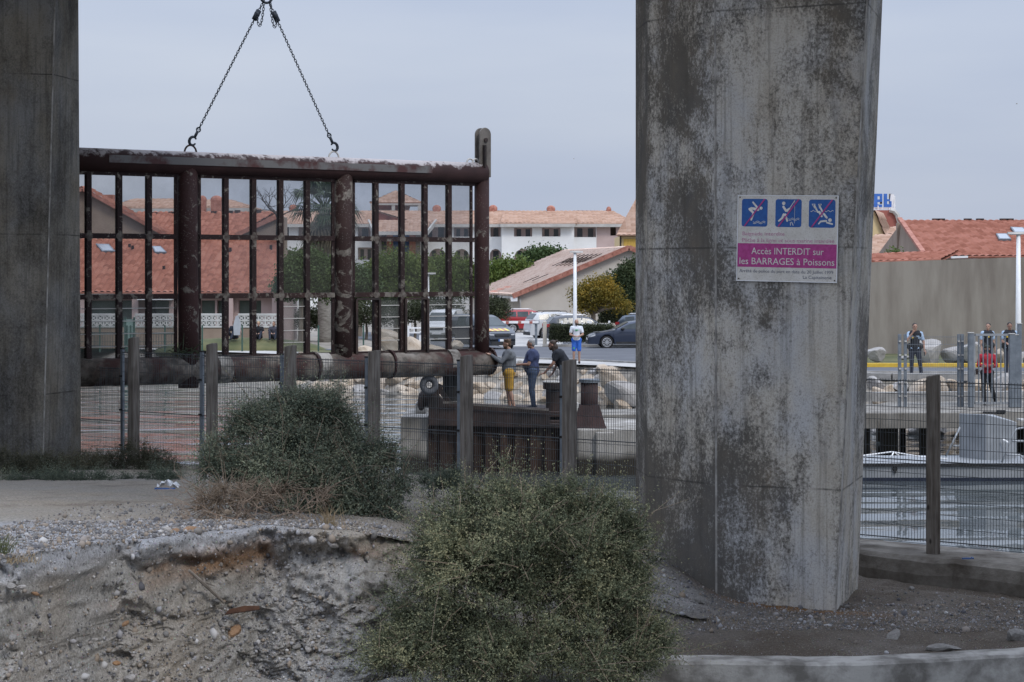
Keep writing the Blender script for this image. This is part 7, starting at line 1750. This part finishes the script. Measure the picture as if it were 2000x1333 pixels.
def tree(name, label, px, d, base_z, tops, n, m, leaf, seed, trunk_r=.15, cat='tree', tint=.45, group=None, fork=True):
    """tops: blobs in image px (px,py,rx,rz,dy)"""
    k_ = F / d; org = (PX(px, d), d, base_z); t = thing(name, label, cat, org, group=group)
    bl = [(PX(a, d) - org[0], dy, PZ(b, d) - org[2], rx / k_, rx / k_ * .9, rz_ / k_) for a, b, rx, rz_, dy in tops]
    crown(t, None, bl, n, m, leaf, seed, tint)
    mb = MB(); r = np.random.default_rng(seed); zc = min(b[2] - b[5] * .6 for b in bl); zc = max(zc, .5)
    mb.tube([(0, 0, -.2), (.05, 0, zc * .5), (0, 0, zc)], [trunk_r * 1.2, trunk_r, trunk_r * .8], 8)
    if fork:
        for b in bl:
            for i in range(3):
                e = np.array(b[:3]) + unit(r.normal(size=3)) * np.array(b[3:6]) * .5; mid = np.array([e[0] * .45, e[1] * .45, zc + (e[2] - zc) * .55]); mb.tube([(0, 0, zc * .9), mid, e], [trunk_r * .6, trunk_r * .35, trunk_r * .12], 5)
    mb.build('trunk', M['bark'], t); return t
F_aut = foliage('autumn_leaf', (.06, .055, .015), (.17, .14, .025), (.40, .25, .035), .3)
F_dkg = foliage('plane_leaf', (.018, .030, .014), (.050, .072, .030), (.12, .14, .06), .25)
F_pin = foliage('pine_needles', (.035, .062, .014), (.095, .14, .032), (.18, .22, .055), .25)
F_pid = foliage('dark_pine_needles', (.018, .036, .014), (.045, .078, .026), (.09, .13, .042), .2)
F_hed = foliage('hedge_leaf', (.018, .024, .012), (.045, .055, .027), (.09, .10, .05), .2)
tree('autumn_tree', 'small tree with yellowing leaves beside the white street lamp', 1158, 125, g(125), [(1160, 572, 34, 26, 0), (1135, 578, 22, 24, .3), (1192, 580, 26, 24, 0), (1215, 600, 20, 12, -.2), (1175, 555, 24, 16, .2), (1145, 598, 22, 14, 0)], 13000, F_aut, .12, 5, .16, tint=.52)
tree('leafy_tree', 'taller dark green tree against the beige gable wall', 1222, 133, g(133), [(1215, 570, 36, 32, 0), (1235, 545, 32, 28, 0), (1200, 552, 20, 20, 0), (1245, 520, 24, 20, 0), (1240, 590, 40, 28, 0), (1218, 532, 14, 16, .3)], 18000, F_dkg, .14, 6, .18, tint=.42)
PINES = [('bright green round pine just right of the barrier end', 1000, 172, [(975, 540, 30, 30, 0), (1005, 528, 34, 22, 0), (1020, 537, 30, 16, 0), (960, 555, 24, 24, 0)], F_pin, .55, 5000), ('dark green pine behind the pale tiled roof', 1062, 190, [(1062, 505, 38, 18, 0), (1085, 506, 24, 14, 0), (1040, 516, 24, 13, 0)], F_pid, .5, 3600),
  ('wide pine behind the last barrier columns', 880, 150, [(870, 535, 55, 36, 0), (835, 545, 40, 34, 0), (905, 545, 45, 34, 0)], F_pin, .5, 5200), ('wide rounded pine behind the middle of the right barrier bays', 775, 138, [(775, 530, 55, 40, 0), (735, 545, 42, 34, 0), (810, 545, 40, 34, 0), (780, 565, 70, 22, 0)], F_pin, .5, 6500),
  ('dark bushy pine left of the palm trunk', 590, 110.3, [(590, 535, 42, 46, 0), (560, 560, 24, 24, 0), (640, 545, 45, 40, .5), (600, 505, 26, 20, 0)], F_pid, .8, 8000), ('low dark pine right of the palm trunk', 700, 134, [(700, 560, 40, 30, 0), (680, 545, 26, 30, 0)], F_pid, .55, 3600)]
for i, (lab, px, d, bl, m_, ti, n_) in enumerate(PINES): tree('pine_tree', lab, px, d, g(d), bl, int(n_ * 3.6), m_, .19 * d / 150, 80 + i, .22, tint=ti)
def hedge(name, lab, px0, px1, py0, py1, d, dep, m, n, leaf, seed, cat='hedge'):
    x0, x1 = PX(px0, d), PX(px1, d); z0, z1 = max(PZ(py1, d), g(d) - .05), PZ(py0, d); org = ((x0 + x1) / 2, d, z0); t = thing(name, lab, cat, org); r = np.random.default_rng(seed)
    hx, hz = (x1 - x0) / 2, z1 - z0; q = r.uniform(-1, 1, (n, 3)); ax = r.choice(3, n, p=(.15, .5, .35)); q[np.arange(n), ax] = np.where(ax == 2, 1, np.where(ax == 1, -1, np.sign(q[np.arange(n), ax])))
    pos = np.stack([q[:, 0] * hx, q[:, 1] * dep / 2 + dep / 2, (q[:, 2] + 1) / 2 * hz], -1) + r.normal(size=(n, 3)) * leaf * .6; k = fbm(pos[:, 0] * 3, pos[:, 1] * 3, pos[:, 2] * 3, 3); dr = unit(r.normal(size=pos.shape))
    v, f = leaf_quads(pos, dr, leaf * r.uniform(.7, 1.3, n), leaf * .6, r); np_mesh('foliage', v, f, m, t, tint=np.clip(.4 + .6 * k + r.normal(0, .13, n), 0, 1))
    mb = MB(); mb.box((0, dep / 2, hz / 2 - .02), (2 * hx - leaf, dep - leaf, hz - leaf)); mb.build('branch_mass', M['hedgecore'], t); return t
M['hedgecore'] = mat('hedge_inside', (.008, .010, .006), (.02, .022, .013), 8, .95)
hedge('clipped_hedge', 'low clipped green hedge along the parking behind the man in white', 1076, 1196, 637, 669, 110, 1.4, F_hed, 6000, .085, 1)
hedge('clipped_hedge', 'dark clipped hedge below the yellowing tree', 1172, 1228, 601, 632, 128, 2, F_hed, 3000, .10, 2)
for i, (lab, px, d, bl, n_) in enumerate((('leafy bush beside the maroon barrier end in front of the beige house', 970, 141, [(968, 600, 20, 24, 0), (985, 606, 14, 20, 0), (955, 606, 16, 24, 0)], 2600), ('dark bush behind the left hatch frame of the barrier', 715, 125, [(715, 610, 45, 26, 0), (760, 612, 40, 24, 0), (690, 615, 30, 22, 0)], 4200), ('dark bush behind the second hatch frame', 810, 125, [(800, 608, 36, 24, 0), (840, 605, 40, 26, 0), (880, 600, 30, 24, 0)], 4200), ('small dark bush below the palm', 640, 120, [(640, 620, 36, 26, 0), (600, 622, 26, 20, 0)], 3000))):
    tree('bush', lab, px, d, g(d), bl, n_ * 2, F_hed, .11, 120 + i, .08, 'bush', tint=.5)
tree('bush', 'small green bush peeping over the lean-to roof', 1745, 103, g(103), [(1743, 492, 12, 7, 0), (1750, 494, 8, 6, 0)], 500, F_pin, .1, 140, .05, 'bush')
def palm():
    d = 118.0; k_ = F / d; x = PX(634, d); z0 = g(d); zc = PZ(405, d); t = thing('palm_tree', 'tall fan palm with a skirt of dead fronds behind the second barrier post', 'palm tree', (x, d, z0)); h = zc - z0; r = np.random.default_rng(9)
    mb = MB(); pts = [(0.02 * math.sin(z * 2), 0, z) for z in np.linspace(-.2, h, 14)]; mb.tube(pts, [.36 * (1.15 - .25 * i / 13) for i in range(14)], 12); mb.build('trunk', mat('palm_trunk', (.12, .11, .095), (.25, .235, .21), 3, .95, .7, 6, stretch=(1, 1, 3)), t, smooth=True)
    def fan(mb, el, az, L_, seg=17):
        dr = np.array([math.cos(el) * math.cos(az), math.cos(el) * math.sin(az), math.sin(el)]); s0 = np.array([0, 0, h - .1]); e = s0 + dr * L_ * .55; 
        side = unit(np.cross(dr, [0, 0, 1.0]))[None][0] if abs(dr[2]) < .98 else np.array([1.0, 0, 0]); up = np.cross(side, dr); mb.tube([s0, e], [.03, .02], 4)
        for i in range(seg):
            a = (i / (seg - 1) - .5) * 2.5; q = dr * math.cos(a) + side * math.sin(a); tip = e + q * L_ * .52 * r.uniform(.85, 1.1) + np.array([0, 0, -.28 * L_ * abs(math.sin(a)) - .12 * L_ * r.uniform(.3, 1.2)]); w_ = np.cross(q, up) * .045; mid = e + q * L_ * .3
            mb.add([e, mid + w_, tip, mid - w_], [(0, 1, 2, 3)])
    mb = MB(); 
    for i in range(46): fan(mb, r.uniform(-.55, 1.3), r.uniform(0, 6.283), r.uniform(1.9, 2.6))
    mb.build('fronds', mat('palm_green', (.022, .04, .022), (.07, .095, .05), 2, .7), t)
    mb = MB()
    for i in range(60): fan(mb, r.uniform(-1.45, -.75), r.uniform(0, 6.283), r.uniform(1.5, 2.7), 11)
    mb.build('dead_fronds', mat('dead_palm', (.085, .07, .045), (.19, .16, .11), 2, .9), t)
palm()
def bare_tree():
    d = 116.0; t = thing('bare_tree', 'leafless twiggy tree top above the terrace roof ridge', 'tree', (PX(515, d), d, g(d))); r = np.random.default_rng(15); mb = MB(); h = PZ(415, d) - g(d)
    mb.tube([(0, 6, 0), (0, 6, h * .6), (.1, 6, h)], [.14, .10, .07], 6)
    def br(p, dr, L_, rad, lev):
        q = p + dr * L_ * .5 + r.normal(size=3) * .08 * L_; e = q + unit(dr + r.normal(size=3) * .3) * L_ * .5; mb.tube([p, q, e], [rad, rad * .8, rad * .5], 4)
        if lev:
            for i in range(3): br(q if i == 0 else e, unit(dr + r.normal(size=3) * .6 + np.array([0, 0, .1])), L_ * .66, rad * .6, lev - 1)
    for i in range(5): br(np.array([.1, 6, h - .3 * i / 5]), unit(np.array([r.normal() * .8, r.normal() * .4, .7])), 1.0, .045, 3)
    mb.build('branches', mat('bare_twig', (.03, .025, .022), (.06, .05, .045), 5, .9), t)
bare_tree()

# ------------------------------------------------------------------ small things on the ground
def rest(px, py, d, size, me, lab, sz=.7, name='stone', cat='stone', sink=.25, group=None):
    x = PX(px, d); z = nz(x, d); return put(me, name, (x, d, z + size * (.5 - sink) * sz), (size, size * .8, size * sz), lab, cat, group)
rest(1985, 1218, 25.4, .42, FST[0], 'grey rounded stone at the right edge of the dirt yard', .62)
rest(1842, 1240, 24.7, .50, FST[1], 'flat grey stone lying before the low wall', .32)
rest(1745, 1215, 25.6, .26, FST[2], 'dark stone left of the flat one in the dirt yard', .5)
rest(1366, 1172, 27.4, .20, FST[0], 'pale stone at the left foot of the sign pillar', .8)
for i, (px, y, s_) in enumerate(((1420, 27.0, .10), (1300, 27.0, .09), (1480, 26.7, .07), (1585, 26.7, .12), (1600, 26.6, .09), (1480, 26.0, .08), (1520, 25.7, .06), (1650, 26.2, .07), (1280, 26.2, .08), (1350, 26.8, .07), (1560, 26.8, .05), (1625, 26.4, .06), (1780, 29.6, .14), (1440, 25.3, .05), (1640, 25.4, .07), (1700, 25.3, .05), (1320, 27.3, .12), (1340, 27.5, .08), (1655, 27.9, .09), (1700, 28.2, .07))): rest(px, 0, y, s_, FST[i % 3], 'small loose stone on the dirt yard near the sign pillar', .7, group='small loose stones in the dirt yard')
ORS = stone_mesh('stone', stone_mat('orange_stone', (.24, .12, .05), (.36, .22, .12), 5), 91, 2); PAL = stone_mesh('stone', stone_mat('pale_stone', (.30, .28, .26), (.46, .44, .42), 5), 92, 2)
for px, y, s_, me, lab in ((455, 23.7, .26, ORS, 'large orange stone in the lip of the cliff'), (375, 23.6, .20, ORS, 'orange stone left of the larger one in the cliff lip'), (345, 23.6, .12, ORS, 'small orange stone on the cliff lip'), (325, 23.7, .15, PAL, 'pale stone at the end of the gravel on the cliff lip'), (532, 23.7, .15, FST[0], 'blue grey stone in the cliff lip'), (255, 21.9, .2, PAL, 'pale rubble lump on the cliff corner'), (605, 23.5, .16, PAL, 'white stone on the right part of the cliff lip'), (640, 23.4, .13, PAL, 'white stone right of the other white one on the cliff lip'), (580, 23.6, .11, FST[1], 'grey stone between blue and white stones on the cliff lip'), (95, 20.55, .13, PAL, 'pale stone near the stalk on the cliff edge'), (245, 22.2, .10, ORS, 'orange chip on the gravel edge')): rest(px, 0, y, s_, me, lab, .75, sink=.3)
def on_face(px, py, d0=18.8):
    # walk along the view ray down to the cliff face
    for d in np.arange(d0, 26, .03):
        if PZ(py, d) < nz(PX(px, d), d): return P(px, py, d - .12)
    return P(px, py, 23)
for px, py, s_, me, lab in ((42, 1148, .10, PAL, 'white pebble in the left part of the cliff face'), (28, 1245, .11, FST[0], 'blue grey cobble low in the left cliff face'), (20, 1145, .14, FST[1], 'dark flat stone under the left cliff edge'), (70, 1160, .08, ORS, 'orange pebble in the left cliff face'), (185, 1250, .07, PAL, 'pale pebble low in the cliff face'), (442, 1120, .07, PAL, 'white pebble right of the cliff middle'), (485, 1065, .08, PAL, 'white flat chip near the cliff top'), (228, 1295, .10, ORS, 'rusty lump low in the cliff face'), (650, 1065, .14, PAL, 'pale angular stone at the right end of the cliff')):
    p = on_face(px, py); put(me, 'stone', p, (s_, s_ * .8, s_ * .75), lab, 'stone')
def driftwood():
    a, b = on_face(372, 1112), on_face(440, 1175); t = thing('branch', 'broken grey branch sticking out of the cliff face', 'branch', tuple(a)); mb = MB(); o = Vector((0, -.10, 0))
    mb.tube([a + o, a.lerp(b, .5) + o + Vector((0, -.05, .02)), b + o], [.016, .022, .014], 7); mb.tube([a.lerp(b, .3) + o, on_face(420, 1145) + o * 2 + Vector((.03, 0, .03))], [.012, .006], 5); mb.build('wood', mat('grey_wood', (.14, .12, .10), (.27, .24, .21), 8, .9, .4), t, world=True)
    a, b = on_face(445, 1192), on_face(528, 1183); mb = MB(); mb.prism([(0, 0), (.2, .03), (.40, .06), (.39, .10), (.22, .10), (.05, .06)], a + Vector((-.02, -.12, -.03)), (1, 0, 0), (0, .3, .95), .05); o = mb.place('rusty_scrap', mat('rust', (.03, .014, .010), (.085, .04, .022), 7, .9, .4), tuple(a)); tag(o, 'rusty piece of scrap iron jutting from the right cliff face', 'scrap')
driftwood()
def litter():
    d = 33.5; p = Vector((PX(328, d), d, nz(PX(328, d), d) + .03)); t = thing('packaging', 'crumpled white and blue plastic packaging lying at the scrub edge', 'litter', tuple(p)); r = np.random.default_rng(2); n = 9; V = []
    for i in range(n):
        for j in range(5): V.append(((i / 8 - .5) * .38 + r.normal() * .01, (j / 4 - .5) * .22, .05 + .035 * r.normal() + (.05 if 1 < i < 7 else 0)))
    mb = MB(); mb.add(V, [(i * 5 + j, i * 5 + j + 1, (i + 1) * 5 + j + 1, (i + 1) * 5 + j) for i in range(8) for j in range(4)]); mb.build('wrapper', M['white_paint'], t)
    mb = MB(); mb.box((-.03, -.115, .015), (.34, .01, .025)); mb.build('blue_edge', M['bluepaint'], t)
    mb = MB(); p = Vector((PX(1892, 31), 31.15, .63)); mb.box(p, (.14, .02, .02)); mb.box(p + Vector((.1, .05, 0)), (.02, .12, .02)); o = mb.place('blue_scrap', M['bluepaint'], tuple(p)); tag(o, 'small blue plastic strip on the kerb wall right of the wooden post', 'litter')
litter()
